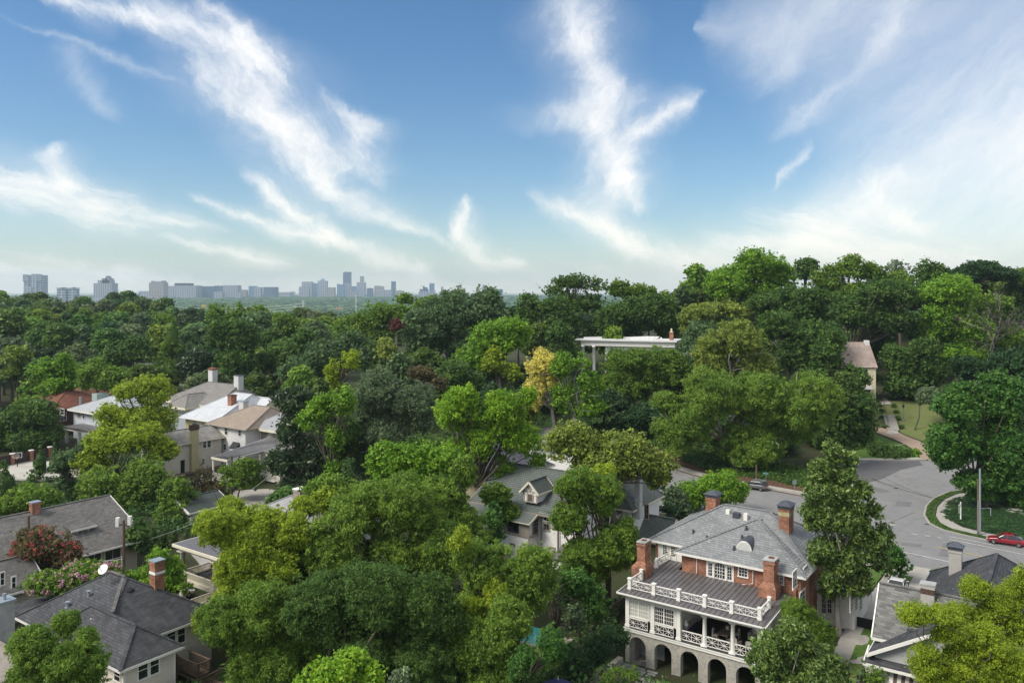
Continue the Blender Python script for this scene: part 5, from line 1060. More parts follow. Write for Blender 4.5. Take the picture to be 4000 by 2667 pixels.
hip_roof(t, -198.8, -179, 95.8, 112, 8.0, 11.6, plain('cool_gray_slate', (.33,.35,.37), .7, .15, .8), .5, 'white', .4); walls(t, -198.3, -179.4, 96.3, 111.6, -.5, 7.7, M['sideblue'])
wpx(t, 'b-', 96.3, 'z1', 130, 885, 160, 1015, 1, 2); wpx(t, 'b-', 96.3, 'z1', 168, 885, 198, 1015, 1, 2); wpx(t, 'b-', 96.3, 'z1', 248, 905, 282, 1035, 1, 2)
m = MB(); m.box(-193.5,-180,91.5,96.2,4.6,4.9); m.build('porch_roof', M['seam'], t); m = MB(); m.box(-193.3,-180.2,91.7,96.2,4.1,4.6); m.build('porch_beam', M['white'], t)
for x in (-192.8,-187,-181): column(t, x, 92.1, -.8, 4.1, .3, 'white', 'column', True)
x = Aat(306, 98); m = MB(); m.tube([(x,98.5,8),(x,98.5,10.6)],.3,10); m.build('flue_pipe', M['iron'], t)
x = Aat(400, 103); m = MB(); m.box(x-1.2,x+1.2,101,104,9,11.2); m.build('roof_box', plain('green_copper', (.30,.38,.36), .7, .1), t)
t = thing('clay_roof_house', 'dark brown brick house under a red clay tile hip roof', 'house', -212, 98, 1)
hip_roof(t, -221, -203.2, 93.6, 108, 7.6, 11.6, M['clay'], .9, 'black', .25); walls(t, -220.3, -204, 94.4, 107.4, -.5, 7.4, M['brickdk']); hip_roof(t, -221, -212, 104, 113, 8.8, 11.8, M['clay'], .6, 'black')
wpx(t, 'b-', 94.4, 'M0', 555, 460, 590, 520, 2, 2) ; b_=Bat(247,-204); window(t,'a+',-204,b_-.7,b_+.7,4.6,6.6,2,2); window(t,'a+',-204,b_-.7,b_+.7,.6,2.8,2,2); window(t,'a+',-204,b_+6,b_+7.3,4.8,6.6,2,2)
t = thing('brick_terrace', 'raised brick terrace with black iron railing beside the pale blue house', 'terrace', -204, 92, 0)
m = MB(); m.box(-208,-199,86,94,-1.5,2.2); m.build('terrace_base', M['brick'], t); m = MB(); m.box(-208.1,-198.9,85.9,94,2.2,2.35); m.build('paving', M['concrete'], t); balusters(t, (-208,86.1), (-199.1,86.1), 2.35, 1.0, 'black', .3, .05); balusters(t, (-199.1,86.1), (-199.1,94), 2.35, 1.0, 'black', .3, .05)
t = thing('garage', 'small white garage with dark green-gray roof', 'garage', -113, 75, .5)
gable_roof(t, -116.6, -109.9, 70.6, 77.5, 2.6, 4.2, 'b', plain('dark_green_roof', (.06,.075,.068), .85, .2, .8), .3, 'white', M['stuccow']); walls(t, -116.3, -110.2, 71, 77.2, -.6, 2.8, M['sidew'])
wpx(t, 'a+', -110.2, 'z3', 1010, 1340, 1090, 1405, 1, 1, trim='cap')
t = thing('far_white_house', 'distant white house with long gray roof above the yellow-green tree', 'house', -250, 145, 4)
gable_roof(t, -262, -246.5, 133, 150.5, 9.6, 12.6, 'b', plain('far_gray_roof', (.17,.17,.18), .8, .1), .5, 'white', M['sidew']); walls(t, -261.5, -247, 133.5, 150, 0, 9.9, M['sidew'])
for b_ in (144, 146.5, 149): window(t, 'a+', -247, b_-.5, b_+.5, 7.2, 9.0, 1, 2)
x = -254; chimney(t, x, x+1.6, 141, 142.4, 11, 14.6, M['brickwht'], cap='white', hood=False)
gsheet('driveway', [(-118,82),(-104,82),(-104,92),(-126,92)], .75, M['concrete'], 'gray parking area beside the beige porch house', .3)
gsheet('parking_court', [(-100,64),(-84,58),(-84,74),(-104,74)], .55, M['concrete'], 'gray parking court behind the cream porch house', .3)
# garden court with basketball hoop, fence with brick piers
gsheet('sport_court', [(-186,66.5),(-172,66.5),(-160,72.5),(-158,78),(-170,83.5),(-186,78)], .45, plain('pale_court', (.42,.40,.36), .9, .12, .5), 'pale paved court with the basketball hoop', .3)
gsheet('lawn_patch', [(-156,76),(-140,82),(-146,88),(-158,84)], .75, M['lawn'], 'bright patch of lawn beside the conical evergreens', .2)
fl = [AB(u_, v_, .4) for u_, v_ in ((-60,1834),(48,1814),(122,1800),(195,1786))]
for k_ in range(3):
    (x0, y0), (x1, y1) = fl[k_], fl[k_+1]; m = MB(); n = 20; zb_ = .2
    m.bar((x0,y0,zb_+1.2),(x1,y1,zb_+1.2),.08,2.2); 
    solo('fence', m, plain('dark_fence', (.045,.03,.028), .8, .2), x0, y0, 0, ['dark brown fence panel at the left edge behind the court','dark brown fence panel right behind the basketball hoop','dark brown fence panel running into the conical evergreens'][k_], 'fence', 'fence panels behind the court')
for k_, lb in ((1,'brick fence pier left of the basketball hoop'),(2,'brick fence pier right of the basketball hoop'),(3,'brick fence pier behind the conical evergreens')):
    x0, y0 = fl[k_]; q = thing('fence_pier', lb, 'pier', x0, y0, 0, 'brick piers of the court fence'); m = MB(); m.box(x0-.35,x0+.35,y0-.35,y0+.35,-.3,2.6); m.build('shaft', M['brick'], q); m = MB(); m.box(x0-.42,x0+.42,y0-.42,y0+.42,2.6,2.75); m.build('capstone', M['stuccow'], q)
X_, Y_ = P(68, 1822, .5); hz = CZ-(1776-VH)*Y_/F
t = thingw('basketball_hoop', 'freestanding basketball hoop with white framed clear backboard', 'basketball hoop', X_, Y_, .5, rad(10)); m = MB()
m.tube([(0,0,0),(0,0,hz-.9),(.5,-.5,hz-.5)], .09, 8); m.build('pole', M['black'], t); m = MB(); w_, h_ = .82, .5; zc_ = hz-.5+.05
for z in (-h_, h_): m.box(.25-w_, .25+w_, -.62, -.58, zc_+z-.04, zc_+z+.04)
for x in (-w_, w_): m.box(.25+x-.04, .25+x+.04, -.62, -.58, zc_-h_, zc_+h_)
for z in (-.3, .1): m.box(.25-.3, .25+.3, -.62, -.58, zc_+z-.03, zc_+z+.03)
for x in (-.3, .3): m.box(.25+x-.03, .25+x+.03, -.62, -.58, zc_-.3, zc_+.1)
bb = m.build('backboard_frame', M['white'], t); m = MB(); m.tube([(.25+.23*math.cos(2*math.pi*k_/12), -.9+.23*math.sin(2*math.pi*k_/12), zc_-.35) for k_ in range(13)], .02, 6); m.build('rim', M['carred'], t)
m = MB()
for k_ in range(8): a_ = 2*math.pi*k_/8; m.bar((.25+.22*math.cos(a_), -.9+.22*math.sin(a_), zc_-.36),(.25+.14*math.cos(a_), -.9+.14*math.sin(a_), zc_-.78),.02)
m.build('net', M['white'], t)
# ================================================================== hillside houses
X0, Y0 = P(2247, 1325, 23.5)
# its front runs towards the right, nearly level with the view
t = thingw('colonnaded_mansion', 'white mansion with flat pale roof and tall columns among the trees', 'mansion', X0, Y0, 23.5, rad(-20)); t.scale = (.88,.88,.88)
m = MB(); m.prism([(0,0),(31,0),(31,12),(9.0,8.4),(0,2.2)], -.35, .12); m.prism([(14,5),(24,5),(24,12),(20,12)], .12, .7); m.prism([(2,2.6),(10,6),(10,8),(8,7.6)], .12, .6); m.build('roof', plain('white_membrane', (.62,.62,.63), .7, .1, .3), t)
m = MB(); m.prism([(1.6,.7),(30.4,.7),(30.4,11),(8.5,7.8),(1.6,3)], -1.9, -.36); m.build('entablature', M['white'], t)
for x in (2.2, 5.6): m = MB(); m.lathe(x, 1.2, [(.62,-10),(.62,-9.6),(.48,-9.4),(.42,-2.5),(.62,-2.4),(.66,-1.9)], 14); m.build('column', M['white'], t, True)
m = MB(); m.box(9, 30, 1.6, 9, -12, -1.9); m.build('wall', M['stuccow'], t)
for x in (12, 15.5, 19, 22.5, 26): m = MB(); m.box(x-.6, x+.6, 1.54, 1.597, -5.2, -3.0); m.build('window', M['glass'], t)
m = MB(); m.box(28.3,29.5,3,4,0,2.6); c = m.build('chimney', M['brick'], t); m = MB(); m.lathe(28.9,3.5,[(.5,2.6),(.3,2.8),(.2,3.0),(.35,3.3),(.1,3.6)],10); m.build('chimney_pot', M['stuccoc'], c)
for x in (22.0, 23.5, 24.8, 26): m = MB(); m.lathe(x, 2.5, [(.15,.1),(.15,.5),(.3,.6),(.2,.9),(.05,1.0)], 8); m.build('roof_vent', M['white'], t)
# cream cottage with pinkish roof
X0, Y0 = P(3376, 1435, 18); t = thingw('cream_cottage', 'cream stucco cottage with steep pinkish tile roof above the stone steps', 'cottage', X0, Y0, 18, rad(-6)); m = MB()
Wd = 6.2; m.poly([(-Wd,-.3,0),(3.1,-.3,0),(2.6,4.5,5.9),(-Wd,4.5,5.9)]); m.poly([(3.1,9.3,0),(-Wd,9.3,0),(-Wd,4.5,5.9),(2.6,4.5,5.9)]); m.poly([(-Wd,-.3,-.15),(3.1,-.3,-.15),(3.1,9.3,-.15),(-Wd,9.3,-.15)]); m.build('roof', M['pinktile'], t)
m = MB(); m.box(-Wd+.4, 2.7, 0, 9, -9, -.15); m.vprism([(0,-.15),(9,-.15),(4.5,5.6)], 'a', 2.55, 2.69); m.build('wall', M['stuccoc'], t)
m = MB(); m.box(1.5, 2.5, 3.9, 5.1, 1, 6.3); m.build('chimney', M['stuccow'], t); m = MB(); m.box(2.695,2.8,-.1,4,-.5,-.1); m.build('gutter', M['white'], t)
for x in (-.1, -4.2): window(t, 'b-', 0, x-.65, x+.75, -3.1, -.5, 2, 2, trim='cap')
m = MB(); m.poly([(-3.2,-1.5,-5.1),(1.7,-1.5,-5.1),(1.7,0,-4.3),(-3.2,0,-4.3)]); m.poly([(-3.2,-1.5,-5.2),(1.7,-1.5,-5.2),(1.7,0,-4.4),(-3.2,0,-4.4)]); m.build('porch_roof', M['seamlight'], t); m = MB(); m.box(-2.8,1.4,-.04,-.003,-8.5,-4.6); m.build('porch_opening', M['black'], t)
# brown brick mansion behind
X0, Y0 = P(3650, 1330, 19.5); t = thingw('brown_brick_mansion', 'large dark brown brick mansion with slate roof hidden in trees on the hill', 'mansion', X0, Y0, 13, rad(-8))
hip_roof(t, -40, 22, 0, 18, 6.6, 13.0, plain('brown_slate', (.10,.095,.095), .8, .2, .8), .8, 'taupe'); walls(t, -39.5, 21.5, .5, 17.5, -3, 6.5, M['brickdk'])
for x, w_ in ((1.5, 5.0), (-9, 3), (13, 3), (-18, 3)): window(t, 'b-', .5, x-w_/2, x+w_/2, 1.4, 5.2, 1, 2, units=3, trim='cream', fw=.25)
m = MB(); m.box(-14,-7,-.6,.5,6.3,6.5); m.v += []; m.build('dormer_ledge', M['stuccoc'], t); hip_roof(t, -14, -6.5, -.2, 8, 7.0, 9.5, plain('brown_slate_b', (.10,.095,.095), .8, .2, .8), .5, 'cream', name='wing_roof')
gsheet('hill_terrace', [xy2ab(*p) for p in ((112,198),(128,196),(136,205),(120,207))], 12.6, M['concrete'], 'pale terrace below the brown mansion', .5)
# ================================================================== pool and surround
pl = thing('swimming_pool', 'turquoise swimming pool glimpsed between the trees', 'pool', -45.5, 70.5, 0)
m = MB(); m.prism([(-49.5,66.5),(-42.5,66.5),(-42.5,74.5),(-49.5,74.5)], -.02, .12); m.build('pool_deck', plain('pool_paving', (.42,.36,.30), .85, .15, 1), pl)
m = MB(); m.prism([(-48.2,67.8),(-44.2,67.8),(-44.2,73.2),(-48.2,73.2)], .121, .14); m.build('pool_water', M['pool'], pl)
X_, Y_ = P(2180, 2664, 2.4); t = thingw('parasol', 'navy blue garden parasol at the bottom edge', 'parasol', X_, Y_, 0); m = MB(); m.lathe(0,0,[(1.5,2.0),(1.2,2.2),(.5,2.5),(.06,2.65)],10); m.build('canopy', M['navyfab'], t); m = MB(); m.tube([(0,0,0),(0,0,2.9)],.035,8); m.build('pole', M['white'], t)
# plank fence behind the pool trees
m = MB(); m.box(-41.2,-41.1,72.5,84,-.2,2.1); solo('plank_fence', m, plain('fence_planks', (.17,.15,.12), .9, .25, 2), -41, 78, 0, 'weathered plank fence between the white house and brick house', 'fence')
# stone steps on the hill with handrail
pts = [(3492,1700,4.9),(3488,1672,5.4),(3476,1620,7.2),(3463,1590,8.4),(3458,1560,9.6)]
b_, e_ = Vector(G(3489,1684)), Vector(G(3458,1572)); t = thingw('stone_steps', 'flight of gray stone steps climbing the lawn towards the cottage', 'steps', *b_)
m = MB(); n = 26; dr_ = (e_-b_); wd = Vector((dr_.y, -dr_.x, 0)).normalized()
ox = Vector(t.location)
for k_ in range(n):
    p_ = b_+dr_*(k_/n)-ox; q_ = b_+dr_*((k_+1)/n)-ox; w_ = 1.25
    m.poly([tuple(p_-wd*w_+Vector((0,0,.25))), tuple(p_+wd*w_+Vector((0,0,.25))), (q_.x+wd.x*w_, q_.y+wd.y*w_, p_.z+.25), (q_.x-wd.x*w_, q_.y-wd.y*w_, p_.z+.25)])
    m.poly([(q_.x-wd.x*w_, q_.y-wd.y*w_, p_.z+.25), (q_.x+wd.x*w_, q_.y+wd.y*w_, p_.z+.25), (q_.x+wd.x*w_, q_.y+wd.y*w_, q_.z+.25), (q_.x-wd.x*w_, q_.y-wd.y*w_, q_.z+.25)])
m.build('treads', plain('step_stone', (.36,.34,.31), .9, .35, 2), t); m = MB()
for s in (-1, 1):
    for (pa_, pb2) in ((b_-ox, e_-ox),):
        m.poly([tuple(pa_+wd*s*1.3+Vector((0,0,-.6))), tuple(pa_+wd*s*1.3+Vector((0,0,.35))), tuple(pb2+wd*s*1.3+Vector((0,0,.35))), tuple(pb2+wd*s*1.3+Vector((0,0,-.6)))])
m.build('side_walls', M['stone'], t); m = MB(); pa_ = b_-ox-wd*.8; pb2 = e_-ox-wd*.6; m.bar(tuple(pa_+Vector((0,0,1.2))), tuple(pb2+Vector((0,0,1.2))), .06)
for k_ in range(6): q_ = pa_+(pb2-pa_)*k_/5; m.bar(tuple(q_+Vector((0,0,.2))), tuple(q_+Vector((0,0,1.2))), .05)
m.build('handrail', M['black'], t)
sheet('steps_path', gpx((3462,1698,4.9),(3512,1698,4.9),(3506,1682,5.2),(3470,1680,5.2)), .14, M['concrete'], 'pale landing at the foot of the stone steps')
sheet('upper_path', gpx((3444,1584,8.9),(3482,1584,8.9),(3462,1558,9.7),(3446,1558,9.7)), .2, M['concrete'], 'narrow path above the stone steps')
# ------------------------------------------------------------------ vehicles
def car(name, label, x, y, z, head, paint, L=4.6, W=1.85, H=1.5, suv=False, cat='car'):
    """heading: direction of the bonnet, world angle"""
    t = thingw(name, label, cat, x, y, z, head)
    hb = .34 if suv else .28; belt = H*.60
    st = ([(-.5,.50,.80),(-.47,.62,.92),(-.40,.64,.98),(-.2,.64,1.0),(.1,.635,1.0),(.22,.63,.99),(.36,.60,.96),(.45,.54,.9),(.5,.42,.78)] if suv else
          [(-.5,.46,.78),(-.47,.60,.9),(-.38,.655,.97),(-.2,.64,1.0),(.1,.62,1.0),(.2,.61,.99),(.34,.545,.95),(.45,.47,.88),(.5,.36,.74)])
    def loft(secs, nm, mat, par, closed=True):
        m = MB(); rings = []
        for X, pts in secs: rings.append([(X, p[0], p[1]) for p in pts])
        for i in range(len(rings)-1):
            a, b = rings[i], rings[i+1]; n = len(a)
            for k_ in range(n): j = (k_+1) % n; m.poly([a[k_], a[j], b[j], b[k_]])
        m.poly(rings[0]); m.poly(rings[-1][::-1]); o = m.build(nm, mat, par)
        import bmesh
        bm = bmesh.new(); bm.from_mesh(o.data); bmesh.ops.remove_doubles(bm, verts=bm.verts, dist=.001); bmesh.ops.recalc_face_normals(bm, faces=bm.faces); bm.to_mesh(o.data); bm.free()
        sd_ = o.modifiers.new('s', 'SUBSURF'); sd_.levels = 1; sd_.render_levels = 2; o.data.polygons.foreach_set('use_smooth', [True]*len(o.data.polygons)); return o
    secs = []
    for fx, zt, wf in st:
        w = W/2*wf; zt *= H; zl = hb*H*.62
        secs.append((fx*L, [(-w*.93,zl),(-w,zl+.14),(-w,zt*.72),(-w*.965,zt-.04),(-w*.86,zt+.01),(0,zt+.035),(w*.86,zt+.01),(w*.965,zt-.04),(w,zt*.72),(w,zl+.14),(w*.93,zl)]))
    b = loft(secs, 'body', paint, t)
    cab = ([(-.47,.62,.64,.80),(-.42,.62,.93,.80),(-.30,.62,.99,.80),(-.05,.62,1.0,.82),(.10,.62,.97,.80),(.17,.62,.86,.82),(.25,.61,.64,.86)] if suv else
           [(-.40,.62,.65,.80),(-.30,.62,.84,.78),(-.18,.62,.97,.76),(0,.62,1.0,.76),(.08,.62,.97,.77),(.16,.6,.82,.8),(.25,.58,.62,.84)])
    secs = []
    for fx, zl, zt, wf in cab:
        w = W/2; zl *= H; zt *= H; wt = w*wf
        secs.append((fx*L, [(-w*.93,zl-.05),(-w*.92,zl+.03),(-wt,zt-.05),(-wt*.85,zt),(wt*.85,zt),(wt,zt-.05),(w*.92,zl+.03),(w*.93,zl-.05)]))
    loft(secs, 'window_glass', M['glass'], t)
    m = MB(); rp = [c for c in cab if c[2] > .92]; x0, x1 = rp[0][0]*L, rp[-1][0]*L
    rr = []
    for f in (0, .15, .5, .85, 1): X = x0+(x1-x0)*f; w = W/2*.76-(.04 if f in (0, 1) else 0); z_ = H*(1.0 if f in (.5,) else .995 if f in (.15,.85) else .965); rr.append([(X,-w,z_-.035),(X,-w*.8,z_+.012),(X,w*.8,z_+.012),(X,w,z_-.035)])
    for i in range(4):
        for k_ in range(3): m.poly([rr[i][k_], rr[i][k_+1], rr[i+1][k_+1], rr[i+1][k_]])
    m.build('roof', paint, t)
    m = MB()
    for s in (-1, 1):
        for f0, f1 in ((-.02,-.02),(-.36 if suv else -.30, -.30 if suv else -.2)): m.bar((f0*L, s*W/2*.935, H*.62), (f1*L, s*W/2*.79, H*.955), .07, .03)
        m.bar((.245*L, s*W/2*.9, H*.615), (.1*L, s*W/2*.77, H*.965), .07, .05)
    m.build('pillars', paint, t)
    R = .35 if suv else .32
    for fx in (-.30, .31):
        for s in (-1, 1):
            wc = MB(); X = fx*L; Yw = s*(W/2-.02)
            wc.tube([(X,Yw-s*.22,R),(X,Yw-s*.03,R),(X,Yw+s*.01,R)], [R, R, R*.93], 24); w_ = wc.build('wheel', M['tyre'], t)
            q = MB(); q.tube([(X,Yw+s*.005,R),(X,Yw+s*.02,R)], [R*.70, R*.62], 20); q.build('rim', M['black'], w_)
            q = MB()
            for k_ in range(7): a = 2*math.pi*k_/7; q.bar((X,Yw+s*.025,R), (X+R*.66*math.cos(a),Yw+s*.025,R+R*.66*math.sin(a)), .05, .05, up=(0,1,0))
            q.build('spokes', M['rim'], w_)
    for s in (-1, 1):
        m = MB(); m.box(L*.455, L*.492, s*W*.38-.16, s*W*.38+.16, H*.40, H*.46); m.build('headlight', M['lampclear'], t)
        m = MB(); m.box(-L*.503, -L*.47, s*W*.40-.13, s*W*.40+.13, H*.50, H*.6); m.build('tail_light', M['lampred'], t)
        m = MB(); m.box(L*.15, L*.19, s*W*.5-.02 if s > 0 else s*W*.5-.16, s*W*.5+.16 if s > 0 else s*W*.5+.02, H*.60, H*.70); m.build('mirror', M['black'], t)
    if suv:
        m = MB()
        for s in (-1, 1): m.bar((-.38*L, s*W*.36, H+.04), (.05*L, s*W*.36, H+.05), .05)
        m.build('roof_rails', M['iron'], t)
    m = MB(); m.box(-L*.507, -L*.49, -.26, .26, H*.36, H*.44); m.build('number_plate', M['white'], t); return t
ha = math.atan2(-SA, CA)          # direction of increasing a
def cpos(u, v, z): return P(u, v, z)
X_, Y_ = P(2953, 1922, 2.1); zc_ = gz(X_, Y_)+.06; car('gray_car', 'gray compact SUV parked below the leafy bank with a street sign above it', X_, Y_+.9, zc_, ha+math.pi, M['cargray'], 4.5, 1.85, 1.6, True)
X_, Y_ = P(2590, 1945, 2.2); car('navy_car', 'navy blue SUV parked by the white house, half hidden by branches', X_, Y_, gz(X_, Y_)+.06, ha+rad(4), M['carblue'], 4.6, 1.9, 1.65, True)
X_, Y_ = P(3951, 2133, 3.1); car('red_car', 'deep red sedan parked at the kerb on the right edge', X_, Y_+1.0, gz(X_, Y_)+.06, ha+math.pi, M['carred'], 4.6, 1.8, 1.42)
X_, Y_ = P(3506, 2296, 3.2); car('white_car', 'white car on the driveway showing above the mottled gray roof', X_, Y_, gz(X_, Y_)+.1, ha+math.pi/2, M['carwhite'], 4.5, 1.8, 1.5)
X_, Y_ = P(660, 2335, .8); car('silver_car', 'white car parked behind the left brick chimney under the trees', X_+.5, Y_, .6, ha+rad(90), M['carwhite'], 4.6, 1.8, 1.45)
X_, Y_ = P(2108, 1752, 3); car('dark_car', 'dark car glimpsed through the tree beside the white wall', X_, Y_+2, gz(X_, Y_)+.1, ha, M['carblue'], 4.6, 1.85, 1.5)
# ------------------------------------------------------------------ poles, lamps, signs, wires
def xyz_pole(name, label, u, vt, vb, z, r, mat, cat='utility pole'):
    X, Y = P(u, vb, z); zt = CZ-(vt-VH)*Y/F; t = thingw(name, label, cat, X, Y, z); m = MB(); m.tube([(0,0,-.4),(0,0,(zt-z)*.5),(0,0,zt-z)], [r*1.25, r*1.1, r], 10); m.build('pole', mat, t); return t, X, Y, zt
t1, p1x, p1y, p1z = xyz_pole('utility_pole', 'dark wooden utility pole with white transformer drum in the red crape myrtle', 112, 2013, 2290, .5, .15, M['pole'])
m = MB(); zT = CZ-(2105-VH)*p1y/F-.5; m.tube([(-.5,-.2,zT-.75),(-.5,-.2,zT+.62)], .42, 16); m.tube([(-.5,-.2,zT+.62),(-.5,-.2,zT+.72)], .46, 16); d_ = m.build('transformer', M['white'], t1); m = MB()
for s in (-.2, .2): m.tube([(-.5+s,-.2,zT+.7),(-.5+s*1.3,-.2,zT+1.15)], .06, 8)
m.build('bushing', M['iron'], d_); m = MB(); m.bar((0,0,p1z-3.6),(.9,0,p1z-3.3),.1); m.tube([(.5,-.1,p1z-4.2),(.9,-.1,p1z-3.4)],.05,8); m.build('fuse_arm', M['iron'], t1)
t2, p2x, p2y, p2z = xyz_pole('utility_pole', 'brown wooden utility pole topped with two pale gray boxes', 484, 2030, 2262, .5, .15, M['pole'])
m = MB(); m.bar((-.7,0,p2z-.6-.5),(.7,0,p2z-.6-.5),.12); m.build('crossarm', M['pole'], t2)
for s in (-1, 1): m = MB(); m.box(s*.75-.2, s*.75+.2, -.25, .2, p2z-1.2+.1*s, p2z-.1+.1*s); m.build('equipment_box', M['white'], t2)
m = MB(); m.tube([(-.2,-.1,0),(-.2,-.1,p2z-5)], .05, 8); m.build('conduit', M['white'], t2)
t3, p3x, p3y, p3z = xyz_pole('utility_pole', 'thin dark utility pole in front of the metal roofed porch', 905, 1780, 1950, .6, .17, M['pole'])
t4, p4x, p4y, p4z = xyz_pole('utility_pole', 'gray wooden pole with metal brackets at the bottom centre', 1575, 2560, 2790, -1, .13, M['pole'])
m = MB(); m.bar((-.15,0,p4z+1-.2),(.55,-.1,p4z+1+.05),.07); m.bar((-.15,0,p4z+1-.4),(.4,0,p4z+1-.45),.1); m.tube([(.25,0,p4z+1-.6),(.25,0,p4z+1-.35)],.1,8); m.build('bracket', M['white'], t4)
t5, p5x, p5y, p5z = xyz_pole('steel_pole', 'tall slim blue-gray steel utility pole on the corner verge', 3828, 1830, 2085, 3.2, .12, M['iron'])
t7, p7x, p7y, p7z = xyz_pole('utility_pole', 'short brown stub pole strapped beside the steel pole', 3821, 1870, 2083, 3.2, .13, M['pole'])
m = MB(); m.tube([(-.32,-.1,.2),(-.32,-.1,4.6)], .035, 8); m.build('conduit', M['stuccog'], t5); m = MB(); m.bar((0,0,p5z-3.2-5.4),(1.1,-.6,p5z-3.2-5.2),.07); m.tube([(1.1,-.6,p5z-3.2-6.2),(1.1,-.6,p5z-3.2-5.2)],.06,8); m.build('bracket', M['iron'], t5)
t8, p8x, p8y, p8z = xyz_pole('utility_pole', 'brown utility pole against the dark trees left of the big oak', 2568, 1600, 1740, 3, .16, M['pole'])
t9, p9x, p9y, p9z = xyz_pole('wooden_post', 'weathered leaning post on the leafy bank behind the gray SUV', 2955, 1815, 1890, 2.6, .15, M['pole'], 'post')
X_, Y_, zg_ = G(3529, 1649); zt_ = CZ-(1575-VH)*Y_/F; t = thingw('lamp_post', 'old fashioned green lamp post on the lawn beside the stone steps', 'lamp post', X_, Y_, zg_); hh = zt_-zg_
m = MB(); m.lathe(0,0,[(.22,0),(.2,.4),(.1,.5),(.08,hh-1.1),(.14,hh-1.05)],12); gm = plain('green_iron', (.12,.20,.18), .5); m.build('post', gm, t); m = MB(); m.lathe(0,0,[(.14,hh-1.05),(.26,hh-.45),(.3,hh-.42),(.05,hh-.1),(.03,hh)],8); m.build('lantern', M['glass'], t)
for u_, vt, vb, zz_, nm, lb in ((3003,1845,1905,2.5,'street_sign','green street name sign on a thin pole above the gray SUV'),(2072,1770,1830,3,'street_sign','teal green street sign seen past the slate roof')):
    X_, Y_ = P(u_, vb, zz_); Y_ += 1.5; zt_ = CZ-(vt-VH)*Y_/F; t = thingw(nm, lb, 'street sign', X_, Y_, zz_, rad(-20)); m = MB(); m.tube([(0,0,0),(0,0,zt_-zz_+.15)],.04,8); m.build('pole', M['iron'], t)
    m = MB(); m.box(-.55,.45,-.03,.03,zt_-zz_-.3,zt_-zz_+.02); pl_ = m.build('sign_plate', plain('sign_green', (.01,.16,.11), .4, .03), t); m = MB()
    cu = bpy.data.curves.new('lettering', 'FONT'); cu.body = 'Peachtree' if u_ > 3000 else 'St'; cu.size = .2; cu.extrude = .004; cu.align_x = 'CENTER'; cu.align_y = 'CENTER'; cu.materials.append(M['white']); tmp = bpy.data.objects.new('tmp', cu); COL.objects.link(tmp); bpy.context.view_layer.update(); me_ = bpy.data.meshes.new_from_object(tmp.evaluated_get(bpy.context.evaluated_depsgraph_get())); bpy.data.objects.remove(tmp); to = bpy.data.objects.new('lettering', me_); COL.objects.link(to); to.parent = pl_; to.location = (-.05, -.036, zt_-zz_-.14); to.rotation_euler = (rad(90), 0, 0)
X_, Y_ = P(3103, 1925, 2.5); zt_ = CZ-(1872-VH)*Y_/F-.1; t = thingw('stop_sign', 'gray back of an octagonal stop sign by the street corner', 'sign', X_, Y_, 2.4, rad(15)); m = MB(); m.tube([(0,0,0),(0,0,zt_-2.4)],.04,8); m.build('pole', M['iron'], t); m = MB(); m.tube([(0,-.06,zt_-2.75),(0,-.04,zt_-2.75)],.42,8); m.build('sign_plate', M['iron'], t)
X_, Y_ = P(3753, 2016, 3.6); zt_ = CZ-(1960-VH)*Y_/F; t = thingw('sign_post', 'white wooden yard sign post with short arm on the corner lawn', 'sign', X_, Y_, 3.2, rad(30)); hh = zt_-3.2; m = MB(); m.box(-.07,.07,-.07,.07,0,hh); m.box(-.5,-.07,-.05,.05,hh-.45,hh-.33); m.build('post', M['white'], t); m = MB(); m.box(-.45,-.40,-.02,.02,hh-1.6,hh-.45); m.build('hanger', M['white'], t)
def wire(p, q, sag, label, r=.02, mat='cap', group='overhead wires'):
    p = Vector(p); q = Vector(q); n = 22; m = MB(); pts = []
    for k_ in range(n+1): f = k_/n; c = p+(q-p)*f-p; c.z -= 4*sag*f*(1-f); pts.append(tuple(c))
    m.tube(pts, r, 5); o = m.build('wire', M[mat], None); o.location = p; props(o, label, 'wire', group); return o
A1 = (p1x, p1y, p1z-3.4); A2 = (p2x, p2y, p2z-.5)
def at(u, v, Y): return tuple(PY(u, v, Y))
wire(at(2,2032,96), at(1000,1785,138), 1.2, 'topmost thin wire rising right over the gray-brown roof')
wire(A2, at(1080,1805,140), 1.4, 'thin wire from the boxed pole up towards the dark magnolia')
wire((p2x,p2y,p2z-3.2), at(1050,1860,128), 1.5, 'thick pale cable from the boxed pole past the garage', .024, 'stuccow')
wire((p1x,p1y,p1z-3.6), (p2x,p2y,p2z-4.8), .9, 'sagging pale cable between the transformer pole and boxed pole', .028, 'stuccow')
wire(at(-30,2200,95), (p2x,p2y,p2z-5.0), .7, 'lower wire crossing the crape myrtle to the boxed pole')
wire(at(-30,2240,95), (p2x,p2y,p2z-5.6), .8, 'lowest wire crossing the crape myrtle to the boxed pole')
wire(at(-30,2140,95), (p1x,p1y,p1z-3.9), .3, 'short wire from the left edge to the transformer pole')
wire((p5x,p5y,p5z-5.2), at(3348,1842,150), .8, 'black wire over the junction to the steel pole', .035, 'black')
wire((p5x,p5y,p5z-5.6), at(3448,1863,140), .6, 'lower black wire over the junction to the steel pole', .02, 'black')
wire(at(3430,1745,160), at(3625,1713,172), .3, 'pale wire crossing the brick drive', .03, 'stuccow')
wire((p5x,p5y,p5z-5.3), at(4060,1960,100), .4, 'wire from the steel pole to the right edge', .018, 'black')
wire((p5x,p5y,p5z-5.9), at(4060,1990,98), .5, 'lower wire from the steel pole to the right edge', .018, 'black')
wire(at(2340,1593,170), (p8x,p8y,p8z-.3), .3, 'wire running left from the pole by the oak')
wire((p4x,p4y,p4z-.3), at(1420,2640,60), .3, 'short wire from the bottom centre pole')
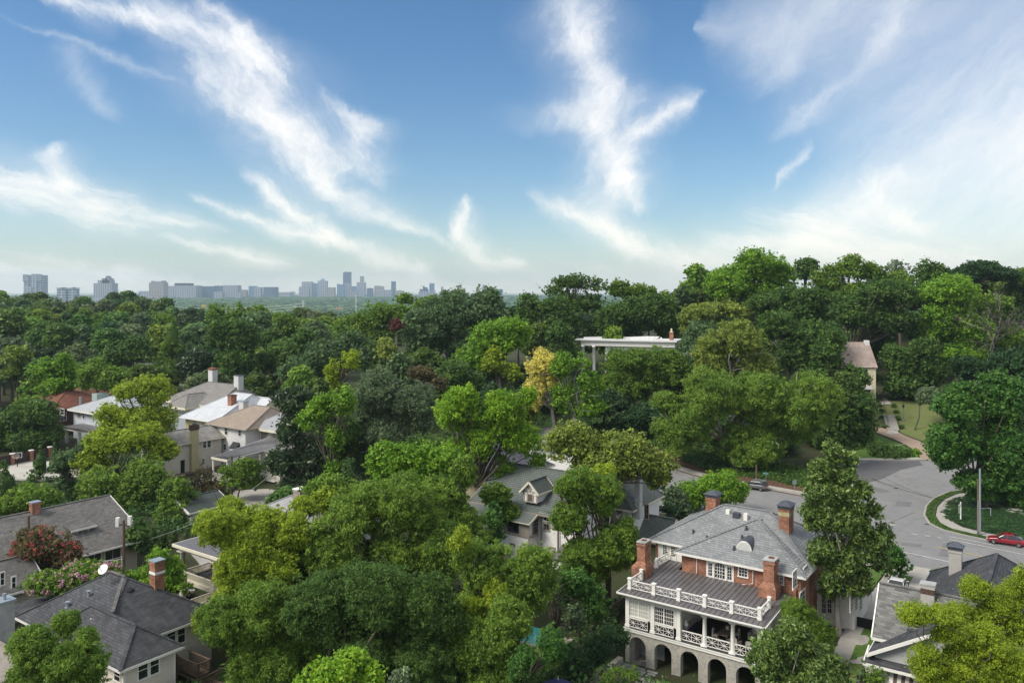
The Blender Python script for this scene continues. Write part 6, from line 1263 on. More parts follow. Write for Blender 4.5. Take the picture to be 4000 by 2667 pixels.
wire(at(3458,2045,110), at(3570,2000,118), .1, 'thin wire slanting over the junction asphalt', .02, 'black')
# hedges and clipped shrubs are built with the trees
# ------------------------------------------------------------------ skyline
def towermat(name, c, win, sx_=3.2, sz=3.6, vert=False, mort=.5):
    m, nt, b = newmat(name); v, t = wallvec(nt); br = _n(nt, 'ShaderNodeTexBrick', Scale=1.0); br.offset = 0.0
    br.inputs['Color1'].default_value = c4(win); br.inputs['Color2'].default_value = c4([x*1.3 for x in win]); br.inputs['Mortar'].default_value = c4(c)
    br.inputs['Brick Width'].default_value = sx_*5; br.inputs['Row Height'].default_value = sz*3.2; br.inputs['Mortar Size'].default_value = mort*4; nt.links.new(v, br.inputs['Vector'])
    nt.links.new(br.outputs['Color'], b.inputs['Base Color']); b.inputs['Roughness'].default_value = .5; return m
TW = {'pale': towermat('tower_pale', (.42,.42,.44), (.08,.11,.17)), 'blue': towermat('tower_blue', (.16,.25,.36), (.05,.11,.20)), 'dark': towermat('tower_dark', (.08,.12,.19), (.02,.04,.09)),
      'vert': towermat('tower_ribbed', (.38,.38,.42), (.10,.13,.18), 2.2, 60, True, .8), 'tan': towermat('tower_tan', (.40,.34,.30), (.12,.12,.14)), 'band': towermat('tower_banded', (.40,.42,.44), (.06,.09,.14), 60, 3.6)}
def tower(u0, u1, vt, Y, mat, label, tops=(), dep=None, vb=1168, rot=0.0, cat='tower'):
    x0, x1 = (u0-2000)*Y/F, (u1-2000)*Y/F; w = x1-x0; zt = CZ-(vt-VH)*Y/F; zb_ = CZ-(vb-VH)*Y/F; d_ = dep or w*.7
    t = thingw('office_tower' if zt-zb_ > w*.9 else 'office_block', label, cat, (x0+x1)/2, Y, zb_, rot, 'buildings of the distant skyline')
    m = MB(); m.box(-w/2, w/2, 0, d_, -30, zt-zb_); m.build('facade', TW[mat], t)
    for k_, (f0, f1, vt2, mt) in enumerate(tops):
        z2 = CZ-(vt2-VH)*Y/F-zb_; zz2 = zt-zb_; m = MB(); m.box(-w/2+w*f0, -w/2+w*f1, d_*.15, d_*.85, zz2, z2); m.build('rooftop_block', TW[mt], t)
    return t
T_ = tower(93,160,1074,4300,'band','dark banded twin-shouldered tower at the far left of the skyline',[(.35,.65,1070,'pale')]); 
m = MB(); w = 67*4300/F; zt = CZ-(1073.5-VH)*4300/F-(CZ-(1168-VH)*4300/F)
m.box(-w*.53,-w*.28,-4,8,zt-36,zt+2); m.build('shoulder', TW['band'], T_); m = MB(); m.box(w*.28,w*.53,-4,8,zt-36,zt+2); m.build('shoulder', TW['band'], T_); m = MB(); m.box(-w*.28,-w*.2,-5,4,-20,zt); m.build('fin', TW['pale'], T_); m = MB(); m.box(w*.17,w*.26,-5,4,-20,zt); m.build('fin', TW['pale'], T_)
tower(92,120,1122,4100,'pale','low white block in front of the far left tower',[(.1,.9,1120,'pale')])
T_ = tower(222,257,1127,3600,'band','left one of two small flat topped round-capped towers',[(.35,.65,1122,'pale')]); m = MB(); w = 35*3600/F; m.box(-w*.54,w*.54,-2,w*.8,(CZ-(1126-VH)*3600/F)-(CZ-(1168-VH)*3600/F),(CZ-(1125.5-VH)*3600/F)-(CZ-(1168-VH)*3600/F)+2); m.build('roof_slab', TW['pale'], T_)
T_ = tower(265,298,1127,3600,'band','right one of two small flat topped round-capped towers',[(.35,.65,1122,'pale')]); m = MB(); w = 33*3600/F; m.box(-w*.54,w*.54,-2,w*.8,(CZ-(1126-VH)*3600/F)-(CZ-(1168-VH)*3600/F),(CZ-(1125.5-VH)*3600/F)-(CZ-(1168-VH)*3600/F)+2); m.build('roof_slab', TW['pale'], T_)
tower(365,436,1106,3900,'vert','pale blue-gray stepped tower with small spire on the left',[(.18,.88,1094,'vert'),(.40,.84,1087,'pale'),(.58,.72,1082,'pale'),(.645,.66,1077,'pale')])
tower(438,545,1147,5200,'dark','long low dark roofed building right of the stepped tower',[(.2,.3,1143,'dark')], cat='building')
tower(541,582,1137,5200,'pale','low gray block left of the pale crown-topped tower')
tower(582,640,1104,4700,'tan','pale tower with spiky crown on the left middle skyline',[(.1,.95,1098,'pale'),(.12,.2,1097,'pale'),(.8,.9,1096,'pale')])
tower(642,678,1117,5200,'vert','ribbed gray block right of the crown-topped tower'); tower(678,766,1115,5100,'vert','wide pale glass block with raised dark roof storey',[(0.0,.66,1106,'dark'),(0,.66,1106,'dark')])
tower(738,768,1118,5250,'pale','pale slab behind the wide glass block')
tower(775,832,1118,5200,'dark','dark glass block with gray side strip'); tower(837,871,1116,5400,'dark','dark block with white edge left of the pale ribbed block'); tower(871,929,1114,5300,'vert','pale ribbed block with thin mast')
tower(834,870,1139,4900,'pale','small white stepped building in front of the dark block'); tower(930,962,1132,5600,'tan','reddish gray block with curved roof',[(.1,.6,1131,'tan')]); tower(928,943,1143,5000,'pale','small white slab on the tree line')
tower(971,1000,1117,5600,'blue','blue slab left of two pale slabs'); tower(992,1020,1121,5500,'pale','pale ribbed slab between two blue blocks'); tower(1028,1078,1121,5500,'dark','dark block with pale edge stripe')
tower(1088,1135,1141,6000,'pale','low pale building in the gap of the skyline'); tower(1133,1150,1139,6500,'pale','tiny pale block in the skyline gap')
tower(1167,1206,1120,5600,'pale','light gray block at the left foot of the central cluster'); tower(1178,1218,1100,6000,'vert','gray slab left of the pointed roof tower'); tower(1217,1240,1106,6100,'blue','blue-gray slab touching the pointed roof tower')
T_ = tower(1241,1276,1097,5900,'pale','gray tower with glass pyramid top in the central cluster'); m = MB(); w = 35*5900/F; zt = (CZ-(1097-VH)*5900/F)-(CZ-(1168-VH)*5900/F); q = [(-w*.28,0,zt),(w*.28,0,zt),(w*.28,w*.6,zt),(-w*.28,w*.6,zt)]
for i in range(4): m.poly([q[i], q[(i+1) % 4], (0, w*.3, zt+22)])
m.build('pyramid_roof', TW['blue'], T_)
tower(1277,1307,1122,5700,'tan','tan-gray block right of the pyramid topped tower'); tower(1316,1345,1110,5900,'blue','blue glass block left of the tallest tower',[(.0,.08,1107,'pale')]); tower(1341,1370,1107,6000,'vert','pale slab at the foot of the tallest tower')
tower(1340,1369,1064,6400,'dark','tallest dark glass tower of the skyline',[(.12,1.0,1062,'dark'),(0,1.04,1065,'dark')])
tower(1373,1392,1118,6200,'blue','small blue block right of the tallest tower'); tower(1393,1426,1103,5900,'vert','pale ribbed tower with white top in the centre',[(0,.8,1102,'pale')]); tower(1406,1421,1080,6400,'tan','slim dark tower with rounded top',[(.15,.85,1078.5,'tan')])
tower(1362,1397,1137,5200,'pale','white stepped building at the tree line'); tower(1432,1456,1126,5800,'dark','dark stepped block right of the ribbed tower',[(.15,.8,1125,'dark')])
tower(1461,1497,1118,5900,'tan','tan block with banded top',[(.03,.6,1116,'pale')]); tower(1476,1501,1135,5600,'pale','pale block in front of the tan block'); tower(1500,1530,1132,5900,'pale','low gray block beside the slim dark tower')
tower(1528,1545,1099,6200,'dark','slim dark tower with framed crown on the right',[(0,.06,1098,'tan'),(.94,1,1098,'tan')]); tower(1543,1575,1135,5900,'tan','low stepped block at the foot of the slim tower',[(.35,.7,1134,'tan')])
tower(1593,1602,1142,8800,'blue','tiny far tower with pointed top',[(.2,.8,1140.5,'blue')]); tower(1612,1614,1141,9000,'blue','tiny far needle shaped tower left of the glass tower',[])
tower(1635,1673,1139,5200,'pale','white low block left of the glass tower'); tower(1639,1672,1129,5400,'dark','dark stepped tower under construction',[(.4,.9,1122,'dark'),(.4,.55,1118,'dark')]); tower(1677,1696,1106,5500,'blue','bright blue glass tower on the right of the skyline',[(.5,1,1107,'pale')]); tower(1676,1700,1135,5300,'pale','pale podium of the blue glass tower')
tower(1722,1732,1120,5600,'pale','pale slab just showing left of the domed tree'); tower(1885,1893,1113,6000,'blue','blue slab showing above the domed tree'); tower(1942,1965,1130,5600,'blue','blue glass slab above the tree line in the middle')
# tower crane
X_ = (1652-2000)*5400/F; t = thingw('tower_crane', 'thin tower crane over the dark building under construction', 'crane', X_, 5400, 20, 0); m = MB(); zt = CZ-(1116-VH)*5400/F-20; m.bar((0,0,0),(0,0,zt),2); m.build('mast', M['iron'], t); m = MB(); m.bar((-14,0,zt),(6,0,zt+2),2); m.build('jib', M['iron'], t)
# transmission pylons, line and billboards in the valley
for u_, vt, vb, Y, lb in ((540,1178,1200,1500,'thin white pylon far left in the valley'),(1152,1194,1222,1150,'short double topped white pylon in the valley'),(1184,1173,1222,1150,'taller single white pylon in the valley'),(1391,1155,1208,1500,'white lattice pylon below the central towers')):
    X_ = (u_-2000)*Y/F; zt = CZ-(vt-VH)*Y/F; zb_ = -30; t = thingw('transmission_pylon', lb, 'pylon', X_, Y, zb_, 0, 'pylons in the wooded valley'); m = MB(); m.tube([(0,0,0),(0,0,zt-zb_)], [.9,.5], 6); m.build('mast', M['white'], t); m = MB()
    for k_ in ((0,) if u_ == 1152 else (0,4,8)): m.bar((-3,0,zt-zb_-k_-.5),(3,0,zt-zb_-k_-.5),.35)
    m.build('crossarm', M['white'], t)
for v0, v1, lb in ((1186,1180,'highest power line across the valley'),(1196,1190,'middle power line across the valley'),(1206,1199,'lowest power line across the valley')):
    wire(at(600,v0+6,1300), at(1184,v0,1150), 6, lb+', left span', .18, 'white', 'power lines in the valley'); wire(at(1184,v0,1150), at(1391,v1,1500), 6, lb+', right span', .18, 'white', 'power lines in the valley')
for u0, u1, v0, v1, Y, lb, tx in ((788,804,1190,1204,620,'yellowish billboard on a post behind the cypress',False),(1311,1338,1200,1209,1000,'pale billboard with dark lettering in the valley',True)):
    w = (u1-u0)*Y/F; X_ = ((u0+u1)/2-2000)*Y/F; z0 = CZ-(v1-VH)*Y/F; z1 = CZ-(v0-VH)*Y/F; zg = z0-16; t = thingw('billboard', lb, 'billboard', X_, Y, zg, 0); m = MB(); m.tube([(0,.5,0),(0,.5,z0-zg)],.5,8); m.build('post', M['taupe'], t)
    m = MB(); m.box(-w/2,w/2,0,.4,z0-zg,z1-zg); p_ = m.build('panel', plain('billboard_face', (.55,.42,.30) if tx else (.50,.43,.18), .7, .1, .3), t)
    m = MB()
    if tx:
        m.tube([(-w*.12,-.05,(z0+z1)/2-zg+.1),(-w*.12,-.01,(z0+z1)/2-zg+.1)], .8, 10); m.bar((-w*.33,-.04,z0-zg+.9),(-w*.22,-.04,z1-zg-.6),.35,.05); m.bar((w*.02,-.04,z1-zg-.7),(w*.1,-.04,z0-zg+.7),.35,.05)
        for k_ in range(3): m.box(w*.18,w*.38,-.05,-.01,z0-zg+.6+k_*.8,z0-zg+.9+k_*.8)
    else: m.box(-w*.35,w*.35,-.05,-.01,z0-zg+.4,z0-zg+.8)
    m.build('lettering', M['cap'], p_)
# ------------------------------------------------------------------ foliage materials
def leafmat(name, gloss=.5, spec=.25, trans=.42):
    m, nt, b = newmat(name); L = nt.links.new
    oi = _n(nt, 'ShaderNodeObjectInfo'); at_ = _n(nt, 'ShaderNodeAttribute'); at_.attribute_name = 'tint'
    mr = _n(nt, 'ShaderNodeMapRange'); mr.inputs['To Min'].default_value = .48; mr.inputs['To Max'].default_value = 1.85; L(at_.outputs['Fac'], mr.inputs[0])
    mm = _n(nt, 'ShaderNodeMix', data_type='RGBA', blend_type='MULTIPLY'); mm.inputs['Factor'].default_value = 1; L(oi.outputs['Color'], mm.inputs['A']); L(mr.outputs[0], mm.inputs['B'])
    sq = _n(nt, 'ShaderNodeMath', operation='POWER'); L(at_.outputs['Fac'], sq.inputs[0]); sq.inputs[1].default_value = 3.0
    s2 = _n(nt, 'ShaderNodeMath', operation='MULTIPLY'); L(sq.outputs[0], s2.inputs[0]); L(oi.outputs['Alpha'], s2.inputs[1])
    m2 = _n(nt, 'ShaderNodeMix', data_type='RGBA'); L(s2.outputs[0], m2.inputs['Factor']); L(mm.outputs['Result'], m2.inputs['A']); m2.inputs['B'].default_value = (.42, .44, .04, 1)
    L(m2.outputs['Result'], b.inputs['Base Color']); b.inputs['Roughness'].default_value = gloss; b.inputs['Specular IOR Level'].default_value = spec
    tr = _n(nt, 'ShaderNodeBsdfTranslucent'); L(m2.outputs['Result'], tr.inputs['Color']); ms = _n(nt, 'ShaderNodeMixShader'); ms.inputs[0].default_value = trans
    L(b.outputs[0], ms.inputs[1]); L(tr.outputs[0], ms.inputs[2]); L(ms.outputs[0], nt.nodes['Material Output'].inputs['Surface']); return m
LEAF = leafmat('leaves'); LEAFG = leafmat('glossy_leaves', .38, .42, .2)
BARK = plain('bark', (.10,.085,.065), .95, .35, 3); BARKP = plain('pale_bark', (.30,.28,.25), .95, .3, 3)
TONE = {'dk':(.068,.138,.030,.18),'md':(.116,.215,.030,.4),'br':(.140,.290,.026,.5),'yl':(.235,.330,.026,.7),'bl':(.092,.160,.066,.12),'ol':(.130,.235,.036,.5),'oy':(.195,.260,.055,.6),
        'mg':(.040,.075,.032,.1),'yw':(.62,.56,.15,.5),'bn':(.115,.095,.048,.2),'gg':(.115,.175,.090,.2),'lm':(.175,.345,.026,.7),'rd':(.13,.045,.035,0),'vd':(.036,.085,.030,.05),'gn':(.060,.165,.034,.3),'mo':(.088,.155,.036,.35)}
RNG = np.random.default_rng(11)
def leaves(C, R, s, cov, cen=None, aspect=.6, up=.55, jit=.65, droop=0.0, shell=.28, rng=RNG):
    """leaf-sized rhombs round lobe centres C (n,3) with radii R (n,3)"""
    ar = 4*np.pi*((R[:,0]*R[:,1]+R[:,1]*R[:,2]+R[:,0]*R[:,2])/3)
    n = np.maximum(8, (ar*cov/(s*s*aspect*.5)).astype(int)); idx = np.repeat(np.arange(len(C)), n); N = len(idx)
    d = rng.normal(size=(N,3)); d /= np.linalg.norm(d, axis=1)[:,None]
    if cen is not None:                                   # keep mostly what faces outward from the crown
        o = C[idx]-cen[idx]; o /= (np.linalg.norm(o, axis=1)[:,None]+1e-6); keep = (d*o).sum(1) + .35*d[:,2] > rng.uniform(-.75,.25,N); idx = idx[keep]; d = d[keep]; N = len(idx)
    rr = 1-shell*rng.random(N)**1.3+.22*rng.normal(size=N)*shell*2
    p = C[idx] + d*R[idx]*rr[:,None]; sp = rng.random(N) < .16; p[sp] += rng.normal(size=(int(sp.sum()),3))*R[idx][sp]*.42
    nr = d*.55 + np.array([0,0,up]) + rng.normal(size=(N,3))*jit; nr /= np.linalg.norm(nr, axis=1)[:,None]
    t = rng.normal(size=(N,3)); t[:,2] -= droop; t -= nr*(t*nr).sum(1)[:,None]; t /= np.linalg.norm(t, axis=1)[:,None]; bt = np.cross(nr, t)
    sz = s*(.45+.95*rng.random(N)**1.4)[:,None]; hw = sz*aspect*.5
    v = np.stack([p-t*sz*.5, p+bt*hw-t*sz*.05, p+t*sz*.5, p-bt*hw-t*sz*.05], 1).reshape(-1,3)
    lt = rng.random(len(C)); tint = np.clip(.5*lt[idx]+.45*rng.random(N)+.05, 0, 1)
    return v, tint
def core(c, r, k=.66, rng=RNG):
    n, m_ = 12, 8; th = np.linspace(0, 2*np.pi, n, endpoint=False); ph = np.linspace(.12, np.pi-.12, m_)
    T, Pp = np.meshgrid(th, ph); j = 1+.10*rng.normal(size=T.shape)
    v = np.stack([c[0]+r[0]*k*np.sin(Pp)*np.cos(T)*j, c[1]+r[1]*k*np.sin(Pp)*np.sin(T)*j, c[2]+r[2]*k*np.cos(Pp)*j], -1).reshape(-1,3)
    f = []
    for i in range(m_-1):
        for q in range(n): f.append((i*n+q, i*n+(q+1)%n, (i+1)*n+(q+1)%n, (i+1)*n+q))
    f.append((0,3,6,9)); f.append(((m_-1)*n,(m_-1)*n+3,(m_-1)*n+6,(m_-1)*n+9)); return v, np.array(f)
def limbs(base, tips, r0, fork, rng, n=7, wob=.35, fine=0):
    m = MB(); base = Vector(base); fork = Vector(fork)
    mid = base.lerp(fork, .5)+Vector((rng.normal()*.15, rng.normal()*.15, 0)); m.tube([base-Vector((0,0,.5)), base+Vector((0,0,.4)), mid, fork], [r0*1.5, r0*1.12, r0*.9, r0*.75], n+3)
    for tp in tips:
        tp = Vector(tp); d = tp-fork; k1 = fork+d*.35+Vector((rng.normal()*wob, rng.normal()*wob, abs(rng.normal())*wob)); k2 = fork+d*.7+Vector((rng.normal()*wob, rng.normal()*wob, .3*wob))
        r = r0*.42; m.tube([fork-Vector((0,0,.15)), k1, k2, tp], [r, r*.75, r*.5, r*.18], n)
        for _ in range(fine):
            s = k1.lerp(tp, rng.random()); e_ = s+Vector((rng.normal(), rng.normal(), abs(rng.normal())*.6))*(.9+.12*d.length)
            m.tube([s, s.lerp(e_, .5)+Vector((0,0,.15)), e_], [r*.3, r*.2, r*.06], 5)
    return m
def make_crown(boxes, Y, style, s=None, seed=0):
    rng = np.random.default_rng(seed); V_, T_, F_ = [], [], []; Cs = []; off = 0; lob = []
    nb = []
    for bx in boxes:                     # break every leaf mass into uneven overlapping masses
        u0, v0, u1, v1 = bx[:4]; dY = bx[4] if len(bx) > 4 else 0; hu, hv = (u1-u0)/2, (v1-v0)/2
        if style == 'c' or min(hu, hv) < 42: nb.append((u0, v0, u1, v1, dY)); continue
        k_ = 9 if min(hu, hv) > 80 else 6
        for q in range(k_):
            d = rng.normal(size=3); d /= np.linalg.norm(d); d *= rng.uniform(.34,.58); f = rng.uniform(.46,.66) if q else .8
            if q == 0: d *= .2
            cu, cv = (u0+u1)/2+d[0]*hu, (v0+v1)/2+d[2]*hv; nb.append((cu-hu*f*rng.uniform(.85,1.2), cv-hv*f, cu+hu*f*rng.uniform(.85,1.2), cv+hv*f*.95, dY+d[1]*hu*Y/F))
    boxes = nb
    for bx in boxes:
        u0, v0, u1, v1 = bx[:4]; Yc = Y+(bx[4] if len(bx) > 4 else 0)
        c = np.array([((u0+u1)/2-2000)*Yc/F, Yc, CZ-((v0+v1)/2-VH)*Yc/F]); rx = (u1-u0)/2*Yc/F*.96; rz = (v1-v0)/2*Yc/F*.96
        r = np.array([rx, min(max(rx, .6*rz), rx*1.05)*(.9), rz]); Rm = min(rx, rz); rl = np.clip(.30*Rm, .35, .7+.0045*Yc)
        area = (r[0]*r[1]+r[0]*r[2]+r[1]*r[2])/3; nl = int(np.clip(3.0*area/(rl*rl), 10, 160))
        d = rng.normal(size=(nl*3,3)); d /= np.linalg.norm(d, axis=1)[:,None]; d = d[d[:,2] > -.72][:nl]
        if style == 'c':
            h_ = rng.random(len(d))**1.3; cc = c+np.stack([d[:,0]*r[0]*(1-h_)*.85, d[:,1]*r[0]*(1-h_)*.85, -r[2]*.92+2*r[2]*.94*h_], -1); rls = rl*.9*(1.1-.75*h_)
        else:
            k_ = rng.uniform(.55,1.0,len(d)); wv = 1+.16*np.sin(d[:,0]*3.1+seed)+.14*np.sin(d[:,2]*4.3+d[:,1]*2.7+seed*1.7); cc = c+d*(r-rl*.45)*(k_*wv)[:,None]; cc += rng.normal(size=cc.shape)*rl*.25; rls = rl*rng.uniform(.45,1.3,len(d))
        if style != 'c' and len(d) > 8:      # twiggy sprays standing out of the crown
            ne = int(len(d)*.8); de = rng.normal(size=(ne,3)); de[:,2] = np.abs(de[:,2])*.8-.25; de /= np.linalg.norm(de, axis=1)[:,None]
            cc = np.concatenate([cc, c+de*r*rng.uniform(.98,1.2,(ne,1))]); rls = np.concatenate([rls, rl*rng.uniform(.22,.45,ne)])
        R3 = np.stack([rls*1.1, rls*1.1, rls*.85], -1); lob.append((c, cc, r)); ss = s or max(.17, Yc*.0040)
        a_ = dict(n={}, a=dict(cov=.75, shell=.6), f=dict(cov=1.1, droop=1.5, aspect=.38, up=.7), m=dict(aspect=.42, up=.3, jit=.9, cov=1.5), c=dict(up=.2, droop=.8, shell=.5), v=dict(aspect=.34, droop=.8, cov=.9, shell=.8), w=dict(aspect=.30, droop=1.0, cov=1.5, shell=.6)).get(style, {})
        kw = dict(cov=1.15, shell=.7); kw.update({k: v for k, v in a_.items() if k != 'n'})
        if style == 'm': ss *= 1.25
        v, t = leaves(cc, R3, ss, kw.pop('cov'), np.repeat(c[None], len(cc), 0), rng=rng, **kw)
        n = len(v)//4; F_.append(np.arange(n*4).reshape(-1,4)+off); V_.append(v); T_.append(t); off += len(v)
        if style not in ('a','v'):
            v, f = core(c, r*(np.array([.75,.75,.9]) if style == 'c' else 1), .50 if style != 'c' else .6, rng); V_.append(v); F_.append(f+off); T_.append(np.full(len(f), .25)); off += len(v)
    return np.concatenate(V_), np.concatenate(F_), np.concatenate(T_), lob
NT = 0
def _sh(t,n=16):
    assert len(t.split())<=n, t
    return t
def T(name, label, tone, style, Y, boxes, base=None, s=None, r0=None, bark=None, group=None, fine=0, ntip=10, fork=None, cat='tree', seed=None):
    """a tree (or shrub) standing at distance Y; boxes are the extents of its leaf masses"""
    global NT
    NT += 1; v, f, t, lob = make_crown(boxes, Y, style, s, seed or NT*7+3); rng = np.random.default_rng(NT)
    c0 = lob[0][0]; bX = (base-2000)*Y/F if base is not None else float(np.mean([l[0][0] for l in lob])); bY = Y; bz = tz(bX, bY)
    root = thingw(name, label, cat, bX, bY, bz, 0, group); o = np.array([bX, bY, bz])
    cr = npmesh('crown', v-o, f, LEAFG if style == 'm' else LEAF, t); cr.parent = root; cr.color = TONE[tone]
    zt = max(l[0][2]+l[2][2] for l in lob); zl = min(l[0][2]-l[2][2] for l in lob); H = zt-bz; r0 = r0 or max(.08, .018*H)
    allc = np.concatenate([l[1] for l in lob]); pick = allc[rng.choice(len(allc), min(ntip*len(boxes), len(allc), 26), replace=False)]
    fz = float(np.clip(zl-bz+.12*(zt-zl), .2*H, .85*H)) if fork is None else fork
    m = limbs((0,0,0), [tuple(p-o) for p in pick], r0, ((c0[0]-bX)*.35, (c0[1]-bY)*.3, fz), rng, fine=fine)
    tr = m.build('trunk', bark or BARK, root, smooth=True); return root
B = lambda *a: a
# ------------------------------------------------------------------ foreground trees, left to right
T('oak_sapling','leafy willow-like tree in front of the cream bungalow at the bottom left','md','w',58,[(30,2440,230,2640),(120,2500,420,2760),(205,2375,310,2540,2),(300,2440,385,2580,1),(20,2540,220,2800),(250,2540,400,2720,1)],base=240)
T('crape_myrtle','dark crape myrtle with red blossoms behind the transformer pole','bn','n',92,[(60,2050,280,2230),(20,2130,180,2300),(180,2100,325,2260),(60,2180,260,2340)],base=130)
T('crape_myrtle','wide crape myrtle with pink blossoms behind the charcoal roof','md','n',82,[(230,2180,440,2330),(110,2230,300,2345),(360,2190,490,2300),(180,2210,400,2360)],base=290)
T('mimosa_tree','feathery bright green tree behind the left red brick chimney','br','f',84,[(480,2200,640,2330),(560,2130,660,2230),(620,2170,720,2290),(530,2210,720,2360)],base=600)
T('small_tree','small dense dark green tree beside the gable roof house','dk','n',103,[(490,2025,590,2190)],base=540)
for k_, (u_, w_) in enumerate(((600,52),(640,50),(682,52),(725,50))): T('columnar_evergreen','dark columnar evergreen in the row behind the porch roof, '+['first from the left','second from the left','third from the left','fourth from the left'][k_],'dk','c',112,[(u_-w_/2,2040+k_*4,u_+w_/2,2160)],group='row of dark columnar evergreens')
T('willow_oak','wide yellow-green willow oak in front of the columned porch','yl','w',76,[(765,1975,980,2160),(900,1950,1110,2180,3),(820,2130,1010,2420,-1),(960,2110,1180,2330),(740,2360,900,2500,-2),(1060,1980,1240,2180,2),(870,2040,1060,2240)],base=960,fine=3)
T('willow_oak','dark lower willow oak in front of the red brick wall','md','w',69,[(765,2330,1010,2560),(900,2240,1180,2540),(1010,2420,1260,2720),(890,2480,1100,2760)],base=990)
T('oak_tree','huge dark green oak filling the bottom centre','dk','w',66,[(1100,2230,1400,2560),(1320,2170,1640,2500),(1540,2220,1800,2560),(1250,2420,1560,2760),(1500,2440,1800,2760)],base=1400,r0=.5)
T('oak_tree','tall green oak with light tips rising in the middle foreground','ol','w',78,[(1250,1880,1500,2160),(1180,2040,1420,2300),(1420,1850,1700,2120),(1580,1990,1820,2280),(1400,2060,1640,2330)],base=1480,r0=.5,fine=2)
T('oak_tree','gray-green oak leaning towards the ivy covered chimney','ol','w',84,[(1600,1840,1830,2080),(1720,1960,1910,2180),(1760,1780,1860,1930)],base=1750)
T('maple_tree','yellow-green maple crown below the tall oak on the left','yl','n',88,[(1210,1880,1340,2010),(1300,1960,1390,2090),(1230,2000,1330,2120)],base=1280)
T('hickory_tree','bright green tree between the dark oak and the pale roof','md','n',92,[(1200,1850,1390,2020),(1340,1880,1480,2050)],base=1330)
T('maple_tree','broad bright yellow-green crown above the foreground oaks','br','n',100,[(1420,1720,1640,1900),(1560,1700,1800,1890),(1500,1760,1780,1960)],base=1620)
T('young_tree','small bright green tree with big leaves at the bottom edge','lm','n',52,[(1190,2560,1370,2720),(1300,2515,1440,2680),(1400,2570,1500,2720),(1130,2620,1240,2740)],base=1310,s=.3)
T('magnolia_sapling','young magnolia with rusty leaves beside the bottom centre pole','gg','m',60,[(1535,2605,1600,2700),(1515,2640,1560,2720)],base=1560)
T('oak_tree','yellow-tipped oak hanging over the swimming pool','ol','w',70,[(1980,2120,2170,2330),(1780,2080,2010,2330),(1940,2180,2170,2420),(1760,2280,1960,2520)],base=1900,fine=1)
T('evergreen_oak','yellow-green tipped oak left of the swimming pool at the bottom','ol','w',66,[(1740,2400,1980,2660),(1900,2330,2080,2560),(1960,2480,2100,2720),(1820,2540,2030,2780)],base=1900)
T('young_tree','slender bright green tree in front of the pool','gn','w',64,[(1990,2500,2080,2700),(2090,2420,2210,2640)],base=2060)
T('tall_oak','tall oak with two straight trunks beside the white half-timbered house','md','w',86,[(2150,1800,2330,1990),(2140,1930,2310,2120),(2280,1840,2440,2050),(2290,2020,2490,2230),(2170,2090,2400,2300),(2370,1990,2500,2180)],base=2345,r0=.38,fine=2)
T('yellow_tipped_tree','yellow-green crown patch high beside the white brick chimney','yl','w',89,[(2290,1810,2400,1900),(2330,1880,2390,1970),(2390,2040,2480,2170)],base=2375,r0=.33)
T('privet_tree','bright green privet below the twin trunks','gn','n',79,[(2160,2190,2320,2390),(2230,2260,2380,2480)],base=2270)
T('dogwood_tree','gray-green small tree with bare twigs above the pool deck','gg','a',77,[(2080,2200,2200,2380),(2170,2340,2300,2500)],base=2190,fine=5)
T('hedge_shrub','tall dark clipped hedge running beside the arcade garden','vd','n',72,[(2200,2500,2330,2700),(2280,2440,2400,2640,2),(2350,2420,2450,2560,4)],base=2300,cat='hedge',s=.18)
T('sycamore_tree','broad olive-brown sycamore over the white house roof','oy','n',104,[(2140,1640,2330,1820),(2330,1670,2560,1870),(2230,1720,2480,1900),(2450,1740,2630,1890),(2500,1820,2610,1920)],base=2440,fine=2,r0=.4)
T('pecan_tree','bright feathery tree with dark forked trunk above the slate roof','lm','f',113,[(1700,1500,1880,1720),(1800,1620,1960,1830),(1880,1510,2060,1740),(1960,1640,2120,1830),(2020,1500,2110,1600),(1720,1700,1850,1830),(1930,1770,2010,1880),(2060,1760,2140,1860)],base=1905,r0=.45,fine=1,fork=7)
T('bush_tree','low dark tree under the forked trunk beside the slate roof','md','n',104,[(1860,1880,2000,1990),(1900,1950,2030,2060)],base=1940)
T('ivy_tree','ivy clad tree with dense dark leaves against the red brick chimney','gn','n',92,[(1880,1960,1960,2100),(1900,2030,1970,2170)],base=1920)
T('yellow_maple','tree with golden yellow leaves turning early','yw','v',150,[(2040,1355,2180,1500),(2030,1450,2150,1640),(2100,1420,2200,1560)],base=2180,s=.55,fine=3,bark=BARKP)
T('tulip_tree','sparse green tree with pale trunks right of the golden yellow one','br','a',148,[(2150,1350,2240,1500),(2140,1480,2260,1640),(2240,1370,2310,1470),(2250,1440,2360,1580),(2190,1540,2380,1650)],base=2265,s=.5,fine=3,bark=BARKP)
T('big_oak','massive olive green oak with two thick pale trunks above the bright bush','ol','w',150,[(2560,1560,2830,1800),(2640,1430,2900,1680),(2840,1440,3120,1700),(3000,1500,3260,1760),(2780,1620,3080,1840),(3060,1460,3300,1700),(2540,1520,2680,1640)],base=2890,r0=.95,bark=BARKP,fine=3,fork=6,s=.5)
T('big_oak','tall olive crown with pale bare limbs rising behind the massive oak','oy','w',166,[(2700,1300,2880,1480),(2810,1240,3000,1440),(2870,1350,3040,1540)],base=2880,r0=.6,bark=BARKP,fine=4)
T('round_bush','large rounded bright green bush behind the roof chimney','br','n',123,[(2640,1870,2780,2010),(2720,1825,2900,2000),(2820,1870,2930,1990)],base=2790,cat='shrub',s=.3)
T('gray_bush','pale gray-green shrub left of the bright rounded bush','gg','n',120,[(2585,1880,2680,2010),(2610,1940,2710,2030)],base=2650,cat='shrub')
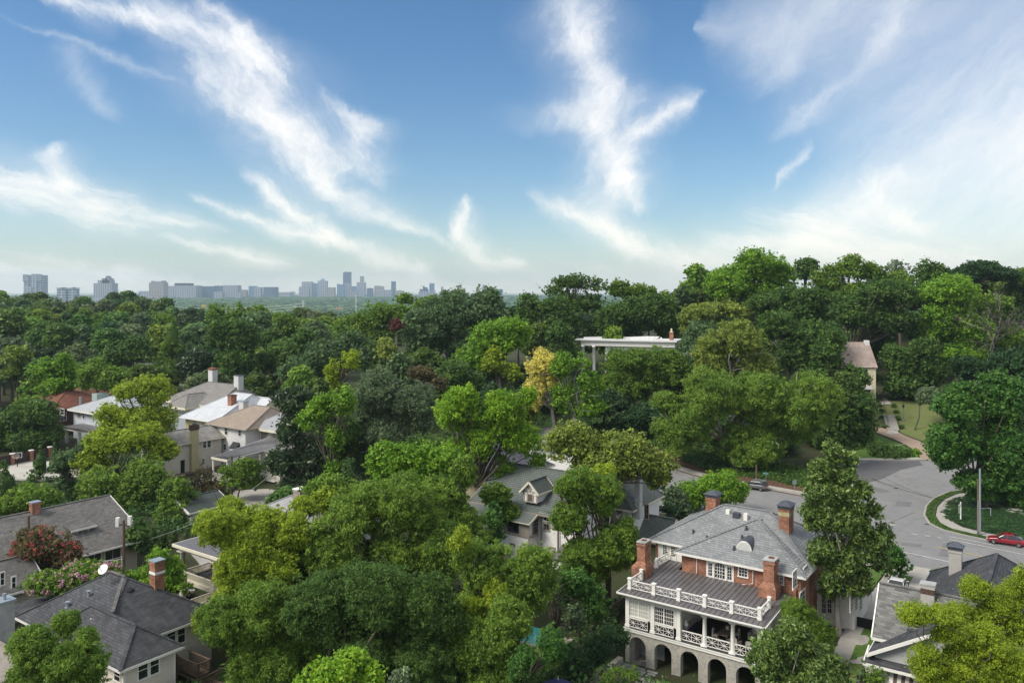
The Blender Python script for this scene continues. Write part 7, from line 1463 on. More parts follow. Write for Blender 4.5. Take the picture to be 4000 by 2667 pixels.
T('hedge_shrub','dark low hedge beside the navy SUV','vd','n',116,[(2570,1965,2620,2015),(2600,1970,2660,2020)],cat='hedge')
T('magnolia_tree','large magnolia between the brick house and the street','mo','m',77,[(3215,1715,3290,1830),(3150,1790,3260,1900),(3240,1790,3350,1920),(3290,1750,3340,1840),(3130,1870,3300,2010),(3280,1860,3400,1980),(3120,1960,3230,2080),(3200,1960,3400,2130),(3370,1940,3440,2040),(3150,2070,3330,2230),(3300,2060,3450,2220),(3190,2190,3300,2360),(3280,2200,3400,2370),(3380,2030,3490,2170),(3390,2120,3470,2270),(3220,1850,3380,2060),(3220,2080,3380,2300),(3150,1880,3300,2080)],base=3275,r0=.3,bark=BARKP)
T('crape_myrtle','crape myrtle with white blossoms by the driveway','gn','n',92,[(3420,2110,3540,2220),(3440,2160,3560,2260)],base=3480)
T('willow_shrub','soft bright green small tree below the right red brick chimney','md','w',72,[(3030,2310,3160,2480),(3080,2400,3250,2560),(3030,2440,3150,2600)],base=3130,s=.18)
T('magnolia_tree','glossy magnolia with rusty buds at the bottom right of the porch','mo','m',58,[(2920,2480,3090,2680),(3020,2420,3200,2620),(3100,2520,3300,2760),(2960,2580,3180,2800)],base=3080,r0=.2,bark=BARKP)
T('willow_oak','fine yellow-green tree in front of the gray gable at the bottom right','yl','v',50,[(3500,2330,3640,2470),(3640,2400,3800,2560),(3540,2500,3700,2660),(3760,2430,3980,2700),(3640,2540,3860,2760),(3680,2460,3850,2620),(3620,2350,3760,2480),(3860,2520,4060,2760),(3560,2560,3720,2720)],base=3760,s=.16,fine=2,r0=.13)
T('willow_oak','lime green tree crown spreading over the dark roof at the right edge','yl','v',56,[(3740,2235,3850,2370),(3860,2270,4010,2460),(3930,2180,4060,2380),(3690,2340,3810,2460),(3780,2350,3900,2480),(3840,2300,3960,2440),(3900,2380,4060,2560)],base=3930,s=.17,fine=2,r0=.12)
T('juniper_shrub','blue-green upright juniper by the lower driveway','bl','c',62,[(3290,2570,3320,2680)],cat='shrub'); T('juniper_shrub','taller blue-green juniper at the lower driveway edge','bl','c',61,[(3350,2570,3395,2700)],cat='shrub')
T('green_shrub','bright leafy shrub at the foot of the junipers','md','n',60,[(3380,2600,3460,2720)],cat='shrub',s=.18)
T('maple_tree','dense dark green maple overhanging the junction on the right','gn','n',122,[(3640,1480,3830,1690),(3790,1450,4020,1680),(3620,1620,3840,1820),(3780,1620,4040,1850),(3640,1740,3800,1850),(3850,1750,4060,1960),(3730,1820,3900,1930),(3880,1860,4080,2010),(3770,1880,3900,1975)],base=3850,r0=.4,s=.45)
T('boxwood','round clipped shrub behind the dark roof on the right','md','n',86,[(3645,2220,3700,2260)],cat='shrub',s=.2)
T('boxwood','round clipped boxwood ball beside the terrace','md','n',70,[(2435,2605,2500,2665)],cat='shrub',s=.14)
T('hedge_shrub','low clipped hedge along the bottom garden','md','n',66,[(2350,2620,2400,2680),(2390,2600,2440,2650,2)],cat='hedge',s=.16)
# ------------------------------------------------------------------ left middle distance
T('broadleaf_tree','dark round tree before the clay tile roof at the left edge','dk','n',178,[(0,1560,130,1720),(90,1540,235,1700),(20,1640,240,1790),(-60,1620,80,1760)],base=110,s=.6)
T('birch_tree','yellow-green birch in front of the pale blue house','yl','a',150,[(430,1470,560,1600),(520,1450,680,1620),(370,1560,540,1720),(480,1560,700,1720),(350,1640,470,1740)],base=585,s=.45,fine=6)
T('yellow_maple','yellow and green tree below the birch','yl','n',138,[(330,1660,520,1800),(460,1640,640,1800),(290,1740,440,1900),(560,1700,700,1830)],base=470,s=.45)
T('maple_tree','darker green maple under the yellow and green tree','ol','n',132,[(300,1800,500,1990),(480,1790,680,1980),(400,1860,620,2050)],base=490,s=.45)
T('maple_tree','small leafy tree right of the maples with green crown','md','n',124,[(620,1860,760,2040),(600,1950,780,2100)],base=690,s=.4)
T('arborvitae','tall conical arborvitae next to the pale court','dk','c',152,[(108,1732,208,1892)],cat='tree',s=.5); T('arborvitae','slimmer conical arborvitae second from the pale court','dk','c',158,[(186,1725,240,1850)],s=.5)
T('holly_tree','gray-green holly beside the conical arborvitae','bl','n',138,[(195,1740,300,1880),(190,1840,320,1990),(240,1750,330,1860)],base=260,s=.4)
T('cedar_tree','feathery dark cedar at the left edge below the basketball hoop','dk','c',128,[(-90,1785,110,2025)],s=.4)
T('cherry_tree','mid green tree above the left roof ridge','md','n',118,[(20,1880,180,2010),(120,1870,240,1990),(-40,1930,90,2050)],base=100,s=.38)
T('small_tree','small green tree between holly and gable roof','md','n',116,[(190,1960,330,2060)],s=.38)
T('japanese_maple','brown-green lacy maple below the beige house','bn','a',140,[(750,1820,830,1900),(740,1870,880,1930),(800,1900,880,1960)],base=800,s=.4)
T('dogwood_tree','green dogwood in front of the metal roofed porch','md','n',136,[(880,1780,1030,1880),(870,1840,1020,1920)],base=930,s=.36)
T('street_tree','lime green small tree in front of the green-roofed garage','yl','w',100,[(850,1930,960,2040),(930,1960,1060,2080),(780,1990,900,2090)],base=920,s=.32,fine=2)
T('magnolia_tree','very dark magnolia beside the beige porch house','mg','m',133,[(1070,1500,1220,1640),(1060,1600,1210,1760),(1040,1720,1200,1880),(1080,1840,1240,1960),(1160,1660,1280,1900)],base=1150,s=.5)
T('ivy_column_tree','tall ivy covered trunk with bright leaves behind the magnolia','br','n',128,[(1190,1540,1300,1660),(1270,1500,1390,1660),(1260,1640,1350,1790),(1270,1760,1330,1890),(1150,1600,1230,1700)],base=1325,s=.42)
T('hickory_tree','thin yellow-green treetop standing out above the gray-green oak','yl','n',146,[(1265,1400,1330,1510),(1330,1370,1410,1460),(1290,1460,1340,1540)],base=1325,s=.5)
T('gray_oak','wide gray-green oak with bare pale branches','gg','w',142,[(1380,1430,1580,1640),(1500,1480,1720,1700),(1340,1560,1560,1760),(1200,1560,1400,1720),(1430,1620,1660,1800),(1360,1720,1500,1900)],base=1400,bark=BARKP,fine=6,s=.5,ntip=6)
T('magnolia_tree','brownish magnolia top at the shoulder of the gray-green oak','bn','n',160,[(1600,1415,1700,1500),(1660,1460,1750,1540)],base=1660,s=.5,ntip=2,r0=.2)
# ------------------------------------------------------------------ centre and right middle distance
T('maple_tree','bright green maple in front of the great domed tree','br','n',190,[(1830,1240,1990,1400),(1900,1220,2080,1420),(1820,1340,1960,1470)],base=1950,s=.65)
T('maple_tree','yellowish lower lobe of green beside the bright maple','yl','n',184,[(1880,1340,1990,1480),(1940,1400,2040,1490)],base=1960,s=.65)
T('beech_tree','great blue-green domed tree on the central skyline','bl','n',232,[(1660,1120,1860,1330),(1790,1105,1970,1300),(1560,1200,1780,1420),(1700,1280,1950,1480),(1860,1160,2020,1330)],base=1800,s=.8)
T('oak_tree','dark gray-green oak left of the domed tree','bl','n',205,[(1180,1320,1380,1480),(1290,1300,1470,1470),(1100,1380,1280,1520)],base=1290,s=.75)
T('oak_tree','broad green oak on the slope beside the valley','md','n',262,[(1400,1170,1560,1300),(1300,1220,1480,1350),(1480,1180,1640,1300),(1350,1270,1560,1360)],base=1460,s=.95)
T('oak_tree','green crown on the ridge behind the domed tree','md','n',285,[(1600,1150,1760,1250),(1540,1145,1620,1200)],base=1660,s=1)
T('red_plum','small dark red leaved tree in front of the ridge oaks','rd','n',225,[(1520,1245,1578,1300)],s=.7)
T('bronze_tree','small olive-brown tree left of the bright maple','oy','n',196,[(1460,1320,1560,1430)],s=.7)
T('holly_tree','bushy mid green tree behind the gray-green oak','dk','n',176,[(1700,1400,1860,1560),(1800,1440,1920,1600)],base=1790,s=.62)
T('oak_tree','dark oak with flat layered top on the central ridge','dk','n',232,[(2000,1130,2130,1290),(2090,1160,2260,1340),(1980,1240,2120,1380)],base=2080,s=.8)
T('umbrella_pine','open topped tree with arching branches against the sky','dk','a',240,[(2170,1065,2290,1150),(2270,1080,2375,1160),(2120,1110,2220,1170),(2140,1130,2360,1240)],base=2250,fine=6,s=.75)
T('oak_tree','large dark rounded oak behind the white mansion','dk','n',236,[(2330,1150,2560,1330),(2440,1130,2620,1320),(2280,1220,2460,1390)],base=2450,s=.8)
T('airy_tree','thin leaved treetop against the sky above the dark rounded oak','md','a',246,[(2370,1090,2460,1180),(2440,1095,2560,1190)],base=2450,fine=5,s=.75)
T('green_tree','light green tree right of the dark rounded oak','md','n',242,[(2540,1130,2640,1280),(2560,1220,2660,1360)],s=.8)
T('cedar_tree','dark layered cedar in the dip of the ridge','bl','n',250,[(2610,1130,2680,1250),(2640,1115,2710,1220)],base=2650,s=.85)
T('holly_tree','dense dark tree left of the mansion colonnade','dk','n',212,[(2130,1250,2250,1380),(2160,1320,2260,1480)],base=2200,s=.72)
T('oak_tree','oak with several dark stems in front of the white mansion','md','w',186,[(2330,1356,2500,1510),(2490,1362,2680,1530),(2360,1440,2600,1590),(2400,1352,2590,1480),(2560,1365,2700,1470)],base=2500,fine=2,s=.6,ntip=6)
T('dark_oak','dark oak at the right end of the mansion','dk','n',192,[(2560,1380,2720,1560),(2580,1480,2700,1640)],base=2640,s=.62)
T('dark_oak','dark blue-green tree right of the mansion chimney','bl','n',205,[(2660,1240,2840,1420),(2630,1330,2780,1470)],base=2740,s=.7)
T('locust_tree','golden olive tree turning colour on the ridge','oy','n',228,[(2640,1180,2760,1290),(2700,1170,2960,1250),(2650,1230,2740,1330)],base=2750,s=.75)
T('tall_poplar','tallest light green tree breaking the skyline','br','n',236,[(2850,960,3060,1120),(2760,1020,2960,1180),(2970,1010,3110,1150),(2740,1080,2900,1200),(2880,1080,3060,1200)],base=2930,fine=1,s=.72)
T('dark_oak','small dark round treetop right of the tallest tree','dk','n',248,[(3100,998,3195,1100)],s=.78)
T('airy_tree','light feathery tree on the skyline right of the dark treetop','md','a',240,[(3270,975,3390,1120),(3160,1030,3300,1170),(3360,1010,3460,1120),(3200,1090,3400,1190)],base=3290,fine=5,s=.72)
T('oak_tree','gray-green treetop on the skyline with gaps','gg','a',256,[(3455,1020,3550,1100)],fine=4,s=.8)
T('dark_oak','dark rounded skyline tree right of centre','dk','n',246,[(3560,1010,3700,1140)],s=.8)
T('dark_oak','long dark crown along the skyline at the right','vd','n',250,[(3690,1035,3830,1130),(3740,1008,3900,1110),(3840,1030,3970,1120)],base=3800,s=.8)
T('dark_oak','dark tree at the extreme right of the skyline','dk','n',252,[(3930,1050,4060,1170)],s=.8)
T('green_tree','yellow-green tree under the skyline gap','md','n',234,[(3440,1050,3580,1200)],s=.76)
T('umbrella_oak','big dark umbrella shaped oak with black forked trunk over the slate roofs','dk','n',214,[(3240,1150,3420,1290),(3340,1080,3560,1250),(3420,1180,3590,1330),(3300,1210,3500,1300)],base=3302,r0=.6,fork=8,s=.7,fine=1)
T('holly_oak','dense dark green dome left of the umbrella oak','dk','n',222,[(2990,1090,3240,1260),(2900,1120,3100,1250),(3080,1180,3260,1310)],base=3110,s=.72)
T('dark_oak','dark tree mass above the massive oak','dk','n',196,[(2950,1200,3140,1360),(3080,1250,3280,1420),(3020,1300,3200,1480)],base=3110,s=.64)
T('dark_oak','dark oak left of the cream cottage','dk','n',182,[(3170,1280,3305,1480),(3230,1420,3400,1580),(3130,1400,3300,1600)],base=3270,s=.6)
T('dark_oak','very dark oak over the head of the junction','dk','n',168,[(3220,1520,3440,1700),(3120,1600,3320,1790),(3300,1620,3420,1760),(3180,1700,3380,1800)],base=3250,s=.55)
T('broad_oak','dark spreading oak beside the stone steps','dk','n',196,[(3430,1340,3580,1490),(3520,1310,3680,1480),(3440,1440,3640,1580),(3560,1400,3700,1540)],base=3540,s=.62)
T('dogwood_tree','pale gray-green small tree on the hill lawn','gg','n',178,[(3570,1510,3680,1600)],base=3575,s=.5)
T('tall_oak','tall bright green tree left of the dead branches','br','n',212,[(3620,1050,3820,1230),(3590,1160,3780,1340),(3700,1200,3880,1380),(3640,1300,3860,1450)],base=3740,s=.68,fine=1)
T('green_tree','olive green tree filling the hillside below the skyline right','md','n',222,[(3780,1120,3950,1280),(3860,1250,4040,1420)],base=3890,s=.7)
T('dark_oak','dark tree at the right edge above the maple','vd','n',190,[(3860,1340,4060,1500),(3700,1380,3860,1500)],base=3900,s=.6)
T('dark_oak','dark undergrowth tree right of the steps oak','vd','n',170,[(3880,1500,4080,1640)],s=.55)
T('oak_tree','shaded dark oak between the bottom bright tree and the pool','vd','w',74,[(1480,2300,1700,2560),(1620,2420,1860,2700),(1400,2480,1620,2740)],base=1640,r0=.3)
T('oak_tree','dark leafy oak in front of the brick wall at the lower left centre','dk','w',80,[(1040,2060,1260,2320),(1160,2160,1400,2400)],base=1180,r0=.3)
T('maple_tree','shaded maple under the yellow-green willow oak','md','n',88,[(940,2120,1120,2300),(1020,2240,1200,2420)],base=1060)
T('oak_tree','green oak filling the dip between the middle oak and the half-timbered house','md','w',90,[(1640,2000,1880,2240),(1560,2100,1760,2340)],base=1720,r0=.3)
T('green_tree','mid green tree between the magnolia and the ivy covered trunk','dk','n',138,[(1220,1600,1400,1800),(1180,1720,1330,1900)],base=1260,s=.45)
T('green_tree','dark tree below the feathery bright tree on its left','dk','n',122,[(1560,1700,1760,1880),(1660,1780,1840,1960)],base=1700,s=.42)
T('holly_oak','dark understory tree behind the golden yellow tree','vd','n',168,[(2020,1480,2200,1640),(2180,1500,2400,1660)],base=2200,s=.55)
T('holly_oak','dark understory tree left of the massive oak','vd','n',170,[(2380,1560,2580,1720),(2300,1640,2480,1740)],base=2450,s=.55)
T('holly_oak','dark tree behind the trunks of the massive oak','vd','n',164,[(2700,1640,2900,1800),(2900,1660,3120,1860)],base=2920,s=.52)
T('cypress_tree','tall cone shaped light green cypress in the left wood','md','c',240,[(605,1195,735,1450)],s=.8)
T('tulip_tree','tall dark green tree with glossy clumps behind the white chimneys','dk','n',226,[(800,1235,920,1400),(880,1225,1000,1400),(820,1340,1010,1500)],base=900,s=.8)
T('maple_tree','light green tree above the clay tiled roof','br','n',205,[(130,1385,240,1500),(210,1370,310,1500),(150,1450,300,1560)],base=215,s=.75)
T('oak_tree','dull green tree above the pale blue house','md','n',200,[(300,1390,430,1530),(360,1420,500,1560)],base=390,s=.75)
T('magnolia_tree','dark brown-green magnolia above the white far house','mg','m',228,[(735,1350,830,1470),(690,1400,780,1490)],base=770,s=.8)
T('oak_tree','dark round topped oak left of the cypress','dk','n',232,[(460,1290,600,1430),(400,1340,520,1460)],base=510,s=.8)
T('tall_poplar','upright green tree against the valley right of the cypress','md','n',300,[(810,1175,890,1290),(880,1185,960,1300),(940,1190,1060,1300)],base=900,s=1.0)
T('oak_tree','green oak beside the valley under the ribbed towers','ol','n',290,[(1050,1220,1160,1330),(1140,1240,1260,1340)],base=1130,s=1.0)
T('willow_oak','yellowish leafy branches over the pale hip roof','yl','w',82,[(1120,1930,1240,2040),(1040,2060,1180,2180),(990,2040,1090,2140)],base=1110,fine=1)
# dead tree
def dead_tree():
    Y = 200; bX = (3850-2000)*Y/F; bz = tz(bX, Y); root = thingw('dead_tree', 'bare gray dead tree with branching limbs at the right edge', 'tree', bX, Y, bz); rng = np.random.default_rng(4)
    m = MB()
    def grow(p, d, L, r, dep):
        q = p+d*L+Vector((rng.normal(),rng.normal(),rng.normal()))*L*.08; m.tube([p, p.lerp(q,.5)+Vector((rng.normal(),rng.normal(),0))*L*.05, q], [r, r*.85, r*.65], 6)
        if dep == 0: return
        for k_ in range(3 if dep > 2 else 3):
            nd = (d+Vector((rng.normal(),rng.normal(),rng.normal()*.5+.12))*.55).normalized(); grow(q, nd, L*rng.uniform(.6,.85), r*.62, dep-1)
    grow(Vector((0,0,-.5)), Vector((.12,0,1)).normalized(), 7.5, .3, 5); m.build('trunk', plain('gray_dead_wood', (.16,.145,.13), .95, .3, 2), root, smooth=True)
dead_tree()
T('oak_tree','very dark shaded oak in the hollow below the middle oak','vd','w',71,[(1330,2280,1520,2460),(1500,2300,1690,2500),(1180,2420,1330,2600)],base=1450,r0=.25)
T('oak_tree','yellow-tipped branch mass right of the dark hollow','yl','w',68,[(1800,2330,1900,2420),(1880,2260,1990,2370),(1750,2060,1850,2160)],base=1860,r0=.12,ntip=1)
# blossoms on the crape myrtles
def blossoms(parent_label, boxes, Y, col, n, seed, s=.16):
    root = [o for o in bpy.data.objects if o.get('label') == parent_label][0]; rng = np.random.default_rng(seed); C = []
    for bx in boxes:
        u0, v0, u1, v1 = bx; c = np.array([((u0+u1)/2-2000)*Y/F, Y, CZ-((v0+v1)/2-VH)*Y/F]); r = np.array([(u1-u0)/2*Y/F, (u1-u0)/2.2*Y/F, (v1-v0)/2*Y/F])
        d = rng.normal(size=(n,3)); d[:,2] = np.abs(d[:,2])*.9-.2; d[:,1] = -np.abs(d[:,1]) ; d /= np.linalg.norm(d, axis=1)[:,None]; C.append(c+d*r*rng.uniform(.93,1.04,(n,1)))
    C = np.concatenate(C); R = np.full((len(C),3), .15)*rng.uniform(.5,1.3,(len(C),1)); v, t = leaves(C, R, s, .8, rng=rng); f = np.arange(len(v)).reshape(-1,4)
    m = plain('blossom', col, .8, .2); o = npmesh('blossoms', v-np.array(root.location), f, m, t); o.parent = root
blossoms('dark crape myrtle with red blossoms behind the transformer pole', [(60,2050,280,2230),(20,2130,180,2300),(180,2100,325,2260)], 92, (.36,.065,.06), 45, 1, .18)
blossoms('wide crape myrtle with pink blossoms behind the charcoal roof', [(230,2180,440,2330),(110,2230,300,2345),(360,2190,490,2300)], 82, (.52,.28,.36), 60, 2, .18)
blossoms('crape myrtle with white blossoms by the driveway', [(3420,2110,3540,2220),(3440,2160,3560,2260)], 92, (.6,.6,.55), 9, 3, .12)
# clipped balls on the steps, ivy bank shrubs
for k_, (u_, v_, r_, lb) in enumerate(((3460,1667,10,'round boxwood left of the steps, lowest one'),(3448,1632,9,'round boxwood left of the steps, second from below'),(3442,1604,9,'round boxwood left of the steps, third from below'),(3438,1583,9,'round boxwood left of the steps, topmost'),(3521,1668,11,'round boxwood right of the steps, lowest one'),(3508,1633,10,'round boxwood right of the steps, second from below'),(3500,1609,10,'round boxwood right of the steps, third from below'),(3492,1586,10,'round boxwood right of the steps, fourth from below'),(3480,1557,10,'round boxwood right of the steps, topmost'))):
    Y_ = G(u_, v_+r_*.7)[1]; T('boxwood', lb, 'dk', 'n', Y_, [(u_-r_,v_-r_,u_+r_,v_+r_)], cat='shrub', group='clipped boxwood balls along the steps', s=.35, r0=.05)
T('hedge_shrub','rounded green hedge at the end of the ivy bank','br','n',160,[(3540,1755,3590,1790),(3562,1752,3598,1785)],cat='hedge',s=.4)
def bank(name, label, boxes, tone, s=.42, seed=9, cat=None, Y=160):
    v, f, t, lob = make_crown(boxes, Y, 'n', s, seed); o = npmesh(name, v, f, LEAF, t); o.color = TONE[tone]; props(o, label, cat, kind='stuff'); return o
bank('ivy_groundcover', 'dark ivy covering the bank at the head of the junction', [(3430,1735,3500,1795),(3480,1740,3560,1795),(3390,1720,3460,1790),(3400,1745,3540,1800)], 'dk')

def cover(name, label, poly, n, tone, s=.28, seed=3, h=.14, rr=.55):
    """low leafy groundcover spread over a patch of ground"""
    rng = np.random.default_rng(seed); x0, x1 = min(p[0] for p in poly), max(p[0] for p in poly); y0, y1 = min(p[1] for p in poly), max(p[1] for p in poly); C = []
    def ins(x, y):
        c = False; j = len(poly)-1
        for i in range(len(poly)):
            if (poly[i][1] > y) != (poly[j][1] > y) and x < (poly[j][0]-poly[i][0])*(y-poly[i][1])/(poly[j][1]-poly[i][1])+poly[i][0]: c = not c
            j = i
        return c
    while len(C) < n:
        x, y = rng.uniform(x0, x1), rng.uniform(y0, y1)
        if ins(x, y): C.append((x, y, gz(x, y)+.12))
    C = np.array(C); R = np.stack([np.full(n, rr), np.full(n, rr), np.full(n, h)], -1)*rng.uniform(.6,1.4,(n,1)); v, t = leaves(C, R, s, .9, up=1.0, rng=rng)
    o = npmesh(name, v, np.arange(len(v)).reshape(-1,4), LEAF, t); o.color = TONE[tone]; return props(o, label, kind='stuff')
cover('ivy_groundcover', 'dark ivy covering the corner lawn', isl2, 2200, 'vd', .22, 3, .12, .35)
_vl, _vr = [], []
for i_, p_ in enumerate(island):
    a_ = Vector(island[max(i_-1,0)]); b_ = Vector(island[min(i_+1,len(island)-1)]); d_ = (b_-a_).normalized(); r_ = Vector((-d_.y, d_.x)); _vl.append(tuple(Vector(p_)+r_*.5)); _vr.append(tuple(Vector(p_)+r_*1.25))
cover('liriope_verge', 'tufted grassy groundcover along the rounded kerb', _vl+_vr[::-1], 420, 'dk', .18, 4, .14, .22)

_bl, _br = [], []
for i_, p_ in enumerate(hillk):
    a_ = Vector(hillk[max(i_-1,0)]); b_ = Vector(hillk[min(i_+1,len(hillk)-1)]); d_ = (b_-a_).normalized(); r_ = Vector((-d_.y, d_.x)); _bl.append(tuple(Vector(p_)+r_*5.5)); _br.append(tuple(Vector(p_)+r_*17))
cover('bank_groundcover', 'dark green groundcover above the leaf covered bank', _bl+_br[::-1], 900, 'dk', .45, 6, .5, 1.0)
# ------------------------------------------------------------------ woods further off: a few grown crowns, copied with their trunks
def proto(seed, shape):
    rng = np.random.default_rng(seed); bx = {'round':[(-1,0,1,1.7)], 'tall':[(-.8,.2,.8,2.4)], 'multi':[(-1.05,0,.1,1.3),(-.2,.1,1.0,1.5),(-.6,.6,.6,2.0)], 'wide':[(-1.3,.1,0,1.1),(0,.1,1.3,1.2),(-.7,.4,.8,1.5)]}[shape]
    V_, T_, F_, off, C_ = [], [], [], 0, []
    for x0, z0, x1, z1 in bx:
        R = 5.0; c = np.array([(x0+x1)/2*R, rng.normal()*.3, 5+((z0+z1)/2)*R]); r = np.array([(x1-x0)/2*R, (x1-x0)/2*R*.95, (z1-z0)/2*R]); rl = .30*min(r[0], r[2]); nl = int(np.clip(2.8*(r[0]*r[1]+r[0]*r[2]+r[1]*r[2])/3/(rl*rl), 8, 60))
        d = rng.normal(size=(nl,3)); d[:,2] = np.where(d[:,2] < -.5, -d[:,2], d[:,2]); d /= np.linalg.norm(d, axis=1)[:,None]; cc = c+d*(r-rl*.5)*rng.uniform(.62,.95,(nl,1)); rls = rl*rng.uniform(.7,1.25,nl)
        v, t = leaves(cc, np.stack([rls*1.1,rls*1.1,rls*.85],-1), 1.0, 2.2, np.repeat(c[None],nl,0), rng=rng); n = len(v)//4; V_.append(v); F_.append(np.arange(n*4).reshape(-1,4)+off); T_.append(t); off += len(v)
        v, f = core(c, r, .55, rng); V_.append(v); F_.append(f+off); T_.append(np.full(len(f), .3)); off += len(v); C_.append(cc)
    cc = np.concatenate(C_); m = limbs((0,0,0), [tuple(p) for p in cc[rng.choice(len(cc), 8, replace=False)]], .35, (0,0,5.5), rng)
    return (np.concatenate(V_), np.concatenate(F_), np.concatenate(T_)), m
PRO = []
for k_, sh in enumerate(('round','tall','multi','wide','multi','round')):
    (v, f, t), m = proto(100+k_, sh); c = npmesh('crown', v, f, LEAF, t); tr = m.build('trunk', BARK, None, smooth=True); PRO.append((c, tr))
used_ = set()
LM = [(-400,'beyond the left edge'),(100,'below the banded twin-shouldered tower'),(260,'below the small round towers'),(400,'below the stepped tower with a spire'),(520,'under the long low dark building'),(620,'below the crown-topped tower'),(730,'below the wide pale glass block'),(850,'below the dark glass blocks'),
 (990,'below the pale ribbed slabs'),(1100,'below the low pale building'),(1250,'below the pyramid topped tower'),(1355,'under the tallest glass tower'),(1420,'under the slim round topped tower'),(1540,'under the slim framed tower'),(1680,'under the blue glass tower'),(1850,'behind the great domed tree'),(2060,'behind the golden yellow tree'),(2250,'behind the open topped tree'),
 (2450,'above the white mansion roof'),(2650,'right of the mansion chimney'),(2900,'behind the tallest green tree'),(3100,'behind the massive oak'),(3300,'by the umbrella shaped oak'),(3540,'over the stone steps'),(3760,'behind the big right-hand maple'),(4000,'by the dead tree')]
def mark(x, y):
    u = 2000+x*F/y; return min(LM, key=lambda q: abs(q[0]-u))[1]
KIND = {'dk':'dark green','vd':'blackish green','md':'mid green','bl':'blue-green','br':'bright green','ol':'olive green','oy':'yellowish','gg':'gray-green'}
SHP = ['round crowned','tall crowned','lumpy crowned','wide crowned','many lobed','small round']
def forest(pts, name, where, group, rng):
    for x, y, sc, tone in pts:
        k_ = int(rng.integers(0, len(PRO))); lab = f"{KIND[tone]} {SHP[k_]} tree {where}, {mark(x, y)}"; assert len(lab.split()) <= 16, lab
        r = thingw(name, lab, 'tree', x, y, tz(x, y)-.2, float(rng.uniform(0, 6.28)), group); r.scale = (sc*float(rng.uniform(.9,1.15)), sc*float(rng.uniform(.9,1.1)), sc*float(rng.uniform(.9,1.15)))
        for j, o in enumerate(PRO[k_]):
            if (k_, j) in used_: c = o.copy(); COL.objects.link(c)
            else: c = o; used_.add((k_, j))
            c.parent = r
            if j == 0: q = np.array(TONE[tone]); q[:3] *= rng.uniform(.8, 1.25); q[0] *= rng.uniform(.85,1.3); c.color = tuple(float(z) for z in q)
rng = np.random.default_rng(77)
def scatter(x0, x1, y0, y1, step, rng, keep):
    out = []
    for y in np.arange(y0, y1, step):
        for x in np.arange(x0, x1, step*1.05):
            X = x+rng.uniform(-.4,.4)*step; Y = y+rng.uniform(-.4,.4)*step
            if keep(X, Y): out.append((X, Y))
    return out
tones = ['dk','dk','md','bl','dk','dk','vd','gg','md','bl']
def U_(x, y): return 2000+x*F/y
lw = [(x, y, float(rng.uniform(1.0,1.5)), tones[int(rng.integers(0,10))]) for x, y in scatter(-330, 20, 230, 470, 13, rng, lambda x, y: -150 < U_(x,y) < 1330 and not (-268 < x < -240 and 128 < 0) and not (U_(x,y) > 480 and U_(x,y) < 720 and y < 290))]
for a_, b_, w_ in ((235,300,'in the near wood'),(300,380,'in the middle wood'),(380,480,'on the wood rim')):
    forest([p for p in lw if a_ <= p[1] < b_ or (a_ == 235 and p[1] < 235) or (b_ == 480 and p[1] >= 480)], 'wood_tree', w_, 'trees of the left wood, '+w_, rng)
rw = [(x, y, float(rng.uniform(.9,1.15)), tones[int(rng.integers(0,6))]) for x, y in scatter(-70, 190, 222, 262, 14, rng, lambda x, y: 1380 < U_(x,y) < 4100)]
rw += [(x, y, float(rng.uniform(1.25,1.5)), tones[int(rng.integers(0,7))]) for x, y in scatter(60, 200, 262, 288, 12, rng, lambda x, y: 2700 < U_(x,y) < 4200)]
forest(rw, 'hill_tree', 'on the hill', 'trees of the wooded hill', rng)
mid = [(-120,150,.7,'dk'),(-112,185,.9,'md'),(-135,180,1,'dk'),(-150,190,1,'vd'),(-128,215,1.1,'md'),(-100,225,1.2,'dk'),(-82,215,1.1,'bl'),(-66,205,1.1,'dk'),(-50,190,1.1,'md'),(-38,180,1.1,'dk'),(-28,195,1.1,'bl'),(-15,185,1.0,'dk'),(-5,175,.9,'vd'),(-20,150,.9,'dk'),(-32,140,.9,'md'),(-40,165,1,'dk'),(-8,205,1.1,'dk'),(5,195,1.0,'dk'),
       (20,172,.9,'vd'),(55,172,1,'vd'),(70,168,1,'dk'),(60,190,1.1,'dk'),(78,200,1.1,'dk'),(120,180,1.1,'vd'),(135,190,1.2,'dk'),(150,200,1.2,'md'),(110,160,1,'dk'),(-98,210,1,'dk'),(-140,225,1.1,'md'),(-160,232,1.1,'dk'),(-175,225,1.1,'vd'),(-110,130,.8,'md'),(-30,105,.6,'dk'),(-12,110,.6,'vd'),(2,150,.8,'md'),(-22,75,.5,'vd'),(-8,72,.5,'vd'),(-28,88,.6,'dk'),(-15,92,.6,'dk')]
forest(mid, 'garden_tree', 'between the houses', 'background trees between the houses', rng)
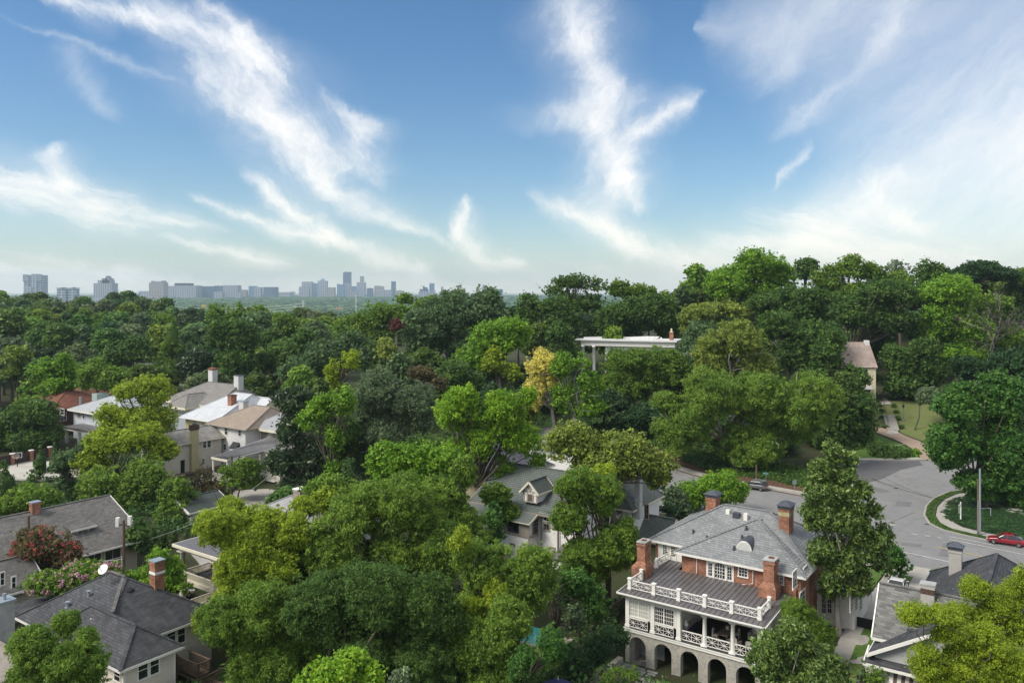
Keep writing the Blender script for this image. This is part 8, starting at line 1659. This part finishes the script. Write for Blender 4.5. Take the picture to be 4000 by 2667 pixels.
# undergrowth: nobody could count it
def undergrowth():
    rng = np.random.default_rng(31); C = []; boxes_ = [(-38,-20.5,66,90.5),(-19.5,-13.8,60,108),(-14,1,68,93),(-84,-63,33,48),(-90,-82,34,49),(-119,-92,33,59),(-84,-64,50,72),(-69,-43,80,108),(-87,-62,98,132),(-149,-119,84,112),(-160,-146,99,120),(-187,-164,108,127),(-200,-178,91,113),(-222,-198,85,114),(-117,-109,70,78),(-127,-103,81,93),(-104,-83,57,75),(-190,-154,66,89),(-50,-42,66,75),(-87,-62,17,32)]
    road_ = np.array(road)
    def inroad(x, y):
        c = False; n = len(road_); j = n-1
        for i in range(n):
            if (road_[i,1] > y) != (road_[j,1] > y) and x < (road_[j,0]-road_[i,0])*(y-road_[i,1])/(road_[j,1]-road_[i,1])+road_[i,0]: c = not c
            j = i
        return c
    for _ in range(5200):
        y = rng.uniform(50, 230); u = rng.uniform(-100, 4100); x = (u-2000)*y/F; a, b = xy2ab(x, y)
        if any(q[0]-.6 < a < q[1]+.6 and q[2]-.6 < b < q[3]+.6 for q in boxes_): continue
        if x > 5 and y > 90 and (y < 172): continue
        if u > 3300 and (y < 225): continue
        if inroad(x, y): continue
        C.append((x, y, gz(x, y)+rng.uniform(.2, 1.2)))
    C = np.array(C); R = np.stack([rng.uniform(.8,1.9,len(C))]*3, -1); R[:,2] *= .75
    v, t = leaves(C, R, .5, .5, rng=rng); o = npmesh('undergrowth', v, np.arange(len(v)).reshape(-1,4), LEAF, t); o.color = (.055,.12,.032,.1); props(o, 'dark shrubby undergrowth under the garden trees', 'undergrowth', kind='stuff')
undergrowth()
# the far wooded plain: crowns that read as one hazy mass
def farwood(name, label, y0, y1, n, rad_, seed, ucut=(-300, 4300)):
    rng = np.random.default_rng(seed); y = y0*(y1/y0)**rng.random(n); u = rng.uniform(*ucut, n); x = (u-2000)*y/F; z = terr(x, y)
    k_ = (y/y0)**.55; R = rad_*k_*rng.uniform(.7,1.3,n); hv = np.minimum(R, 6.5); C = np.stack([x, y, z+4+3*rng.random(n)], -1); s = 1.4
    m_, q = 6, 4; th = np.linspace(0, 2*np.pi, m_, endpoint=False); ph = np.linspace(.25, 1.9, q); T_, P_ = np.meshgrid(th, ph); base = np.stack([np.sin(P_)*np.cos(T_), np.sin(P_)*np.sin(T_), np.cos(P_)], -1).reshape(-1,3)
    v = (C[:,None]+base[None]*np.stack([R*1.25,R*1.25,hv], -1)[:,None,:]*(1+.22*rng.normal(size=(n, len(base),1)))); f = []
    for i in range(q-1):
        for j in range(m_): f.append((i*m_+j, i*m_+(j+1)%m_, (i+1)*m_+(j+1)%m_, (i+1)*m_+j))
    f.append((0,1,3,4)); f = np.array(f); F_ = (f[None]+(np.arange(n)*len(base))[:,None,None]).reshape(-1,4); tint = np.repeat(rng.random(n), len(f))*.6+.4*rng.random(n*len(f))
    V_ = v.reshape(-1,3); lc = C[:, :]; lv, lt = leaves(C, np.stack([R*1.25,R*1.25,R],-1), rad_*.42, .7, rng=rng) if y1 < 1500 else (np.zeros((0,3)), np.zeros(0))
    F2 = np.arange(len(lv)).reshape(-1,4)+len(V_); o = npmesh(name, np.concatenate([V_, lv]), np.concatenate([F_, F2]), LEAF, np.concatenate([tint, lt])); o.color = (.065,.14,.045,.25); props(o, label, 'woodland', kind='stuff')
farwood('far_wood', 'far tree canopy at the rim of the valley', 480, 900, 1500, 6.0, 5)
farwood('valley_woodland', 'hazy blue-green wooded plain below the skyline', 900, 9000, 16000, 7.5, 6)
# ------------------------------------------------------------------ air
m = MB(); m.box(-13000, 13000, -1500, 12500, -45, 330)
hz_ = m.build('haze', bpy.data.materials.new('haze_air')); props(hz_, 'thin blue summer haze', kind='stuff'); hm = hz_.data.materials[0]; hm.use_nodes = True; hm.node_tree.nodes.clear()
pv = hm.node_tree.nodes.new('ShaderNodeVolumePrincipled'); pv.inputs['Color'].default_value = (.66,.84,1.0,1); pv.inputs['Density'].default_value = .000085; pv.inputs['Anisotropy'].default_value = .2
ho = hm.node_tree.nodes.new('ShaderNodeOutputMaterial'); hm.node_tree.links.new(pv.outputs[0], ho.inputs['Volume'])
